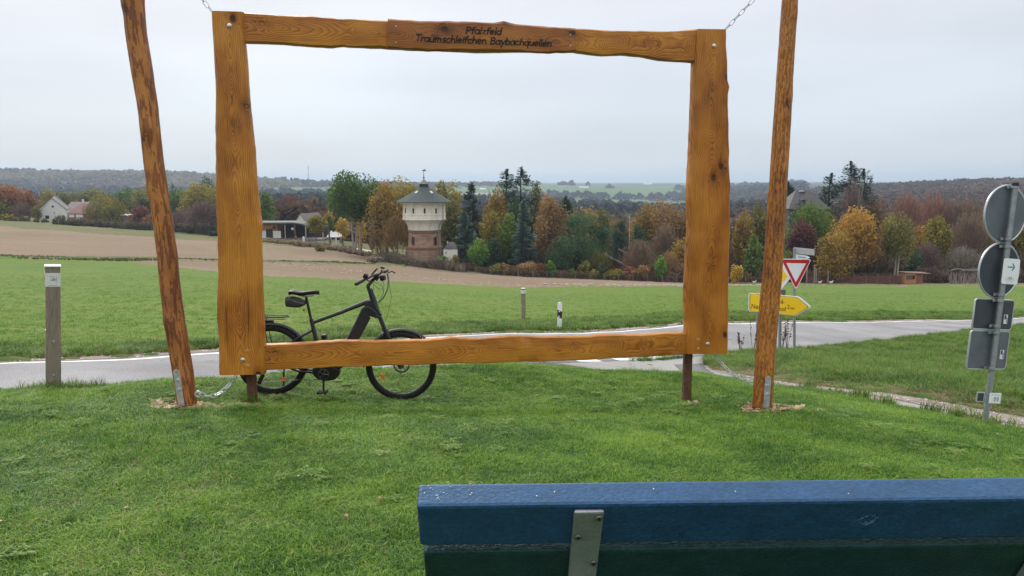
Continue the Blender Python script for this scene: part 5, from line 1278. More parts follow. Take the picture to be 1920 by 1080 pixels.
T_(182, 372, 430, 50, 268, 'broad', 'olive', 'grey green loose tree in the garden right beside the red roofed house', dens=.8)
T_(218, 374, 433, 56, 262, 'broad', 'olive', 'dark grey green tree filling the garden two trees right of the red roof')
T_(232, 352, 400, 66, 400, 'broad', 'green', 'dull green tree farther back, between the red roof and the streaked log', dens=.9)
T_(272, 350, 405, 66, 380, 'broad', 'olive', 'mixed olive tree directly left of the streaked log, farther back')
T_(228, 362, 385, 9, 340, 'cone', 'conifer', 'tiny dark spruce between the olive trees left of the streaked log')
T_(263, 386, 441, 52, 250, 'broad', 'red', 'dark red bushy tree at the field edge just left of the streaked log')
T_(288, 400, 443, 40, 246, 'broad', 'rust', 'low rust brown tree at the field edge half hidden by the streaked log')
T_(327, 341, 362, 11, 470, 'cone', 'conifer', 'lone pointed spruce right of the streaked log on the hillside', n=260)
T_(340, 352, 425, 60, 330, 'broad', 'green', 'leafy green tree between the streaked log and the left board')
T_(378, 342, 425, 84, 320, 'broad', 'yolive', 'large yellow green autumn tree behind the purple thicket by the left board', dens=1.1)
T_(392, 330, 380, 40, 420, 'broad', 'pine', 'dark green tree top behind the yellow green one left of the left board')
T_(345, 392, 452, 60, 236, 'bare', 'purple', 'purple brown bare tree just right of the streaked log', dens=1.3)
T_(385, 378, 455, 72, 232, 'bare', 'purple', 'dense purple brown bare tree touching the left board', dens=1.5)
T_(440, 385, 458, 70, 232, 'bare', 'brown', 'brown bare tree standing behind the left board', dens=1.2)
T_(398, 432, 455, 22, 225, 'shrub', 'pine', 'small dark green bush beneath the purple thicket by the left board', cat='shrub')
T_(430, 345, 430, 90, 330, 'broad', 'olive', 'olive tree hidden mostly behind the left board')
# --- pavilion area
T_(502, 358, 425, 42, 245, 'broad', 'green', 'dark green tree rising over the flat roofed building beside the left board', dens=1.2)
T_(545, 366, 425, 64, 300, 'bare', 'red', 'reddish brown bare tree behind the flat roofed building', dens=1.4)
T_(590, 368, 428, 50, 310, 'bare', 'brown', 'grey brown bare tree between the small gable and the big green poplar', dens=1.4)
T_(470, 362, 425, 50, 300, 'bare', 'brown', 'brown bare tree behind the right edge of the left board')
T_(592, 374, 420, 14, 290, 'cone', 'conifer', 'small dark spruce in front of the bare trees above the pavilion')
T_(603, 368, 420, 13, 295, 'cone', 'conifer', 'second small dark spruce above the pavilion, right of its twin')
T_(594, 402, 449, 42, 198, 'broad', 'yolive', 'round yellow green tree in front of the open pavilion', cb=441, dens=1.3)
T_(620, 396, 446, 22, 206, 'column', 'orange', 'upright orange tipped tree behind the dark green column tree', cb=420)
T_(621, 404, 447, 17, 202, 'column', 'green', 'small column shaped dark green tree between two yellow trees', cb=436, dens=1.6)
T_(645, 408, 452, 32, 196, 'broad', 'yellow', 'small yellow tree in front of the white tent', cb=445, dens=1.3)
T_(678, 400, 462, 26, 205, 'broad', 'yellow', 'thin yellow tree behind the pale trunks of the big green poplar', dens=.7)
T_(668, 319, 470, 112, 184, 'broad', 'poplar', 'big green poplar with several pale trunks left of the water tower', cb=412, stems=3, pale=True, dens=2.2)
T_(640, 340, 425, 60, 240, 'broad', 'green', 'green tree behind the left half of the big poplar', cb=410)
T_(600, 462, 474, 22, 178, 'shrub', 'olive', 'round green bush on the bank below the pavilion', cat='shrub')
T_(728, 336, 484, 86, 174, 'broad', 'ochre', 'large ochre tree left behind the water tower', dens=1.25)
T_(762, 330, 484, 84, 186, 'broad', 'yolive', 'tall yellow olive tree directly behind the left side of the water tower', dens=1.1)
T_(744, 405, 488, 60, 168, 'bare', 'copper', 'coppery lower tree at the left foot of the water tower', dens=1.4)
T_(706, 420, 480, 36, 172, 'broad', 'copper', 'coppery brown tree beside the pale poplar trunks', dens=1.)
T_(832, 333, 470, 74, 192, 'broad', 'yolive', 'yellow olive tree behind the right side of the water tower', dens=1.15)
T_(850, 372, 478, 60, 182, 'broad', 'olive', 'dull olive tree just right of the water tower above the white annex', dens=1.1)
T_(886, 344, 480, 54, 186, 'cone', 'conifer', 'dark narrow spruce right of the water tower', dens=1.6)
T_(872, 398, 492, 46, 163, 'cone', 'blue', 'blue spruce beside the small white annex', dens=1.8)
T_(897, 446, 507, 42, 156, 'broad', 'bright', 'round light green tree with thin trunk at the garden fence, right of the blue spruce', cb=500, dens=1.3)
T_(930, 342, 485, 50, 172, 'weep', 'ochre', 'golden weeping birch left of the two tall dark spruces', dens=1.25)
T_(918, 388, 492, 42, 166, 'weep', 'yolive', 'yellow green lower birch in front of the golden weeping birch', dens=1.1)
T_(951, 318, 450, 78, 182, 'cone', 'conifer', 'tall dark spruce with two tops, the left of the pair', dens=2.2)
T_(978, 314, 450, 84, 186, 'cone', 'conifer', 'tallest dark spruce, the right of the pair in the middle', dens=2.2)
T_(965, 372, 450, 56, 176, 'broad', 'pine', 'dark mass of evergreen under the pair of tall spruces', dens=1.)
T_(1004, 340, 470, 38, 184, 'broad', 'olive', 'olive brown tree touching the right one of the tall spruces')
T_(952, 396, 500, 48, 162, 'broad', 'green', 'dark green tree left of the slender blue cypress', dens=1.2)
T_(925, 446, 500, 46, 160, 'broad', 'pine', 'very dark low tree behind the garden fence below the golden birch', dens=1.)
T_(982, 376, 500, 42, 158, 'cone', 'blue', 'slender blue green pyramid conifer in the middle of the garden', dens=2.2)
T_(1036, 360, 497, 82, 168, 'weep', 'copper', 'wide copper coloured weeping willow right of the blue green pyramid', dens=1.4)
T_(1060, 368, 430, 50, 190, 'cone', 'pine', 'small dark spruce top right of the copper willow')
T_(1094, 384, 440, 60, 205, 'broad', 'ochre', 'ochre tree top behind the big dark pine', dens=.9)
T_(1128, 388, 440, 50, 210, 'broad', 'olive', 'dull olive tree top behind the right side of the big dark pine')
T_(1084, 398, 508, 92, 160, 'pine', 'pine', 'big dark green pine with layered branches in the garden centre', dens=1.5)
T_(1052, 440, 512, 66, 154, 'pine', 'pine', 'low spreading pine in front of the big dark pine, on its left', dens=1.5)
T_(1120, 404, 505, 64, 166, 'pine', 'pine', 'dark pine right of the big layered pine', dens=1.3)
T_(1158, 410, 490, 44, 172, 'pine', 'conifer', 'dark evergreen beside the pale wooden mast', dens=1.3)
T_(1194, 420, 490, 40, 174, 'broad', 'pine', 'dark green tree right of the pale wooden mast', dens=1.1)
T_(1120, 470, 515, 60, 158, 'bare', 'olive', 'dull bare bush above the sunken dark roof', dens=1.2)
T_(1196, 448, 520, 66, 156, 'bare', 'brown', 'brown bare tree right of the sunken dark roof', dens=1.3)
T_(1212, 378, 495, 70, 190, 'broad', 'ochre', 'ochre tree with a yellow crown left of the wide coppery tree', dens=1.2)
T_(1256, 372, 500, 90, 184, 'broad', 'copper', 'wide coppery tree directly left of the right board', dens=1.4)
T_(1245, 420, 515, 60, 168, 'bare', 'brown', 'brown bare tree in front of the wide coppery tree', dens=1.3)
T_(1274, 444, 525, 46, 158, 'broad', 'ochre', 'ochre garden tree half covered by the left edge of the right board', dens=1.)
T_(1254, 470, 527, 46, 154, 'bare', 'copper', 'coppery low thicket beside the bright green clipped bush', dens=1.3)
T_(1330, 372, 520, 80, 175, 'broad', 'ochre', 'ochre tree hidden behind the right board', dens=.9)
# shrubs along the garden fence
for a in [(1033, 488, 22, 'bright', 'bright green leafy bush at the fence left of the low yellow ones'), (1073, 503, 13, 'bright', 'tiny bright green bush between two larger ones at the fence'), (1110, 505, 36, 'yolive', 'low olive yellow cushion bush at the fence, left of two'), (1150, 503, 40, 'yolive', 'low olive yellow cushion bush at the fence, right of two'), (1237, 478, 30, 'bright', 'tall bright green clipped bush at the field edge'), (1127, 492, 16, 'pine', 'small pointed dark bush behind the cushion bushes'), (828, 478, 30, 'bright', 'bright green bush at the right foot of the water tower'), (852, 478, 30, 'yolive', 'yellow green bush in front of the white annex'), (878, 494, 24, 'olive', 'small olive bush under the blue spruce'), (872, 500, 24, 'copper', 'low rusty bush at the fence below the blue spruce'), (930, 494, 30, 'olive', 'low olive bush behind the mesh fence under the golden birch'), (946, 492, 22, 'copper', 'low brownish bush behind the fence left of the blue pyramid'), (990, 490, 44, 'copper', 'wide rusty hedge bush right below the blue pyramid'), (1012, 492, 30, 'rust', 'reddish hedge bush left of the bright green leafy bush'), (1180, 498, 30, 'rust', 'red twigged bush right of the cushion bushes'), (1206, 496, 30, 'copper', 'low rusty bush left of the tall clipped bush'), (1095, 488, 26, 'olive', 'dull bush behind the left cushion bush'), (1280, 492, 26, 'brown', 'brown bush at the foot of the right board'), (700, 478, 40, 'grey', 'dry grey brush on the bank under the ochre tree')]:
    T_(a[0], a[1], None, a[2], 150 if a[0] > 880 else 160, 'shrub', a[3], a[4], cat='shrub', dens=1.4)
# --- right of the frame
T_(1392, 392, 530, 46, 165, 'broad', 'ochre', 'ochre brown tree right against the right board', dens=1.1)
T_(1420, 380, 528, 52, 170, 'broad', 'olive', 'olive tree between the right board and the smooth log', dens=1.2)
T_(1412, 440, 532, 40, 152, 'broad', 'green', 'green bushy tree left beside the smooth log', dens=1.1)
T_(1381, 492, 532, 26, 148, 'shrub', 'yellow', 'yellow bush at the field edge against the right board', cat='shrub')
T_(1470, 342, 420, 56, 210, 'cone', 'conifer', 'dark spruce peeking out behind the smooth log', dens=1.4)
T_(1549, 326, 420, 74, 196, 'cone', 'conifer', 'dark spruce left of the trio behind the grey hipped roof', dens=1.4)
T_(1578, 304, 420, 84, 198, 'cone', 'conifer', 'tallest dark spruce of the trio with a crooked tip', dens=1.5, lean=.8)
T_(1608, 318, 420, 78, 200, 'cone', 'conifer', 'dark spruce on the right of the trio', dens=1.4)
T_(1590, 336, 430, 60, 186, 'bare', 'purple', 'bare grey purple tree standing before the spruce trio', dens=.8, pale=True)
T_(1514, 376, 470, 104, 166, 'broad', 'green', 'leafy green tree under the grey hipped roof', dens=2.0)
T_(1500, 410, 505, 66, 160, 'broad', 'maroon', 'dark wine red tree beside the smooth log', dens=1.3)
T_(1476, 470, 528, 44, 152, 'broad', 'green', 'dark green low tree behind the give way sign', dens=1.1)
T_(1600, 386, 522, 112, 150, 'broad', 'orange', 'large golden orange fruit tree on the right', dens=1.25)
T_(1562, 430, 528, 76, 146, 'broad', 'ochre', 'lower ochre fruit tree left of the large golden orange one', dens=1.1)
T_(1636, 366, 430, 66, 205, 'broad', 'rust', 'rust orange tree behind the large golden orange one', dens=1.1)
T_(1677, 392, 530, 74, 147, 'broad', 'olive', 'grey olive tree with forked pale trunk left of the wooden hut', cb=490, stems=2, pale=True, dens=.8)
T_(1692, 360, 440, 66, 215, 'bare', 'redbr', 'reddish bare tree farther back above the grey olive tree', dens=1.5)
T_(1718, 422, 480, 30, 172, 'broad', 'orange', 'small glowing orange tree left of the yellow green round tree', dens=1.2)
T_(1752, 404, 505, 58, 165, 'broad', 'yolive', 'round yellow green tree behind the wooden hut', dens=1.6)
T_(1735, 455, 515, 60, 158, 'bare', 'purple', 'grey purple bare thicket directly behind the wooden hut', dens=1.3)
T_(1712, 466, 520, 36, 156, 'broad', 'pine', 'dark evergreen left behind the wooden hut', dens=1.1)
T_(1745, 362, 440, 80, 230, 'bare', 'redbr', 'reddish brown bare tree above the yellow green round tree', dens=1.5)
T_(1800, 370, 450, 90, 225, 'bare', 'brown', 'dark red brown bare tree above the dead wood fence', dens=1.5)
T_(1856, 372, 450, 90, 228, 'bare', 'brown', 'brown bare tree behind the round sign plates, left of two', dens=1.5)
T_(1905, 374, 450, 90, 222, 'bare', 'redbr', 'reddish bare tree behind the round sign plates, right of two', dens=1.4)
T_(1810, 402, 520, 84, 180, 'bare', 'brown', 'tan brown bare tree rising behind the dead wood fence', dens=1.5)
T_(1862, 398, 520, 84, 182, 'bare', 'copper', 'coppery bare tree between the dead wood fence and the sign pole', dens=1.4)
T_(1920, 392, 525, 90, 178, 'broad', 'yolive', 'olive yellow tree at the right edge behind the sign pole', dens=1.2)
T_(1990, 385, 525, 100, 180, 'bare', 'brown', 'brown bare tree just outside the right edge')
T_(1800, 462, 526, 70, 160, 'bare', 'grey', 'grey low brushwood behind the dead wood fence', dens=1.2)
T_(1850, 470, 526, 60, 158, 'bare', 'grey', 'grey brushwood right of the dead wood fence', dens=1.2)
T_(1640, 440, 525, 60, 160, 'bare', 'brown', 'brown bare tree between the golden orange and the grey olive trees', dens=1.2)
T_(1540, 400, 470, 50, 185, 'broad', 'copper', 'copper tree between the green tree and the golden orange one', dens=1.)
# dry weeds by the signs
M_weed = mat('dry_brown_weed', (.10, .065, .05), .9, var=.3, scale=20)
for px, Y, h_, lb in ((1476, 21.6, .95, 'tall dry brown weed stalk with seed heads at the foot of the triangle sign'), (1466, 21.7, .85, 'dry weed stalk left of the tallest one by the sign poles'), (1388, 20.3, .65, 'short dry weed by the road edge left of the smooth log'), (1412, 20.6, .95, 'thin dry weed close to the left pole of the yellow sign')):
    g = gp(px, Y); r_ = random.Random(px); t = thing('dry_weed', g, lb, 'plant'); mb = MB()
    for k in range(5):
        a = r_.uniform(0, 6.28); e = g + Vector((math.cos(a)*.12, math.sin(a)*.12, h_*r_.uniform(.7, 1))); mb.tube([g - Vector((0, 0, .05)), g.lerp(e, .5) + Vector((r_.uniform(-.02, .02), 0, 0)), e], [.006, .005, .003], 4)
        for j in range(9):
            f = r_.uniform(.45, 1); p = g.lerp(e, f); mb.ball(p + Vector((r_.uniform(-.03, .03), r_.uniform(-.03, .03), 0)), r_.uniform(.010, .022), 5, 4)
    mb.build('stalks', M_weed, t)

# ================================================================ BUILDINGS
M_plaster = mat('cream_plaster', (.70, .66, .58), .85, var=.16, scale=.9, stretch=(1, 1, .35), fine=(6, .07)); M_slate = mat('slate_roof', (.078, .094, .090), .9, spec=.2, var=.15, scale=1.5, fine=(8, .15)); M_glassd = mat('dark_window', (.02, .022, .025), .2, var=.2)
M_brick = None
def brickmat(name, c1, c2, mortar, sc_=1.0, rw=.9, rh=.32):
    m, t, b = nodes(name); N = t.nodes.new; L = t.links.new; g = N('ShaderNodeTexCoord'); s = N('ShaderNodeSeparateXYZ'); L(g.outputs['Object'], s.inputs[0])
    a = N('ShaderNodeMath'); a.operation = 'ARCTAN2'; L(s.outputs[1], a.inputs[0]); L(s.outputs[0], a.inputs[1]); q = N('ShaderNodeMath'); q.operation = 'MULTIPLY'; q.inputs[1].default_value = 3.4; L(a.outputs[0], q.inputs[0])
    c = N('ShaderNodeCombineXYZ'); L(q.outputs[0], c.inputs[0]); L(s.outputs[2], c.inputs[1])
    bt = N('ShaderNodeTexBrick'); bt.inputs['Color1'].default_value = rgb(c1); bt.inputs['Color2'].default_value = rgb(c2); bt.inputs['Mortar'].default_value = rgb(mortar); bt.inputs['Scale'].default_value = sc_; bt.inputs['Brick Width'].default_value = rw; bt.inputs['Row Height'].default_value = rh; bt.inputs['Mortar Size'].default_value = .03
    L(c.outputs[0], bt.inputs[0]); n = N('ShaderNodeTexNoise'); n.inputs['Scale'].default_value = .8; n.inputs['Detail'].default_value = 5; L(g.outputs['Object'], n.inputs[0])
    r = N('ShaderNodeMapRange'); r.inputs[1].default_value = .3; r.inputs[2].default_value = .7; r.inputs[3].default_value = .75; r.inputs[4].default_value = 1.25; L(n.outputs[0], r.inputs[0]); v = N('ShaderNodeVectorMath'); v.operation = 'SCALE'; L(bt.outputs[0], v.inputs[0]); L(r.outputs[0], v.inputs['Scale'])
    L(v.outputs[0], b.inputs['Base Color']); b.inputs['Roughness'].default_value = .9; return m
M_brick = brickmat('sandstone_blocks', (.33, .21, .14), (.26, .155, .10), (.20, .14, .10)); M_band = mat('red_sandstone_band', (.20, .095, .065), .85, var=.2, scale=2)
TY = 165.0; tp = gp(797, TY); ts = TY / F * 1.012
def trow(row): return CAMZ - TY*slope(row)
tw = thing('water_tower', tp, 'old water tower with white tank storey, slate roof and sandstone shaft, centred in the frame', 'water tower')
def tl_(prof): return [(r*ts, trow(row) - tp.z) for r, row in prof]
def lathe(name, prof, m, parent=tw, seg=40, smooth=True):
    mb = MB(); mb.lathe(tp, tl_(prof), seg); return mb.build(name, m, parent, smooth=smooth)
lathe('shaft', [(36, 506), (33.5, 470), (32.6, 465), (31.0, 462), (29.2, 434)], M_brick)
lathe('stone_band', [(31.2, 466.5), (33.9, 465.5), (33.9, 462.5), (31.2, 461.5)], M_band); lathe('stone_band', [(28.8, 436), (30.4, 435.2), (30.4, 431.5), (28.8, 431)], M_band)
tank = lathe('tank_wall', [(28.9, 431), (29.9, 430.5), (30.2, 427), (31.6, 421), (34.5, 416), (38.6, 412.4), (40.2, 411.3), (40.2, 409.5), (39.4, 409.2), (39.4, 402.2), (39.9, 402), (39.9, 401), (39.2, 400.7), (38.9, 379)], M_plaster)
rf = lathe('roof', [(50.5, 379.4), (51, 377.9), (36, 369.3), (22, 360.5), (12, 354), (8.2, 350.6)], M_slate, seg=48)
lathe('eaves_board', [(39, 379.6), (50.2, 379.9), (50.4, 378.9), (39, 378.6)], M_plaster)
lt = lathe('lantern', [(7.2, 351.4), (7.2, 344.6)], M_dbark, rf, 16); 
mb = MB()
for k in range(10): a = k*math.pi/5; mb.box(tp + Vector((math.cos(a)*7.6*ts, math.sin(a)*7.6*ts, trow(348) - tp.z)), (.16, .16, .75))
mb.build('lantern_louvres', M_slate, rf)
lathe('lantern_roof', [(10.6, 345), (10.2, 344.2), (6.5, 341), (3.6, 338.5), (1.6, 337.2), (.5, 335)], mat('mossy_copper', (.16, .18, .13), .7, var=.2), rf, 16)
mb = MB(); zt_ = lambda row: Vector((tp.x, tp.y, trow(row)))
mb.tube([zt_(337), zt_(320)], .045, 6); mb.ball(zt_(333), .20, 8, 6); mb.ball(zt_(328), .12, 8, 6); mb.prism([zt_(319.6) + Vector((a, -.03, b_)) for a, b_ in ((-.15, -.15), (.55, -.12), (.30, .10), (.55, .30), (-.1, .12), (-.35, .0))], (0, .06, 0)); mb.build('weather_vane', M_slate, tw)
def on_shaft(dxpx, row, rpx):
    a = math.asin(max(-1, min(1, dxpx / rpx))); return a
def slit(dxpx, row0, row1, rpx, wpx, name, arched=False, m=None):
    a = on_shaft(dxpx, 0, rpx); n = Vector((math.sin(a), -math.cos(a), 0)); x = Vector((math.cos(a), math.sin(a), 0)); z0, z1 = trow(row1), trow(row0); w_ = wpx*ts/2
    c = Vector((tp.x, tp.y, 0)) + n*(rpx*ts - .12); top_ = [(w_, z1 - (w_ if arched else 0))] + ([(w_*.7, z1-.3*w_), (0, z1), (-w_*.7, z1-.3*w_)] if arched else []) + [(-w_, z1 - (w_ if arched else 0))]
    poly = [c + x*u + Vector((0, 0, v)) for u, v in [(-w_, z0), (w_, z0)] + top_]
    fr = MB(); k = 1.28; cz = (z0+z1)/2
    poly2 = [c - n*.03 + x*u*k + Vector((0, 0, cz + (v-cz)*1.08)) for u, v in [(-w_, z0), (w_, z0)] + top_]
    fr.prism(poly2, n*.19); f_ = fr.build(name, m or M_band, tw); mb = MB(); mb.prism([p + n*.14 for p in poly], n*.05); mb.build('glass' if name == 'window' else 'door_leaf', M_glassd if name == 'window' else mat('old_door', (.07, .04, .03)), f_)
for dx in (-31, -15.5, 5, 24.5): slit(dx, 389.5, 398.5, 39.3, 3.0, 'window', m=M_plaster)
slit(-18.5, 442.5, 457, 31.2, 5.2, 'window', True); slit(22, 442.5, 457, 31.2, 5.2, 'window', True)
slit(-19, 481, 499, 35, 6, 'door', True); slit(25, 482, 492, 35, 6, 'window', True)
for dx in (-11.5, 15.5):
    c = Vector((tp.x + dx*ts, tp.y - 19*ts, trow(361.3) + .1)); a = math.atan2(dx, -19); R = Matrix.Rotation(math.atan2(dx, 19), 3, 'Z') @ Matrix.Rotation(math.radians(-33), 3, 'X'); mb = MB(); mb.box(c, (.42, .75, .22), Matrix.Rotation(math.atan2(dx, 19), 3, 'Z') @ Matrix.Rotation(math.radians(33), 3, 'X')); mb.build('skylight', M_plaster, rf)
a = math.radians(62); dpn = Vector((math.sin(a), -math.cos(a), 0)); mb = MB(); q = lambda r, row: Vector((tp.x, tp.y, 0)) + dpn*(r*ts) + Vector((0, 0, trow(row)))
mb.tube([q(41, 380), q(41, 384), q(41.2, 410), q(33, 422), q(31, 432), q(34.5, 466), q(37, 500)], .09, 6); mb.build('downpipe', M_pole, tw)
# small annex
def gable_house(name, label, Y, x0, x1, wall_top, base, roof_top, wallm, roofm, depth=8., ridge='across', windows=(), cat='house', over=4, yaw=0., wallrows=None, chim=None):
    """x0..x1 picture span of the front; ridge 'across' = ridge parallel to front, 'gable' = gable faces us"""
    g = gp((x0+x1)/2, Y); s = Y/F*1.01; zb = g.z - .3; zr = lambda row: CAMZ - Y*slope(row); W = (x1-x0)*s; zt = zr(wall_top); zp = zr(roof_top)
    t = thing(name, g, label, cat); R = Matrix.Rotation(math.radians(yaw), 3, 'Z'); P = lambda x, y, z: Vector((g.x, g.y, 0)) + R @ Vector((x, y, 0)) + Vector((0, 0, z))
    mb = MB(); h2 = W/2
    if ridge == 'gable':
        mb.prism([P(-h2, 0, zb), P(h2, 0, zb), P(h2, 0, zt), P(0, 0, zp), P(-h2, 0, zt)], R @ Vector((0, depth, 0)))
    else:
        mb.prism([P(-h2, 0, zb), P(h2, 0, zb), P(h2, 0, zt), P(-h2, 0, zt)], R @ Vector((0, depth, 0)))
    mb.build('wall', wallm, t)
    mb = MB(); o = over*s; th_ = .22
    if ridge == 'gable':
        sl = (zp-zt)/h2
        for sg in (-1, 1): mb.prism([P(0, -o, zp+th_), P(sg*(h2+o), -o, zt - sl*o + th_), P(sg*(h2+o), -o, zt - sl*o), P(0, -o, zp)], R @ Vector((0, depth+2*o, 0)))
    elif ridge == 'hip':
        V_ = [P(-h2-o, -o, zt), P(h2+o, -o, zt), P(h2+o, depth+o, zt), P(-h2-o, depth+o, zt), P(-h2*.35, depth/2, zp), P(h2*.35, depth/2, zp)]; mb.add(V_, [(0, 1, 5, 4), (1, 2, 5), (2, 3, 4, 5), (3, 0, 4), (3, 2, 1, 0)])
    else:
        mb.prism([P(-h2-o, -o, zt), P(-h2-o, depth/2, zp), P(-h2-o, depth+o, zt)], R @ Vector((W+2*o, 0, 0)))
    rf_ = mb.build('roof', roofm, t)
    for (wx, wr0, wr1, ww, nm, wm) in windows:
        xc = (wx - (x0+x1)/2)*s; wz0, wz1 = zr(wr1), zr(wr0); hw = ww*s/2
        mb = MB(); mb.prism([P(xc-hw, -.05, wz0), P(xc+hw, -.05, wz0), P(xc+hw, -.05, wz1), P(xc-hw, -.05, wz1)], R @ Vector((0, .12, 0))); f_ = mb.build(nm, M_sgnw if nm == 'window' else wm, t)
        if nm == 'window': mb = MB(); k = .8; cz = (wz0+wz1)/2; mb.prism([P(xc-hw*k, -.08, cz-(cz-wz0)*k), P(xc+hw*k, -.08, cz-(cz-wz0)*k), P(xc+hw*k, -.08, cz+(wz1-cz)*k), P(xc-hw*k, -.08, cz+(wz1-cz)*k)], R @ Vector((0, .05, 0))); mb.build('pane', wm, f_)
    if chim:
        cx, cr0, cr1, cw, cm = chim; mb = MB(); xc = (cx-(x0+x1)/2)*s; mb.box(P(xc, depth*.45, (zr(cr0)+zr(cr1))/2), (cw*s, cw*s, abs(zr(cr0)-zr(cr1)))); mb.build('chimney', cm, rf_)
    return t, P, zr, s
M_wwall = mat('white_render_wall', (.66, .67, .64), .8, var=.05, scale=.8); M_groof = mat('weathered_grey_tiles', (.17, .155, .14), .8, var=.15, scale=1.2, fine=(6, .15)); M_droof = mat('dark_roof_tiles', (.045, .045, .05), .7, var=.2, scale=1.); M_redr = mat('wine_red_roof', (.15, .035, .035), .6, var=.1, scale=1.); M_tan = mat('brown_plank_wall', (.22, .10, .055), .8, var=.2, scale=2)
gable_house('annex_building', 'small cream annex with dark roof between the water tower and the blue spruce', 161, 832, 858, 467, 482, 456, M_plaster, M_droof, 6, 'hip', [(836.5, 471, 476, 2, 'window', M_glassd)], 'building', 1, chim=(838, 454, 460, 2, M_plaster))
gable_house('white_house', 'white gabled house with a grey tiled roof at the left', 285, 78, 123, 393, 412, 371.5, M_wwall, M_groof, 13, 'gable', [(101, 385, 389.5, 4.5, 'window', M_glassd), (103, 398, 400.5, 2.5, 'window', M_glassd), (91, 404, 410, 6, 'door', M_glassd)], 'house', 1.6, yaw=26)
gable_house('rear_house', 'house with dark steep roof just behind the white gabled house', 305, 84, 121, 386, 405, 368, M_wwall, M_droof, 10, 'gable', [], 'house', 2., yaw=26)
gable_house('grey_roof_house', 'low house with long grey roof behind the red roofed house', 300, 124, 165, 393, 410, 379, M_wwall, M_groof, 10, 'across', [], 'house', 1., chim=(146.5, 374, 382, 2.5, M_wwall))
gable_house('red_roofed_house', 'house with wine red roof, white upper wall and brown base', 272, 128, 162, 400.5, 414, 383, M_tan, M_redr, 10, 'hip', [(135, 402, 407.5, 11, 'wall_panel', M_wwall), (150, 402, 407.5, 13, 'wall_panel', M_wwall), (147, 409, 416, 6, 'window', M_glassd)], 'house', 2.)
gable_house('garden_shed', 'small pale shed with a flat roof just left of the streaked log', 262, 229, 242, 404, 420, 401.5, M_groof, M_wwall, 4, 'across', [], 'shed', 1.)
gable_house('gabled_barn', 'small pale gable peeking over the flat roofed building', 250, 556, 573, 413, 425, 401.5, M_wwall, M_groof, 10, 'gable', [], 'house', 1., yaw=-20)
# grey hipped roof behind the green tree on the right
t, P, zr, s = gable_house('hipped_roof_house', 'house with large dark grey hipped roof behind the green tree on the right', 190, 1474, 1548, 392, 420, 357, mat('dim_wall', (.07, .065, .055)), mat('grey_hip_roof', (.075, .068, .066), .7, var=.15, scale=1, fine=(5, .12)), 10, 'hip', [], 'house', 2.5, chim=(1511, 356, 366, 5, M_droof))
mb = MB(); mb.box(P(-14*s, -.2, zr(378)), (7*s, 2.5, 10*s)); dm = mb.build('dormer', M_droof, t); mb = MB(); mb.box(P(-14*s, -1.4, zr(374)), (11*s, 1.2, 1.6*s)); mb.build('dormer_roof', M_groof, dm)
mb = MB(); mb.box(P(-4*s, 4, zr(358.5)), (9*s, .6, 1.6*s)); mb.build('roof_box', M_wwall, t)
# sunken dark roof in the garden
g = gp(1162, 160); s = 160/F; zr = lambda row: CAMZ - 160*slope(row)
t = thing('garden_house', g, 'low garden house with sloping dark roof and red wall, half hidden by bushes', 'garden house'); X = lambda px: (px-960)/F*1.012*160
mb = MB(); mb.prism([Vector((X(1133), 159, zr(476))), Vector((X(1184), 159, zr(503))), Vector((X(1184), 159, zr(507))), Vector((X(1133), 159, zr(479.5)))], (0, 6, 0)); mb.build('roof', M_groof, t)
mb = MB(); mb.prism([Vector((X(1140), 159.6, zr(484))), Vector((X(1182), 159.6, zr(506))), Vector((X(1182), 159.6, zr(520))), Vector((X(1140), 159.6, zr(520)))], (0, 5, 0)); mb.build('wall', mat('dark_red_boards', (.12, .045, .035), .8, var=.2), t)
mb = MB(); mb.prism([Vector((X(1165), 159.3, zr(508))), Vector((X(1183), 159.3, zr(508))), Vector((X(1183), 159.3, zr(512))), Vector((X(1165), 159.3, zr(512)))], (0, .3, 0)); mb.build('wall_panel', M_wwall, t)
mb = MB(); mb.prism([Vector((X(1168), 166, zr(472))), Vector((X(1196), 166, zr(486))), Vector((X(1196), 166, zr(489))), Vector((X(1168), 166, zr(475)))], (0, 3, 0)); mb.build('rear_roof', M_groof, t)
# flat roofed building with open pavilion
Yb = 212; s = Yb/F*1.012; zr = lambda row: CAMZ - Yb*slope(row); X = lambda px: (px-960)*s; g = gp(525, Yb)
t = thing('pavilion_building', g, 'flat roofed building with orange fascia and open pavilion on dark posts behind the ploughed field', 'building')
M_or = mat('orange_boarding', (.46, .20, .085), .75, var=.12, scale=2); M_dw = mat('dark_timber', (.035, .03, .028), .8, var=.2)
def slab(name, x0, x1, r0, r1, y0, dy, m, parent=t): mb = MB(); mb.prism([Vector((X(x0), y0, zr(r1))), Vector((X(x1), y0, zr(r1))), Vector((X(x1), y0, zr(r0))), Vector((X(x0), y0, zr(r0)))], (0, dy, 0)); return mb.build(name, m, parent)
slab('base_slab', 470, 612, 447.5, 452, Yb-1, 10, M_groof)
slab('wall', 470, 525, 421, 448, Yb+.3, 8, M_or); slab('rear_wall', 525, 612, 422, 448, Yb+6, .3, M_dw)
mb = MB(); mb.prism([Vector((X(468), Yb-1.2, zr(417))), Vector((X(556), Yb-1.2, zr(416.5))), Vector((X(570), Yb-.6, zr(419))), Vector((X(582), Yb+1, zr(424))), Vector((X(582), Yb+1, zr(426.5))), Vector((X(570), Yb-.6, zr(421.5))), Vector((X(555), Yb-1.2, zr(419.5))), Vector((X(468), Yb-1.2, zr(420)))], (0, 10, 0)); mb.build('roof', mat('flat_roof_felt', (.075, .075, .08), .7, var=.15), t)
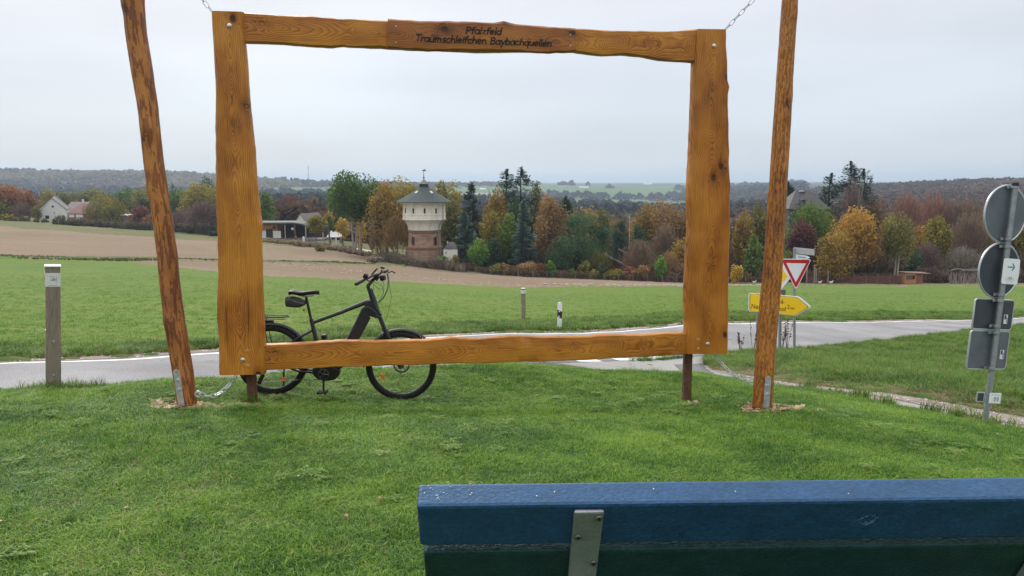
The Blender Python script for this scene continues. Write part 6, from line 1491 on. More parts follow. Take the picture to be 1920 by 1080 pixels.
for a, b_ in ((474, 491), (496.5, 504), (517, 524.5), (524.8, 531.5)): slab('wall_panel', a, b_, 433, 446.5, Yb+.15, .1, M_wwall)
for a, b_ in ((491.5, 496), (504.2, 516.5)): w_ = slab('window', a, b_, 429, 446.5, Yb+.1, .15, M_dw); slab('pane', a+.5, b_-.5, 430.5, 445.5, Yb+.05, .04, M_glassd, w_)
for a in (541.5, 559.5, 579.5, 611): mb = MB(); mb.box(Vector((X(a), Yb-.8, (zr(449)+zr(421))/2)), (.24, .24, zr(421)-zr(449))); mb.build('post', mat('pale_post', (.33, .27, .24)) if a != 559.5 else M_tan, t)
mb = MB(); mb.disc(Vector((X(520.5), Yb-.1, zr(427))), (0, -1, 0), 3.2*s, .2, 16); mb.build('round_sign', M_dw, t); mb = MB(); mb.disc(Vector((X(555.5), Yb-.9, zr(428.5))), (0, -1, 0), 2.2*s, .15, 14); mb.build('round_sign', M_wwall, t)
def small_box(name, cat, px, Y, r0, r1, wpx, m, label, kind='box'):
    g = gp(px, Y); s_ = Y/F*1.012; z0 = g.z if kind != 'hang' else CAMZ - Y*slope(r1); z1 = CAMZ - Y*slope(r0); mb = MB(); h = max(.3, z1-z0)
    if kind == 'can': mb.lathe(Vector((g.x, g.y, z0)), [(wpx*s_/2*.85, 0), (wpx*s_/2, h*.1), (wpx*s_/2, h*.85), (wpx*s_/2*.8, h), (wpx*s_/2*.3, h*1.04)], 12)
    elif kind == 'pole': mb.tube([Vector((g.x, g.y, g.z-.3)), Vector((g.x, g.y, z1))], wpx*s_/2, 8)
    else: mb.box(Vector((g.x, g.y, z0+h/2)), (wpx*s_, .8, h))
    return tag(mb.build(name, m, None, bevel=.02), label, cat)
small_box('white_barrel', 'barrel', 569.5, 208, 444, 450, 4.6, M_wwall, 'white barrel on the terrace before the pavilion', 'can')
small_box('wooden_barrel', 'barrel', 555, 208, 443, 448, 4, M_tan, 'small brownish barrel beside the pavilion post', 'can')
small_box('white_bin', 'bin', 630.5, 200, 447, 455, 3, M_wwall, 'narrow white bin on the square near the white tent', 'can')
# white tents
for px, r0, hw, lb in ((622, 431, 8, 'left smaller white tent behind the green column tree'), (631, 431, 12, 'pointed white marquee between the yellow trees')):
    g = gp(px, 214); s_ = 214/F*1.01; t2 = thing('marquee_tent', g, lb, 'tent'); z0 = CAMZ-214*slope(444); z1 = CAMZ-214*slope(r0); w_ = hw*s_; mb = MB()
    mb.add([Vector((g.x-w_, g.y-w_, z0)), Vector((g.x+w_, g.y-w_, z0)), Vector((g.x+w_, g.y+w_, z0)), Vector((g.x-w_, g.y+w_, z0)), Vector((g.x, g.y, z1))], [(0, 1, 4), (1, 2, 4), (2, 3, 4), (3, 0, 4), (3, 2, 1, 0)]); mb.build('canopy', M_wwall, t2)
    for sx in (-1, 1):
        for sy in (-1, 1): mb = MB(); mb.tube([Vector((g.x+sx*w_*.95, g.y+sy*w_*.95, g.z-.2)), Vector((g.x+sx*w_*.95, g.y+sy*w_*.95, z0+.05))], .06, 6); mb.build('leg', M_pole, t2)
# benches and low wall of the square right of the pavilion
for k, (px, wd) in enumerate(((610, 12), (652, 10))):
    g = gp(px, 203); t2 = thing('picnic_table', g, ('dark wooden picnic table between the pavilion and the white tent' if k == 0 else 'dark wooden picnic table right of the white tent'), 'table'); mb = MB(); mb.box(g + Vector((0, 0, .75)), (1.9, .8, .08)); mb.build('tabletop', M_tan, t2)
    for sy in (-1, 1): mb = MB(); mb.box(g + Vector((0, sy*.75, .45)), (1.9, .3, .07)); mb.build('seat', M_tan, t2)
    for sx in (-1, 1): mb = MB(); mb.box(g + Vector((sx*.7, 0, .36)), (.1, 1.5, .75)); mb.build('leg', M_dw, t2)
# paved square
a = resample([(X(600), 205), (X(706), 200)], 20); b_ = resample([(X(600), 216), (X(706), 211)], 20); strip('paved_square', a, b_, mat('pale_paving', (.42, .39, .35), .8, var=.1, scale=1.), .12, 3, .3)
# hut
g = gp(1717, 146); s = 146/F*1.01; hutR = Matrix.Rotation(math.radians(8), 3, 'Z'); zr = lambda row: CAMZ - 146*slope(row); gz = g.z
t = thing('wooden_hut', g, 'small orange wooden hut with a wide opening at the far edge of the green field', 'hut'); M_hut = mat('orange_hut_boards', (.52, .24, .10), .75, var=.12, scale=2, stretch=(1, 1, 4)); M_hut2 = mat('brown_hut_boards', (.27, .12, .07), .8, var=.15, scale=2)
def HP(x, y, z): return Vector((g.x, g.y, gz)) + hutR @ Vector((x, y, 0)) + Vector((0, 0, z))
hh = zr(512) - gz; W = 21*s
def hb(name, x0, x1, y0, y1, z0, z1, m, parent=t): mb = MB(); mb.box(HP((x0+x1)/2, (y0+y1)/2, (z0+z1)/2), (abs(x1-x0), abs(y1-y0), abs(z1-z0)), hutR); return mb.build(name, m, parent)
x0 = -22*s; x1 = x0 + W
for k in range(5): hb('board', x0+.06, x1-.06, .0, .06, .02 + k*hh*.40/5, (k+.94)*hh*.40/5, M_hut)
hb('board', x0+.06, x1-.06, 0, .06, hh*.78, hh, M_hut); hb('corner_post', x0-.02, x0+.12, -.04, .1, 0, hh, M_hut); hb('corner_post', x1-.12, x1+.04, -.04, .1, 0, hh, M_hut); hb('shutter', x0+.35, x1-.35, .35, .42, hh*.42, hh*.76, M_groof)
for k in range(6): hb('side_board', x1+.02 + k*16*s/6, x1+.0 + (k+.93)*16*s/6, .1+.02*(k % 2), .2, .02, hh*.92, M_hut2)
hb('rear_wall', x0, x1+16*s, 2.2, 2.3, 0, hh*.9, M_hut2); hb('end_wall', x0, x0+.08, .1, 2.2, 0, hh*.95, M_hut); hb('floor', x0, x1+16*s, .1, 2.2, -.1, .1, M_hut2)
mb = MB(); mb.prism([HP(x0-.15, -.25, hh+.02), HP(x1+28*s, -.25, hh-.18), HP(x1+28*s, -.25, hh-.08), HP(x0-.15, -.25, hh+.14)], hutR @ Vector((0, 2.8, 0))); mb.build('roof', mat('hut_roof', (.22, .15, .12), .8), t)
mb = MB(); mb.tube([HP(x1+16*s, -.1, hh*.35), HP(x1+22*s, -.1, hh*.78)], .05, 5); mb.build('brace', M_hut2, t)
# dead wood fence
M_dead = mat('bleached_dead_wood', (.23, .19, .17), .9, var=.35, scale=3)
g = gp(1806, 143); s = 143/F*1.01; t = thing('dead_wood_fence', g, 'rack of bleached branches leaning between posts at the far edge of the field', 'fence'); zr = lambda row: CAMZ - 143*slope(row)
for px, r0 in ((1777, 501), (1798, 501), (1803, 506), (1836, 506)): mb = MB(); mb.tube([Vector((X(px)*143/Yb, 143, g.z-.2)), Vector((X(px)*143/Yb, 143, zr(r0)))], .13, 7); mb.build('post', M_dead, t)
X3 = lambda px: (px-960)*s
for a, ra, b_, rb in ((1779, 507, 1790, 503.5), (1790, 503.5, 1804, 506), (1802, 505.5, 1838, 504.5), (1800, 507.5, 1836, 507)): mb = MB(); mb.tube([Vector((X3(a), 142.9, zr(ra))), Vector((X3(b_), 142.9, zr(rb)))], .11, 6); mb.build('rail', M_dead, t)
r_ = random.Random(5)
for k in range(44):
    px = 1778 + 58*(k+.5)/44 + r_.uniform(-1, 1); dx = r_.uniform(-.7, .7); top_ = r_.uniform(508, 518) if not 1806 < px < 1818 else r_.uniform(514, 520)
    mb = MB(); p0 = Vector((X3(px), 142.6 + r_.uniform(-.3, .3), g.z - .1)); p1 = Vector((X3(px)+dx, 143.0 + r_.uniform(-.2, .2), zr(top_))); mb.tube([p0, p0.lerp(p1, .5)+Vector((r_.uniform(-.12, .12), 0, 0)), p1], [.10, .08, .04], 5); mb.build('branch', M_dead, t)
small_box('white_board_sign', 'sign', 1838, 141, 489, 516, 5, M_wwall, 'white board standing behind the round sign plates', 'hang')
# rusty garden fence of posts and boards on the right
def fence(name, label, px0, Y0, px1, Y1, hgt, step, pm, wm, board=None, wires=3, cat='fence'):
    a, b_ = gp(px0, Y0), gp(px1, Y1); ln = (b_-a).length; n = max(2, int(ln/step)); t_ = thing(name, gp((px0+px1)/2, (Y0+Y1)/2), label, cat); tops = []; first = None; base0 = None
    for k in range(n+1):
        p = a.lerp(b_, k/n); p.z = hz(p.x, p.y)
        if first is None: mb = MB(); mb.box(p + Vector((0, 0, hgt/2-.1)), (.10, .10, hgt+.2)); first = mb.build('fence_post', pm, t_); base0 = p.copy()
        else: again(first, t_, Matrix.Translation(p - base0))
        tops.append(p)
    for w_ in range(wires):
        mb = MB(); z = hgt*(.95 - .85*w_/max(1, wires-1)); mb.tube([p + Vector((0, -.06, z)) for p in tops], .018, 4); mb.build('wire', wm, t_)
    if board:
        for k in range(n):
            p, q = tops[k], tops[k+1]
            if board == 'mesh':
                mb = MB(); m_ = 14
                for j in range(m_): r = p.lerp(q, (j+.5)/m_); mb.box(r + Vector((0, -.05, hgt*.48)), (.022, .012, hgt*.9))
                o = mb.build('mesh_bars', wm, t_); o['kind'] = 'stuff'
            else:
                d = (q-p); ang = math.atan2(d.y, d.x); mb = MB(); mb.box((p+q)/2 + Vector((0, -.03, hgt*.42)), (d.length*.96, .03, hgt*.72), Matrix.Rotation(ang, 3, 'Z')); mb.build('panel', board, t_)
    return t_
M_fp = mat('grey_fence_wood', (.17, .15, .13), .9, var=.3, scale=3); M_wire = mat('dull_wire', (.12, .12, .11), .7, .3); M_rp = mat('rusty_netting_panel', (.13, .055, .04), .9, var=.35, scale=2)
fence('garden_mesh_fence', 'long grey mesh fence along the gardens between the annex and the right board', 866, 149, 1296, 146, 1.25, 2.6, M_fp, M_wire, 'mesh', 2)
fence('garden_mesh_fence', 'short grey mesh fence right of the right board, behind the yellow bush', 1366, 147, 1430, 146, 1.25, 2.6, M_fp, M_wire, 'mesh', 2)
fence('rusty_panel_fence', 'low rusty brown fence behind the chickens, under the golden orange tree', 1512, 146, 1690, 146, 1.9, 2.1, M_fp, M_wire, M_rp, 2)
small_box('wooden_mast', 'mast', 1178.5, 172, 401.5, 480, 1.5, mat('pale_mast', (.42, .36, .26)), 'pale wooden mast rising from the garden trees', 'pole')
small_box('tree_stake', 'stake', 672, 190, 447, 463, 1.4, M_tan, 'short brown stake beside the pale poplar trunks', 'pole')
# chickens by the fence: small hens with body, tail, neck and head
for px, lb, cc in ((1537, 'white hen pecking left near the rusty fence', (.55, .5, .42)), (1558, 'white hen right of the other, near the rusty fence', (.6, .56, .5)), (1414, 'pale hen close to the smooth log at the field edge', (.55, .5, .42))):
    g = gp(px, 139); mb = MB(); mb.ball(g + Vector((0, 0, .34)), .25, 10, 7, (1.2, .7, .85)); mb.tube([g + Vector((.18, 0, .40)), g + Vector((.30, 0, .60)), g + Vector((.33, 0, .66))], [.12, .07, .06], 8); mb.ball(g + Vector((.35, 0, .67)), .075, 8, 6); mb.tube([g + Vector((-.2, 0, .40)), g + Vector((-.42, 0, .66))], [.12, .05], 7, flat=.4)
    mb.tube([g + Vector((.41, 0, .66)), g + Vector((.48, 0, .64))], [.02, .004], 5)
    for sy in (-.06, .06): mb.tube([g + Vector((0, sy, .2)), g + Vector((0.02, sy, 0))], .018, 5)
    tag(mb.build('hen', mat('hen_plumage', cc, .8), None, smooth=True), lb, 'hen')
# far things: white sheds, mast
for px, Y, r0, r1, wpx, lb in ((576, 1500, 359, 364, 38, 'long white roofed hall on the hillside left of the big poplar'), (518, 1600, 362, 365.5, 9, 'tiny white shed left of the long hall on the hillside'), (1095, 2900, 350, 352.5, 16, 'tiny white hall on the far green plateau'), (905, 2400, 353, 356, 10, 'tiny white farm building on the far green field'), (1170, 1250, 384.5, 388, 30, 'long pale glasshouse roof above the garden trees'), (1110, 1300, 381, 385, 26, 'pale low roofs of the far village above the pine'), (1215, 2600, 343, 346, 14, 'cluster of tiny pale houses on the right horizon')):
    g = hit(px, r1 + .6) or gp(px, Y); Y = g.y; s_ = Y/F*1.01; z1 = CAMZ-Y*slope(r0); z0 = CAMZ-Y*slope(r1); W = wpx*s_; t = thing('far_hall', Vector((g.x, g.y, min(g.z, z0))), lb, 'building'); zb = min(g.z, z0) - 1
    mb = MB(); mb.box(Vector((g.x, g.y+10, (z0*.5+z1*.5+zb)/2)), (W, 20, z0*.5+z1*.5-zb)); mb.build('wall', M_wwall, t)
    mb = MB(); zm = z0*.5+z1*.5; mb.prism([Vector((g.x-W/2-1, g.y-1, zm)), Vector((g.x-W/2-1, g.y+10, z1)), Vector((g.x-W/2-1, g.y+21, zm))], (W+2, 0, 0)); mb.build('roof', M_wwall, t)
g = gp(579, 2450); zt = CAMZ-2450*slope(308); t = thing('radio_mast', g, 'thin radio mast on the wooded ridge left of the poplar', 'mast'); mb = MB(); mb.tube([Vector((g.x, g.y, g.z-2)), Vector((g.x, g.y, zt))], [1.3, .5], 5); mb.build('mast_shaft', M_pole, t); mb = MB(); mb.tube([Vector((g.x, g.y, zt-12)), Vector((g.x, g.y, zt-6))], 1.2, 6); mb.build('antenna', M_pole, t)
# ================================================================ WOODS AND UNDERGROWTH (masses)
def blobs(name, cx, cy, rr_, hh, pal_idx, m, seed, conf=None, q=46):
    """many small crowns as one mass: each a spray of leafy quads over a dome or cone"""
    r = np.random.default_rng(seed); n = len(cx); gz = H(cx, cy); k = q
    P0 = np.repeat(np.stack([cx, cy, gz], 1), k, 0); R = np.repeat(rr_, k); Hh = np.repeat(hh, k)
    u = unit(n*k, r); u[:, 2] = np.abs(u[:, 2]); rad = .55 + .45*r.random(n*k)
    co = np.repeat(conf if conf is not None else np.zeros(n), k)
    z = u[:, 2]; f = r.random(n*k)
    x = np.where(co > .5, np.cos(f*40+R)*(1-f)**.9, u[:, 0]*rad); y = np.where(co > .5, np.sin(f*40+R)*(1-f)**.9, u[:, 1]*rad); zz = np.where(co > .5, .15 + f*.95, .30 + .62*z*rad)
    P = P0 + np.stack([x*R, y*R, zz*Hh], 1)
    a = unit(n*k, r); b_ = np.cross(a, unit(n*k, r)); s = (R*.34*(.7+.6*r.random(n*k)))[:, None]
    V, Fq = quads(P, a*s, b_*s)
    rnd = np.clip(np.repeat(pal_idx, k)*.8 + .2*r.random(n*k), 0, 1)
    return quick(name, V, Fq, m, 'stuff', attr=rnd)
def scatter_px(px0, px1, Y0, Y1, n, r, keep=None):
    """even in the picture's width, even in log distance"""
    px = px0 + (px1-px0)*r.random(n); Y = np.exp(np.log(Y0) + (np.log(Y1)-np.log(Y0))*r.random(n)); X = (px-960)/F/.99*Y
    if keep is not None: k = keep(px, Y, X); X, Y, px = X[k], Y[k], px[k]
    return X, Y, px
r = np.random.default_rng(11)
def rowof(X, Y): return proj(X, Y, H(X, Y))[1]
green_polys = [[(480, 356), (560, 349), (700, 352), (700, 372), (480, 366)], [(812, 351), (900, 349), (1030, 344), (1120, 352), (1250, 352), (1290, 362), (1200, 372), (1040, 366), (960, 366), (900, 362), (812, 380), (950, 378), (812, 366)], [(1000, 374), (1060, 372), (1180, 374), (1290, 378), (1320, 392), (1120, 388), (1010, 385)], [(1540, 348), (1700, 341), (1700, 346), (1560, 354)], [(1040, 346), (1300, 349), (1300, 353), (1040, 350)], [(812, 366), (900, 362), (960, 366), (950, 378), (812, 380)], [(110, 375), (160, 375), (160, 390), (110, 390)]]
def notfield(px, Y, X):
    row = rowof(X, Y); ok = np.ones(len(X), bool)
    for g_ in green_polys: ok &= ~inpoly(px, row, [(x, y+1.5) for x, y in g_])
    return ok
M_farw = leafmat('far_woods', (.010, .028, .034), (.080, .042, .040), (.24, .18, .06), .1)
M_farm = leafmat('mixed_far_woods', (.020, .040, .028), (.085, .058, .042), (.17, .12, .05), .1)
# ridge woods on the left and behind
X, Y, px = scatter_px(-900, 860, 640, 2700, 9800, r, notfield)
big = vnoise(X, Y, .0032, 21); bands = vnoise(X*.15, Y, .006, 22); tone = np.clip((big-.5)*1.9 + .40 + (bands-.5)*.7 + (r.random(len(X))-.5)*.28, 0, 1)
conf = (tone < .33).astype(float); w_ = 3.2 + .0035*Y; blobs('ridge_forest', X, Y, w_*(.8+.5*r.random(len(X))), (11 + 5*r.random(len(X)))*np.where(conf > .5, 1.1, 1.), tone, M_farw, 31, conf, 22)
X, Y, px = scatter_px(560, 1500, 700, 3300, 3600, r, notfield)
tone = np.clip(.30 + (vnoise(X, Y, .004, 23)-.5)*.9 + (r.random(len(X))-.5)*.25, 0, 1); blobs('valley_forest', X, Y, (3.2+.0035*Y)*(.8+.5*r.random(len(X))), 10 + 5*r.random(len(X)), tone, M_farw, 32, (tone < .3).astype(float), 22)
X, Y, px = scatter_px(1330, 2300, 480, 1750, 7000, r, notfield)
tone = np.clip(.50 + (vnoise(X, Y, .006, 24)-.5)*.6 + (r.random(len(X))-.5)*.20, 0, 1); blobs('beech_forest', X, Y, (3.0+.003*Y)*(.8+.5*r.random(len(X))), 10 + 4*r.random(len(X)), tone, leafmat('beech_woods', (.022, .030, .028), (.10, .055, .042), (.18, .105, .055), .1), 33, None, 24)
# looser trees between gardens and hills
for (a, b_, y0, y1, n, nm, c) in ((-200, 470, 330, 640, 420, 'valley_treeline', ((.05, .06, .02), (.12, .10, .03), (.17, .085, .035))), (480, 720, 260, 620, 260, 'valley_treeline', ((.06, .045, .035), (.12, .075, .05), (.17, .11, .05))), (800, 1320, 230, 640, 520, 'valley_treeline', ((.03, .05, .02), (.11, .08, .035), (.22, .13, .035))), (1370, 2100, 215, 500, 900, 'valley_treeline', ((.07, .04, .03), (.14, .075, .045), (.20, .10, .04)))):
    X, Y, px = scatter_px(a, b_, y0, y1, n, r, lambda px, Y, X: ~((px > 60) & (px < 175) & (Y < 420)))
    tone = np.clip(.5 + (vnoise(X, Y, .02, 25)-.5)*.9 + (r.random(len(X))-.5)*.4, 0, 1); blobs(nm, X, Y, 3.5 + 2.5*r.random(len(X)), 8 + 4*r.random(len(X)), tone, leafmat('valley_mix_%d' % a, *c), 40+abs(a), None, 110)
# undergrowth and brush along the field edges
def brush(name, pts, n, hmin, hmax, size, cols, seed, depth=3., q=60, low=False):
    r_ = np.random.default_rng(seed); P = np.array([(gp(px, Y).x, Y) for px, Y in pts]); A = resample([tuple(p) for p in P], 200); i = r_.integers(0, 199, n); f = r_.random(n)[:, None]
    XY = A[i]*(1-f) + A[i+1]*f; X = XY[:, 0]; Y = XY[:, 1] + r_.random(n)*depth
    hh = (hmin + (hmax-hmin)*r_.random(n))*(.5 + .9*vnoise(X, Y, .25, seed)); k = q
    P0 = np.repeat(np.stack([X, Y, H(X, Y)], 1), k, 0); Hh = np.repeat(hh, k); u = unit(n*k, r_); f = r_.random(n*k)**.8
    Pq = P0 + np.stack([u[:, 0]*Hh*.55, u[:, 1]*Hh*.55, f*Hh], 1); d = np.stack([u[:, 0]*.5, u[:, 1]*.5, np.ones(n*k)], 1); d /= np.linalg.norm(d, axis=1)[:, None]
    sd_ = np.cross(d, unit(n*k, r_)); sd_ /= np.linalg.norm(sd_, axis=1)[:, None]+1e-9; s = (size*(.6+.9*r_.random(n*k)))[:, None]
    V, Fq = quads(Pq, d*s, sd_*s*.32); tone = np.clip(np.repeat(vnoise(X, Y, .3, seed+5)*.7 + .3*r_.random(n), k)*.6 + .4*r_.random(n*k), 0, 1)
    return quick(name, V, Fq, leafmat('brush_%d' % seed, *cols), 'stuff', attr=tone)
dry = ((.20, .15, .10), (.36, .28, .19), (.50, .42, .30)); gr = ((.05, .07, .02), (.12, .12, .04), (.22, .17, .08)); pu = ((.05, .035, .035), (.10, .07, .065), (.16, .12, .10)); rd = ((.075, .045, .03), (.16, .10, .055), (.27, .19, .10))
brush('dry_brush', [(488, 200), (560, 192), (640, 184), (700, 176), (770, 168), (840, 160)], 240, .4, 1.1, .28, dry, 51, 5)
brush('tall_weeds', [(700, 168), (760, 160), (820, 154), (868, 150)], 120, .9, 2.2, .28, ((.14, .11, .085), (.26, .21, .16), (.38, .32, .23)), 52, 4)
brush('field_edge_brush', [(100, 246), (160, 244), (230, 242), (320, 236), (410, 226)], 150, .8, 2.4, .34, ((.06, .06, .035), (.12, .11, .075), (.19, .16, .13)), 53, 5)
brush('field_edge_brush', [(-200, 268), (-50, 266), (90, 262)], 60, .5, 1.5, .3, gr, 54, 5)
brush('garden_undergrowth', [(870, 152), (1000, 150), (1150, 149), (1296, 149)], 240, .6, 1.7, .24, rd, 55, 5)
brush('garden_undergrowth', [(880, 162), (1000, 158), (1150, 160), (1296, 160)], 150, 2., 5., .36, ((.02, .03, .012), (.06, .05, .025), (.11, .075, .035)), 56, 6)
brush('garden_undergrowth', [(1366, 150), (1500, 149), (1690, 149)], 180, .7, 2.2, .26, rd, 57, 5)
brush('garden_undergrowth', [(1366, 160), (1500, 158), (1700, 158), (1850, 160), (2000, 160)], 240, 2., 5.5, .36, ((.04, .03, .022), (.09, .06, .04), (.14, .09, .05)), 58, 8)
brush('garden_undergrowth', [(1740, 150), (1850, 150), (2000, 150)], 110, 1., 2.6, .28, ((.07, .05, .04), (.14, .10, .08), (.2, .16, .12)), 59, 5)
brush('grass_balk_tufts', [(-200, 122), (0, 121), (230, 118), (420, 127), (560, 140), (640, 146), (700, 150)], 1500, .16, .34, .10, ((.08, .11, .035), (.13, .15, .05), (.22, .20, .10)), 61, 2.6, 9)
# pale stones turned up along the field's upper edge
M_stone = mat('field_stones', (.45, .38, .30), .9, var=.25, scale=3)
def stones(name, rows, n, seed, smin, smax, depth=1.5):
    r_ = random.Random(seed); mb = MB(); A = resample([(gp(px, Y).x, Y) for px, Y in rows], 100)
    for k in range(n):
        i = r_.randrange(99); f = r_.random(); x = A[i][0]*(1-f)+A[i+1][0]*f; y = A[i][1]*(1-f)+A[i+1][1]*f + r_.uniform(-depth, depth); s_ = r_.uniform(smin, smax); q = [Vector((r_.uniform(.6, 1), 0, 0)) for _ in range(3)]
        mb.ball((x, y, hz(x, y) + s_*.25), s_, 5, 4, (r_.uniform(.8, 1.4), 1, r_.uniform(.45, .8)))
    o = mb.build(name, M_stone, None, org=(A[50][0], A[50][1], hz(*A[50]))); o['kind'] = 'stuff'; return o
stones('field_stones', [(500, 133), (640, 127), (760, 121), (900, 116), (1050, 114), (1290, 113)], 420, 3, .05, .17, 6)
stones('field_stones', [(1010, 117), (1150, 116), (1295, 116), (1370, 117), (1430, 119)], 130, 4, .10, .28, .8)
stones('field_stones', [(1420, 124), (1560, 128), (1700, 128), (1850, 128)], 40, 5, .06, .16, 5)

# ================================================================ GRASS
def blade_patch(name, n, R, hmin, hmax, wid, m, seed, bend=.5, droop=.3):
    """small clump of curved blades, used many times"""
    r_ = np.random.default_rng(seed); a = r_.random(n)*6.283; q = np.sqrt(r_.random(n))*R; bx, by = np.cos(a)*q, np.sin(a)*q
    h = hmin + (hmax-hmin)*r_.random(n)**1.3; d = r_.random(n)*6.283; bn = bend*(.3+r_.random(n)); w_ = wid*(.6+.7*r_.random(n)); dx, dy = np.cos(d), np.sin(d); sx, sy = -dy, dx
    V = []; 
    for f, wk, hk, ok in ((0, 1., 0., 0.), (.5, .8, .58, .30), (1., .08, 1., 1.)):
        cx_ = bx + dx*h*bn*ok; cy_ = by + dy*h*bn*ok; z = h*hk*(1 - droop*ok*bn)
        V += [np.stack([cx_ - sx*w_*wk, cy_ - sy*w_*wk, z], 1), np.stack([cx_ + sx*w_*wk, cy_ + sy*w_*wk, z], 1)]
    V = np.stack(V, 1).reshape(-1, 3); i = np.arange(n)[:, None]*6; Fq = np.concatenate([i + np.array([0, 1, 3, 2]), i + np.array([2, 3, 5, 4])], 1).reshape(-1, 4)
    me = bpy.data.meshes.new(name); me.from_pydata(V.tolist(), [], Fq.tolist()); at_ = me.attributes.new('rnd', 'FLOAT', 'FACE'); at_.data.foreach_set('value', np.repeat(r_.random(n), 2).astype(np.float32)); me.materials.append(m)
    return bpy.data.objects.new(name, me)
def grassmat(name, c1, c2, c3, dryc, dryamt=.12):
    m, t, b = nodes(name); N = t.nodes.new; L = t.links.new; A = N('ShaderNodeAttribute'); A.attribute_name = 'rnd'; oi = N('ShaderNodeObjectInfo'); g = N('ShaderNodeNewGeometry')
    n1 = N('ShaderNodeTexNoise'); n1.inputs['Scale'].default_value = .9; n1.inputs['Detail'].default_value = 4; L(g.outputs['Position'], n1.inputs[0])
    n2 = N('ShaderNodeTexNoise'); n2.inputs['Scale'].default_value = 5.; n2.inputs['Detail'].default_value = 3; L(g.outputs['Position'], n2.inputs[0])
    s1 = N('ShaderNodeMath'); s1.operation = 'MULTIPLY_ADD'; L(A.outputs['Fac'], s1.inputs[0]); s1.inputs[1].default_value = .55; L(n1.outputs[0], s1.inputs[2])
    s2 = N('ShaderNodeMath'); s2.operation = 'MULTIPLY_ADD'; L(oi.outputs['Random'], s2.inputs[0]); s2.inputs[1].default_value = .30; L(s1.outputs[0], s2.inputs[2])
    s3 = N('ShaderNodeMath'); s3.operation = 'MULTIPLY_ADD'; L(n2.outputs[0], s3.inputs[0]); s3.inputs[1].default_value = .5; L(s2.outputs[0], s3.inputs[2])
    r_ = N('ShaderNodeMapRange'); r_.inputs[1].default_value = .80; r_.inputs[2].default_value = 1.45; L(s3.outputs[0], r_.inputs[0])
    cr = N('ShaderNodeValToRGB'); cr.color_ramp.elements[0].color = rgb(c1); cr.color_ramp.elements[1].color = rgb(c3); e = cr.color_ramp.elements.new(.5); e.color = rgb(c2); L(r_.outputs[0], cr.inputs[0])
    # some dead straw blades, more of them in patches
    th_ = N('ShaderNodeMath'); th_.operation = 'MULTIPLY_ADD'; L(n2.outputs[0], th_.inputs[0]); th_.inputs[1].default_value = .55; L(A.outputs['Fac'], th_.inputs[2])
    dm = N('ShaderNodeMapRange'); dm.inputs[1].default_value = 1.32 - dryamt*1.2; dm.inputs[2].default_value = 1.36 - dryamt*1.2; L(th_.outputs[0], dm.inputs[0])
    mx0 = N('ShaderNodeMix'); mx0.data_type = 'RGBA'; L(dm.outputs[0], mx0.inputs[0]); L(cr.outputs[0], mx0.inputs[6]); mx0.inputs[7].default_value = rgb(dryc)
    L(mx0.outputs[2], b.inputs['Base Color']); b.inputs['Roughness'].default_value = .55; b.inputs['Specular IOR Level'].default_value = .35
    tr = N('ShaderNodeBsdfTranslucent'); L(mx0.outputs[2], tr.inputs[0]); mx = N('ShaderNodeMixShader'); mx.inputs[0].default_value = .35; L(b.outputs[0], mx.inputs[1]); L(tr.outputs[0], mx.inputs[2]); L(mx.outputs[0], t.nodes['Material Output'].inputs[0]); return m
M_gl = grassmat('lawn_blades', (.032, .095, .011), (.106, .248, .020), (.28, .43, .050), (.34, .26, .11), .07)
M_gv = grassmat('verge_blades', (.036, .10, .012), (.096, .21, .022), (.21, .33, .05), (.34, .27, .12), .12)
M_gd = grassmat('dry_blades', (.10, .12, .035), (.20, .19, .065), (.30, .25, .11), (.40, .30, .16), .45)
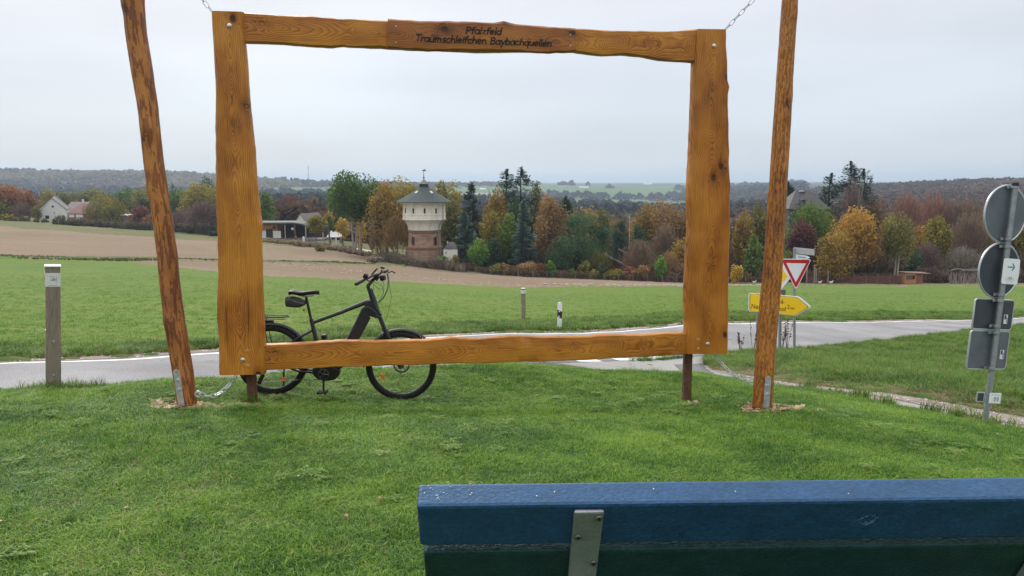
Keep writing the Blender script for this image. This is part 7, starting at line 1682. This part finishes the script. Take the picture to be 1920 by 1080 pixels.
def instancer(name, pts, rotsc, protos, kind='stuff'):
    """one object of points that carries clumps by geometry nodes"""
    me = bpy.data.meshes.new(name); me.vertices.add(len(pts)); base = pts.mean(0); me.vertices.foreach_set('co', (pts-base).astype(np.float32).ravel())
    a = me.attributes.new('rot', 'FLOAT_VECTOR', 'POINT'); a.data.foreach_set('vector', rotsc[0].astype(np.float32).ravel()); a = me.attributes.new('scl', 'FLOAT_VECTOR', 'POINT'); a.data.foreach_set('vector', rotsc[1].astype(np.float32).ravel())
    o = bpy.data.objects.new(name, me); C.objects.link(o); o.location = base; o['kind'] = kind
    col = bpy.data.collections.new(name + '_clumps')
    for p in protos: col.objects.link(p)
    ng = bpy.data.node_groups.new(name, 'GeometryNodeTree'); ng.interface.new_socket('Geometry', in_out='INPUT', socket_type='NodeSocketGeometry'); ng.interface.new_socket('Geometry', in_out='OUTPUT', socket_type='NodeSocketGeometry')
    N = ng.nodes.new; L = ng.links.new; i = N('NodeGroupInput'); u = N('NodeGroupOutput'); ci = N('GeometryNodeCollectionInfo'); ci.inputs['Collection'].default_value = col; ci.inputs['Separate Children'].default_value = True; ci.inputs['Reset Children'].default_value = True
    ip = N('GeometryNodeInstanceOnPoints'); ip.inputs['Pick Instance'].default_value = True; ra = N('GeometryNodeInputNamedAttribute'); ra.data_type = 'FLOAT_VECTOR'; ra.inputs['Name'].default_value = 'rot'; sa = N('GeometryNodeInputNamedAttribute'); sa.data_type = 'FLOAT_VECTOR'; sa.inputs['Name'].default_value = 'scl'
    rv = N('FunctionNodeRandomValue'); rv.data_type = 'INT'; rv.inputs['Min'].default_value if False else None
    for s_ in rv.inputs:
        if s_.name == 'Min' and s_.type == 'INT': s_.default_value = 0
        if s_.name == 'Max' and s_.type == 'INT': s_.default_value = len(protos)-1
    L(i.outputs[0], ip.inputs['Points']); L(ci.outputs[0], ip.inputs['Instance']); L([s_ for s_ in rv.outputs if s_.type == 'INT'][0], ip.inputs['Instance Index']); L(ra.outputs['Attribute'], ip.inputs['Rotation']); L(sa.outputs['Attribute'], ip.inputs['Scale']); L(ip.outputs[0], u.inputs[0])
    md = o.modifiers.new('clumps', 'NODES'); md.node_group = ng; return o
def scatter_world(n, x0, x1, y0, y1, r, keep): 
    X = x0 + (x1-x0)*r.random(n); Y = y0 + (y1-y0)*r.random(n); k = keep(X, Y); return X[k], Y[k]
allroad = lambda X, Y: inpoly(X, Y, road_poly) | inpoly(X, Y, side_poly)
allpave = lambda X, Y: allroad(X, Y) | inpoly(X, Y, grav_poly)
inlawn = lambda X, Y: inpoly(X, Y, lawn_poly)
def inview(X, Y, pad=60): p = proj(X, Y, H(X, Y)); return (Y > 1.2) & (p[0] > -pad-40) & (p[0] < 1960+pad) & (p[1] < 1150)
def field(name, X, Y, s0, s1, protos, r, tilt=.25, lift=-.004, zs=None):
    n = len(X); pts = np.stack([X, Y, H(X, Y) + lift], 1); rot = np.stack([(r.random(n)-.5)*tilt, (r.random(n)-.5)*tilt, r.random(n)*6.283], 1); s = s0 + (s1-s0)*r.random(n); lum = (.72 + .5*vnoise(X, Y, 1.1, 61))*(.62 + .76*vnoise(X, Y, 3.3, 62)); zz = s*lum*(zs if zs is not None else 1); return instancer(name, pts, (rot, np.stack([s, s, zz], 1)), protos)
G1 = [blade_patch('grass_clump', 66, .070, .020, .052, .0020, M_gl, 70+k, 1.0, .35) for k in range(8)]
r = np.random.default_rng(5)
def dn(Y): return np.clip(5.2/Y, 0, 1)**1.1
X, Y = scatter_world(200000, -11, 11, -2.0, 13.0, r, lambda X, Y: inlawn(X, Y)); k = r.random(len(X)) < np.where(inview(X, Y), dn(np.maximum(Y, 1)), .45*dn(np.maximum(Y, 1)))
dist2 = lambda px, Yc, X, Y: np.hypot(X-gp(px, Yc).x, Y-Yc)
k &= ~((dist2(350, 7.24, X, Y) < .34) & (r.random(len(X)) < .93)) & ~((dist2(1446, 7.80, X, Y) < .34) & (r.random(len(X)) < .93))
X, Y = X[k], Y[k]
field('lawn_grass', X, Y, .85, 1.3, G1, r)
print('lawn clumps', len(X))
G2 = [blade_patch('tall_clump', 46, .07, .06, .15, .0026, M_gv, 90+k, .8, .3) for k in range(5)]; G3 = [blade_patch('dry_clump', 46, .08, .04, .11, .0024, M_gd, 110+k, 1.0, .4) for k in range(4)]
# clover and small broad weeds, worn brownish spots
def rosette(name, n, m, seed):
    r_ = np.random.default_rng(seed); V = []; Fq = []
    for k in range(n):
        a = r_.random()*6.28; q = .05*math.sqrt(r_.random()); cx_, cy_ = q*math.cos(a), q*math.sin(a); z = .018 + .022*r_.random()
        for j in range(3):
            b = j*2.09 + r_.random(); s_ = .006 + .006*r_.random(); ux, uy = math.cos(b), math.sin(b); i = len(V)
            V += [(cx_, cy_, z), (cx_+ux*s_-uy*s_*.6, cy_+uy*s_+ux*s_*.6, z+.003), (cx_+ux*s_*1.9, cy_+uy*s_*1.9, z+.001), (cx_+ux*s_+uy*s_*.6, cy_+uy*s_-ux*s_*.6, z+.003)]; Fq.append((i, i+1, i+2, i+3))
    me = bpy.data.meshes.new(name); me.from_pydata(V, [], Fq); at_ = me.attributes.new('rnd', 'FLOAT', 'FACE'); at_.data.foreach_set('value', r_.random(len(Fq)).astype(np.float32)); me.materials.append(m); return bpy.data.objects.new(name, me)
M_cl = grassmat('clover_leaves', (.10, .19, .03), (.17, .29, .05), (.27, .38, .09), (.2, .2, .08), .02)
G5 = [rosette('clover_clump', 26, M_cl, 150+k) for k in range(4)]
Xc, Yc_ = scatter_world(26000, -7, 7, 1.8, 9.5, r, lambda X, Y: inlawn(X, Y) & inview(X, Y)); k = vnoise(Xc, Yc_, 1.4, 71) > .60; k &= r.random(len(Xc)) < .035; field('lawn_clover', Xc[k], Yc_[k], .9, 1.6, G5, r)
Xc, Yc_ = scatter_world(60000, -7, 7, 1.8, 10.5, r, lambda X, Y: inlawn(X, Y) & inview(X, Y)); k = (vnoise(Xc, Yc_, 1.1, 72)*.6 + vnoise(Xc, Yc_, 4., 73)*.4) > .66; k &= r.random(len(Xc)) < .5; field('lawn_dry_grass', Xc[k], Yc_[k], .35, .6, [blade_patch('straw_clump', 40, .08, .04, .10, .0026, M_gd, 170+q, 1.3, .5) for q in range(3)], r)
q_ = hit(965, 882); n_w = 150; aw = r.random(n_w)*6.28; rw = np.sqrt(r.random(n_w)); field('worn_lawn_spot', q_.x + np.cos(aw)*rw*.28, q_.y + np.sin(aw)*rw*.14, .3, .5, [blade_patch('straw_tuft', 30, .05, .03, .08, .0024, M_gd, 180+q, 1.3, .6) for q in range(2)], r)
# ragged edge of the lawn and tufts at post feet
LE = resample(lawn_edge, 400); i = r.integers(30, 370, 3800); X = LE[i, 0] + (r.random(3800)-.5)*.25; Y = LE[i, 1] + (r.random(3800)-.8)*.35; k = ~allroad(X, Y) & inview(X, Y) & (X < 2.5); field('lawn_edge_tufts', X[k], Y[k], .3, .6, G2, r)
def tuft(px, Yc, n, rad, sc0, sc1, nm='post_tufts'):
    c = gp(px, Yc); a = r.random(n)*6.283; q = np.sqrt(r.random(n))*rad; return c.x + np.cos(a)*q, c.y + np.sin(a)*q*.6
XX, YY = zip(*[tuft(99, 7.97, 46, .30, 1, 1), tuft(125, 8.02, 30, .35, 1, 1), tuft(468, 7.62, 10, .12, 1, 1), tuft(1845, 8.15, 10, .10, 1, 1), tuft(1049, 23.5, 60, .4, 1, 1), tuft(981, 31.9, 30, .3, 1, 1)]); field('post_tufts', np.concatenate(XX), np.concatenate(YY), .6, 1.1, G2, r)
# bank and verges
bank = lambda X, Y: ~inlawn(X, Y) & ~allpave(X, Y) & inview(X, Y) & (Y < np.interp(X, FEo[:, 0], FEo[:, 1]))
X, Y = scatter_world(230000, 2, 34, 8, 38, r, lambda X, Y: bank(X, Y)); k = r.random(len(X)) < np.clip(14/Y, 0, 1); X, Y = X[k], Y[k]
GRd = np.array(grav_poly); 
def near_line(X, Y, A): 
    d = np.full(len(X), 1e9)
    for j in range(0, len(A), 3): d = np.minimum(d, np.hypot(X-A[j, 0], Y-A[j, 1]))
    return d
dg = near_line(X, Y, GR); pdry = np.clip(1.05 - dg/1.5, .0, 1)*.85 + .06 + .35*np.clip(vnoise(X, Y, .7, 63)-.62, 0, 1)*2; isd = r.random(len(X)) < pdry; lowz = np.clip(.15 + dg/1.4, .15, 1.)
field('bank_grass', X[~isd], Y[~isd], .9, 1.6, G2, r, .5, zs=lowz[~isd]); field('dry_bank_grass', X[isd], Y[isd], .8, 1.3, G3, r, .5, zs=lowz[isd])
verge = lambda X, Y: (Y > np.interp(X, FEo[:, 0], FEo[:, 1]) + .42 + .25*vnoise(X, Y, .8, 64)) & (Y < np.interp(X, FEo[:, 0], FEo[:, 1]) + np.interp(X, [-20, -9, -6, 2, 12, 40], [2.6, 2.9, 3.1, 6.0, 5.0, 6.0])) & inview(X, Y)
X, Y = scatter_world(190000, -14, 34, 12, 46, r, verge); k = r.random(len(X)) < np.clip(15/Y, 0, 1); X, Y = X[k], Y[k]; isd = r.random(len(X)) < np.clip(.75 - (Y - np.interp(X, FEo[:, 0], FEo[:, 1]))*.55, .08, 1)
field('verge_grass', X[~isd], Y[~isd], .9, 1.7, G2, r, .5, zs=.9); field('dry_verge_grass', X[isd], Y[isd], .7, 1.2, G3, r, .5)
# young grain beyond: sparse short blades in the nearer part
M_gf = grassmat('grain_blades', (.09, .19, .022), (.155, .29, .034), (.25, .36, .06), (.34, .30, .12), .08); G4 = [blade_patch('grain_clump', 22, .12, .03, .08, .0035, M_gf, 130+k, .8, .3) for k in range(4)]
X, Y = scatter_world(420000, -62, 82, 15, 115, r, lambda X, Y: (Y > np.interp(X, FEo[:, 0], FEo[:, 1]) + np.interp(X, [-20, -9, -6, 2, 12, 40], [2.6, 2.9, 3.1, 6.0, 5.0, 6.0])) & inview(X, Y)); k = r.random(len(X)) < np.clip(15/Y, 0, 1)**1.7*.8*np.clip((115-Y)/40, 0, 1); field('grain_seedlings', X[k], Y[k], .9, 1.5, G4, r, .4)
# gravel on the shoulder and grit by the road
def pebbles(name, poly, n, x0, x1, y0, y1, seed, smin, smax):
    r_ = np.random.default_rng(seed); X, Y = scatter_world(n, x0, x1, y0, y1, r_, lambda X, Y: inpoly(X, Y, poly) & inview(X, Y)); n = len(X)
    o = np.array([(1, 0, 0), (0, 1, 0), (-1, 0, 0), (0, -1, 0), (0, 0, 1)], float); s = (smin + (smax-smin)*r_.random(n)**2)[:, None, None]; a = r_.random(n)*6.28; ca, sa = np.cos(a), np.sin(a)
    loc = o[None]*s*(.6+.6*r_.random((n, 5, 3))); V = np.stack([loc[..., 0]*ca[:, None]-loc[..., 1]*sa[:, None], loc[..., 0]*sa[:, None]+loc[..., 1]*ca[:, None], loc[..., 2]*.7], -1) + np.stack([X, Y, H(X, Y)+.004], 1)[:, None, :]
    i = np.arange(n)[:, None]*5; Fq = np.concatenate([i+np.array([0, 1, 4]), i+np.array([1, 2, 4]), i+np.array([2, 3, 4]), i+np.array([3, 0, 4])], 1).reshape(-1, 3); return quick(name, V.reshape(-1, 3), Fq, leafmat('gravel_stones', (.20, .16, .14), (.38, .33, .30), (.58, .54, .50), 0.), 'stuff', attr=np.repeat(r_.random(n), 4))
pebbles('gravel_stones', grav_poly, 60000, 2, 9, 7, 20, 81, .006, .020)
gp2 = [tuple(p) for p in offs(FE, FE + (FE-NE), -.05, .45)[0]] + [tuple(p) for p in offs(FE, FE + (FE-NE), -.05, .45)[1][::-1]]; pebbles('roadside_grit', gp2, 60000, -14, 10, 12, 28, 82, .01, .035)
# fallen leaves
LEAFL = {1440: 'tiny pale fallen leaf just below the foot of the smooth log', 1330: 'tiny pale leaf in the grass below the right steel post', 1696: 'tiny pale leaf on the lawn midway between log and sign pole', 1738: 'pale leaf right beside another one midway between log and sign pole', 237: 'tiny pale leaf low on the lawn at the left', 1870: 'tiny pale leaf on the lawn under the sign pole', 1228: 'tiny pale leaf in the grass left of the right steel post', 1497: 'tiny pale leaf right of the wood chips at the smooth log', 1537: 'tiny pale leaf near the lawn edge right of the smooth log', 375: 'tiny pale leaf on the lawn below the streaked log', 220: 'tiny pale leaf on the lawn left of the streaked log', 560: 'tiny pale leaf in mid lawn below the bicycle', 1065: 'tiny pale leaf in mid lawn under the middle of the frame', 1610: 'tiny pale leaf at the lawn edge by the gravel path', 2: 'pale leaf at the left edge of the picture low on the lawn'}
M_lf = {'pale': mat('pale_leaf', (.42, .36, .20), .7, var=.3), 'tan': mat('tan_leaf', (.30, .14, .06), .7, var=.3)}
for px, row, c, lb in ((712, 948, 'tan', 'curled orange brown leaf on the lawn left of the bench end'), (1440, 790, 'pale', None), (1330, 768, 'pale', None), (1696, 790, 'pale', None), (1738, 791, 'pale', None), (650, 982, 'tan', 'small tan leaf on the lawn left of the blue bench'), (237, 966, 'pale', None), (1870, 822, 'pale', None), (1228, 751, 'pale', None), (1497, 760, 'pale', None), (1537, 764, 'pale', None), (375, 812, 'pale', None), (220, 795, 'pale', None), (560, 905, 'pale', None), (1065, 790, 'pale', None), (1610, 766, 'pale', None), (2, 992, 'pale', None)):
    p = hit(px, row)
    if p is None: continue
    rr2 = random.Random(px); a = rr2.uniform(0, 6.28); s_ = .021 if c == 'tan' else .013; ax = Vector((math.cos(a), math.sin(a), 0)); ay = Vector((-math.sin(a), math.cos(a), 0)); z0 = Vector((0, 0, .042))
    top_ = [p + z0 + ax*u*s_ + ay*v*s_*.6 + Vector((0, 0, .35*s_*(u*u + v*v))) for u, v in ((-1, 0), (-.5, .8), (.2, 1), (.7, .5), (1.1, 0), (.7, -.5), (.2, -1), (-.5, -.8))]; mb = MB(); mb.prism(top_, (0, 0, -.0015)); mb.tube([p+z0-ax*s_*1.0, p+z0-ax*s_*1.7-Vector((0, 0, .01))], .0008, 4)
    tag(mb.build('fallen_leaf', M_lf[c], None), lb or LEAFL[px], 'leaf', 'pale leaves scattered on the lawn' if lb is None else None)

# ================================================================ HAZE
mh = bpy.data.materials.new('thin_air_haze'); mh.use_nodes = True; tt = mh.node_tree; tt.nodes.clear(); o_ = tt.nodes.new('ShaderNodeOutputMaterial'); pv = tt.nodes.new('ShaderNodeVolumePrincipled')
pv.inputs['Color'].default_value = (.68, .84, 1.0, 1); pv.inputs['Density'].default_value = HAZE; pv.inputs['Anisotropy'].default_value = .3; tt.links.new(pv.outputs[0], o_.inputs['Volume'])
zlo = float(GZ.min()) - 1.0; mb = MB(); E = 14300.; ztop = 75.
mb.box((0, 0, (zlo+ztop)/2), (2*E, 2*E, ztop-zlo)); hz_o = mb.build('haze', mh, None); hz_o['kind'] = 'stuff'
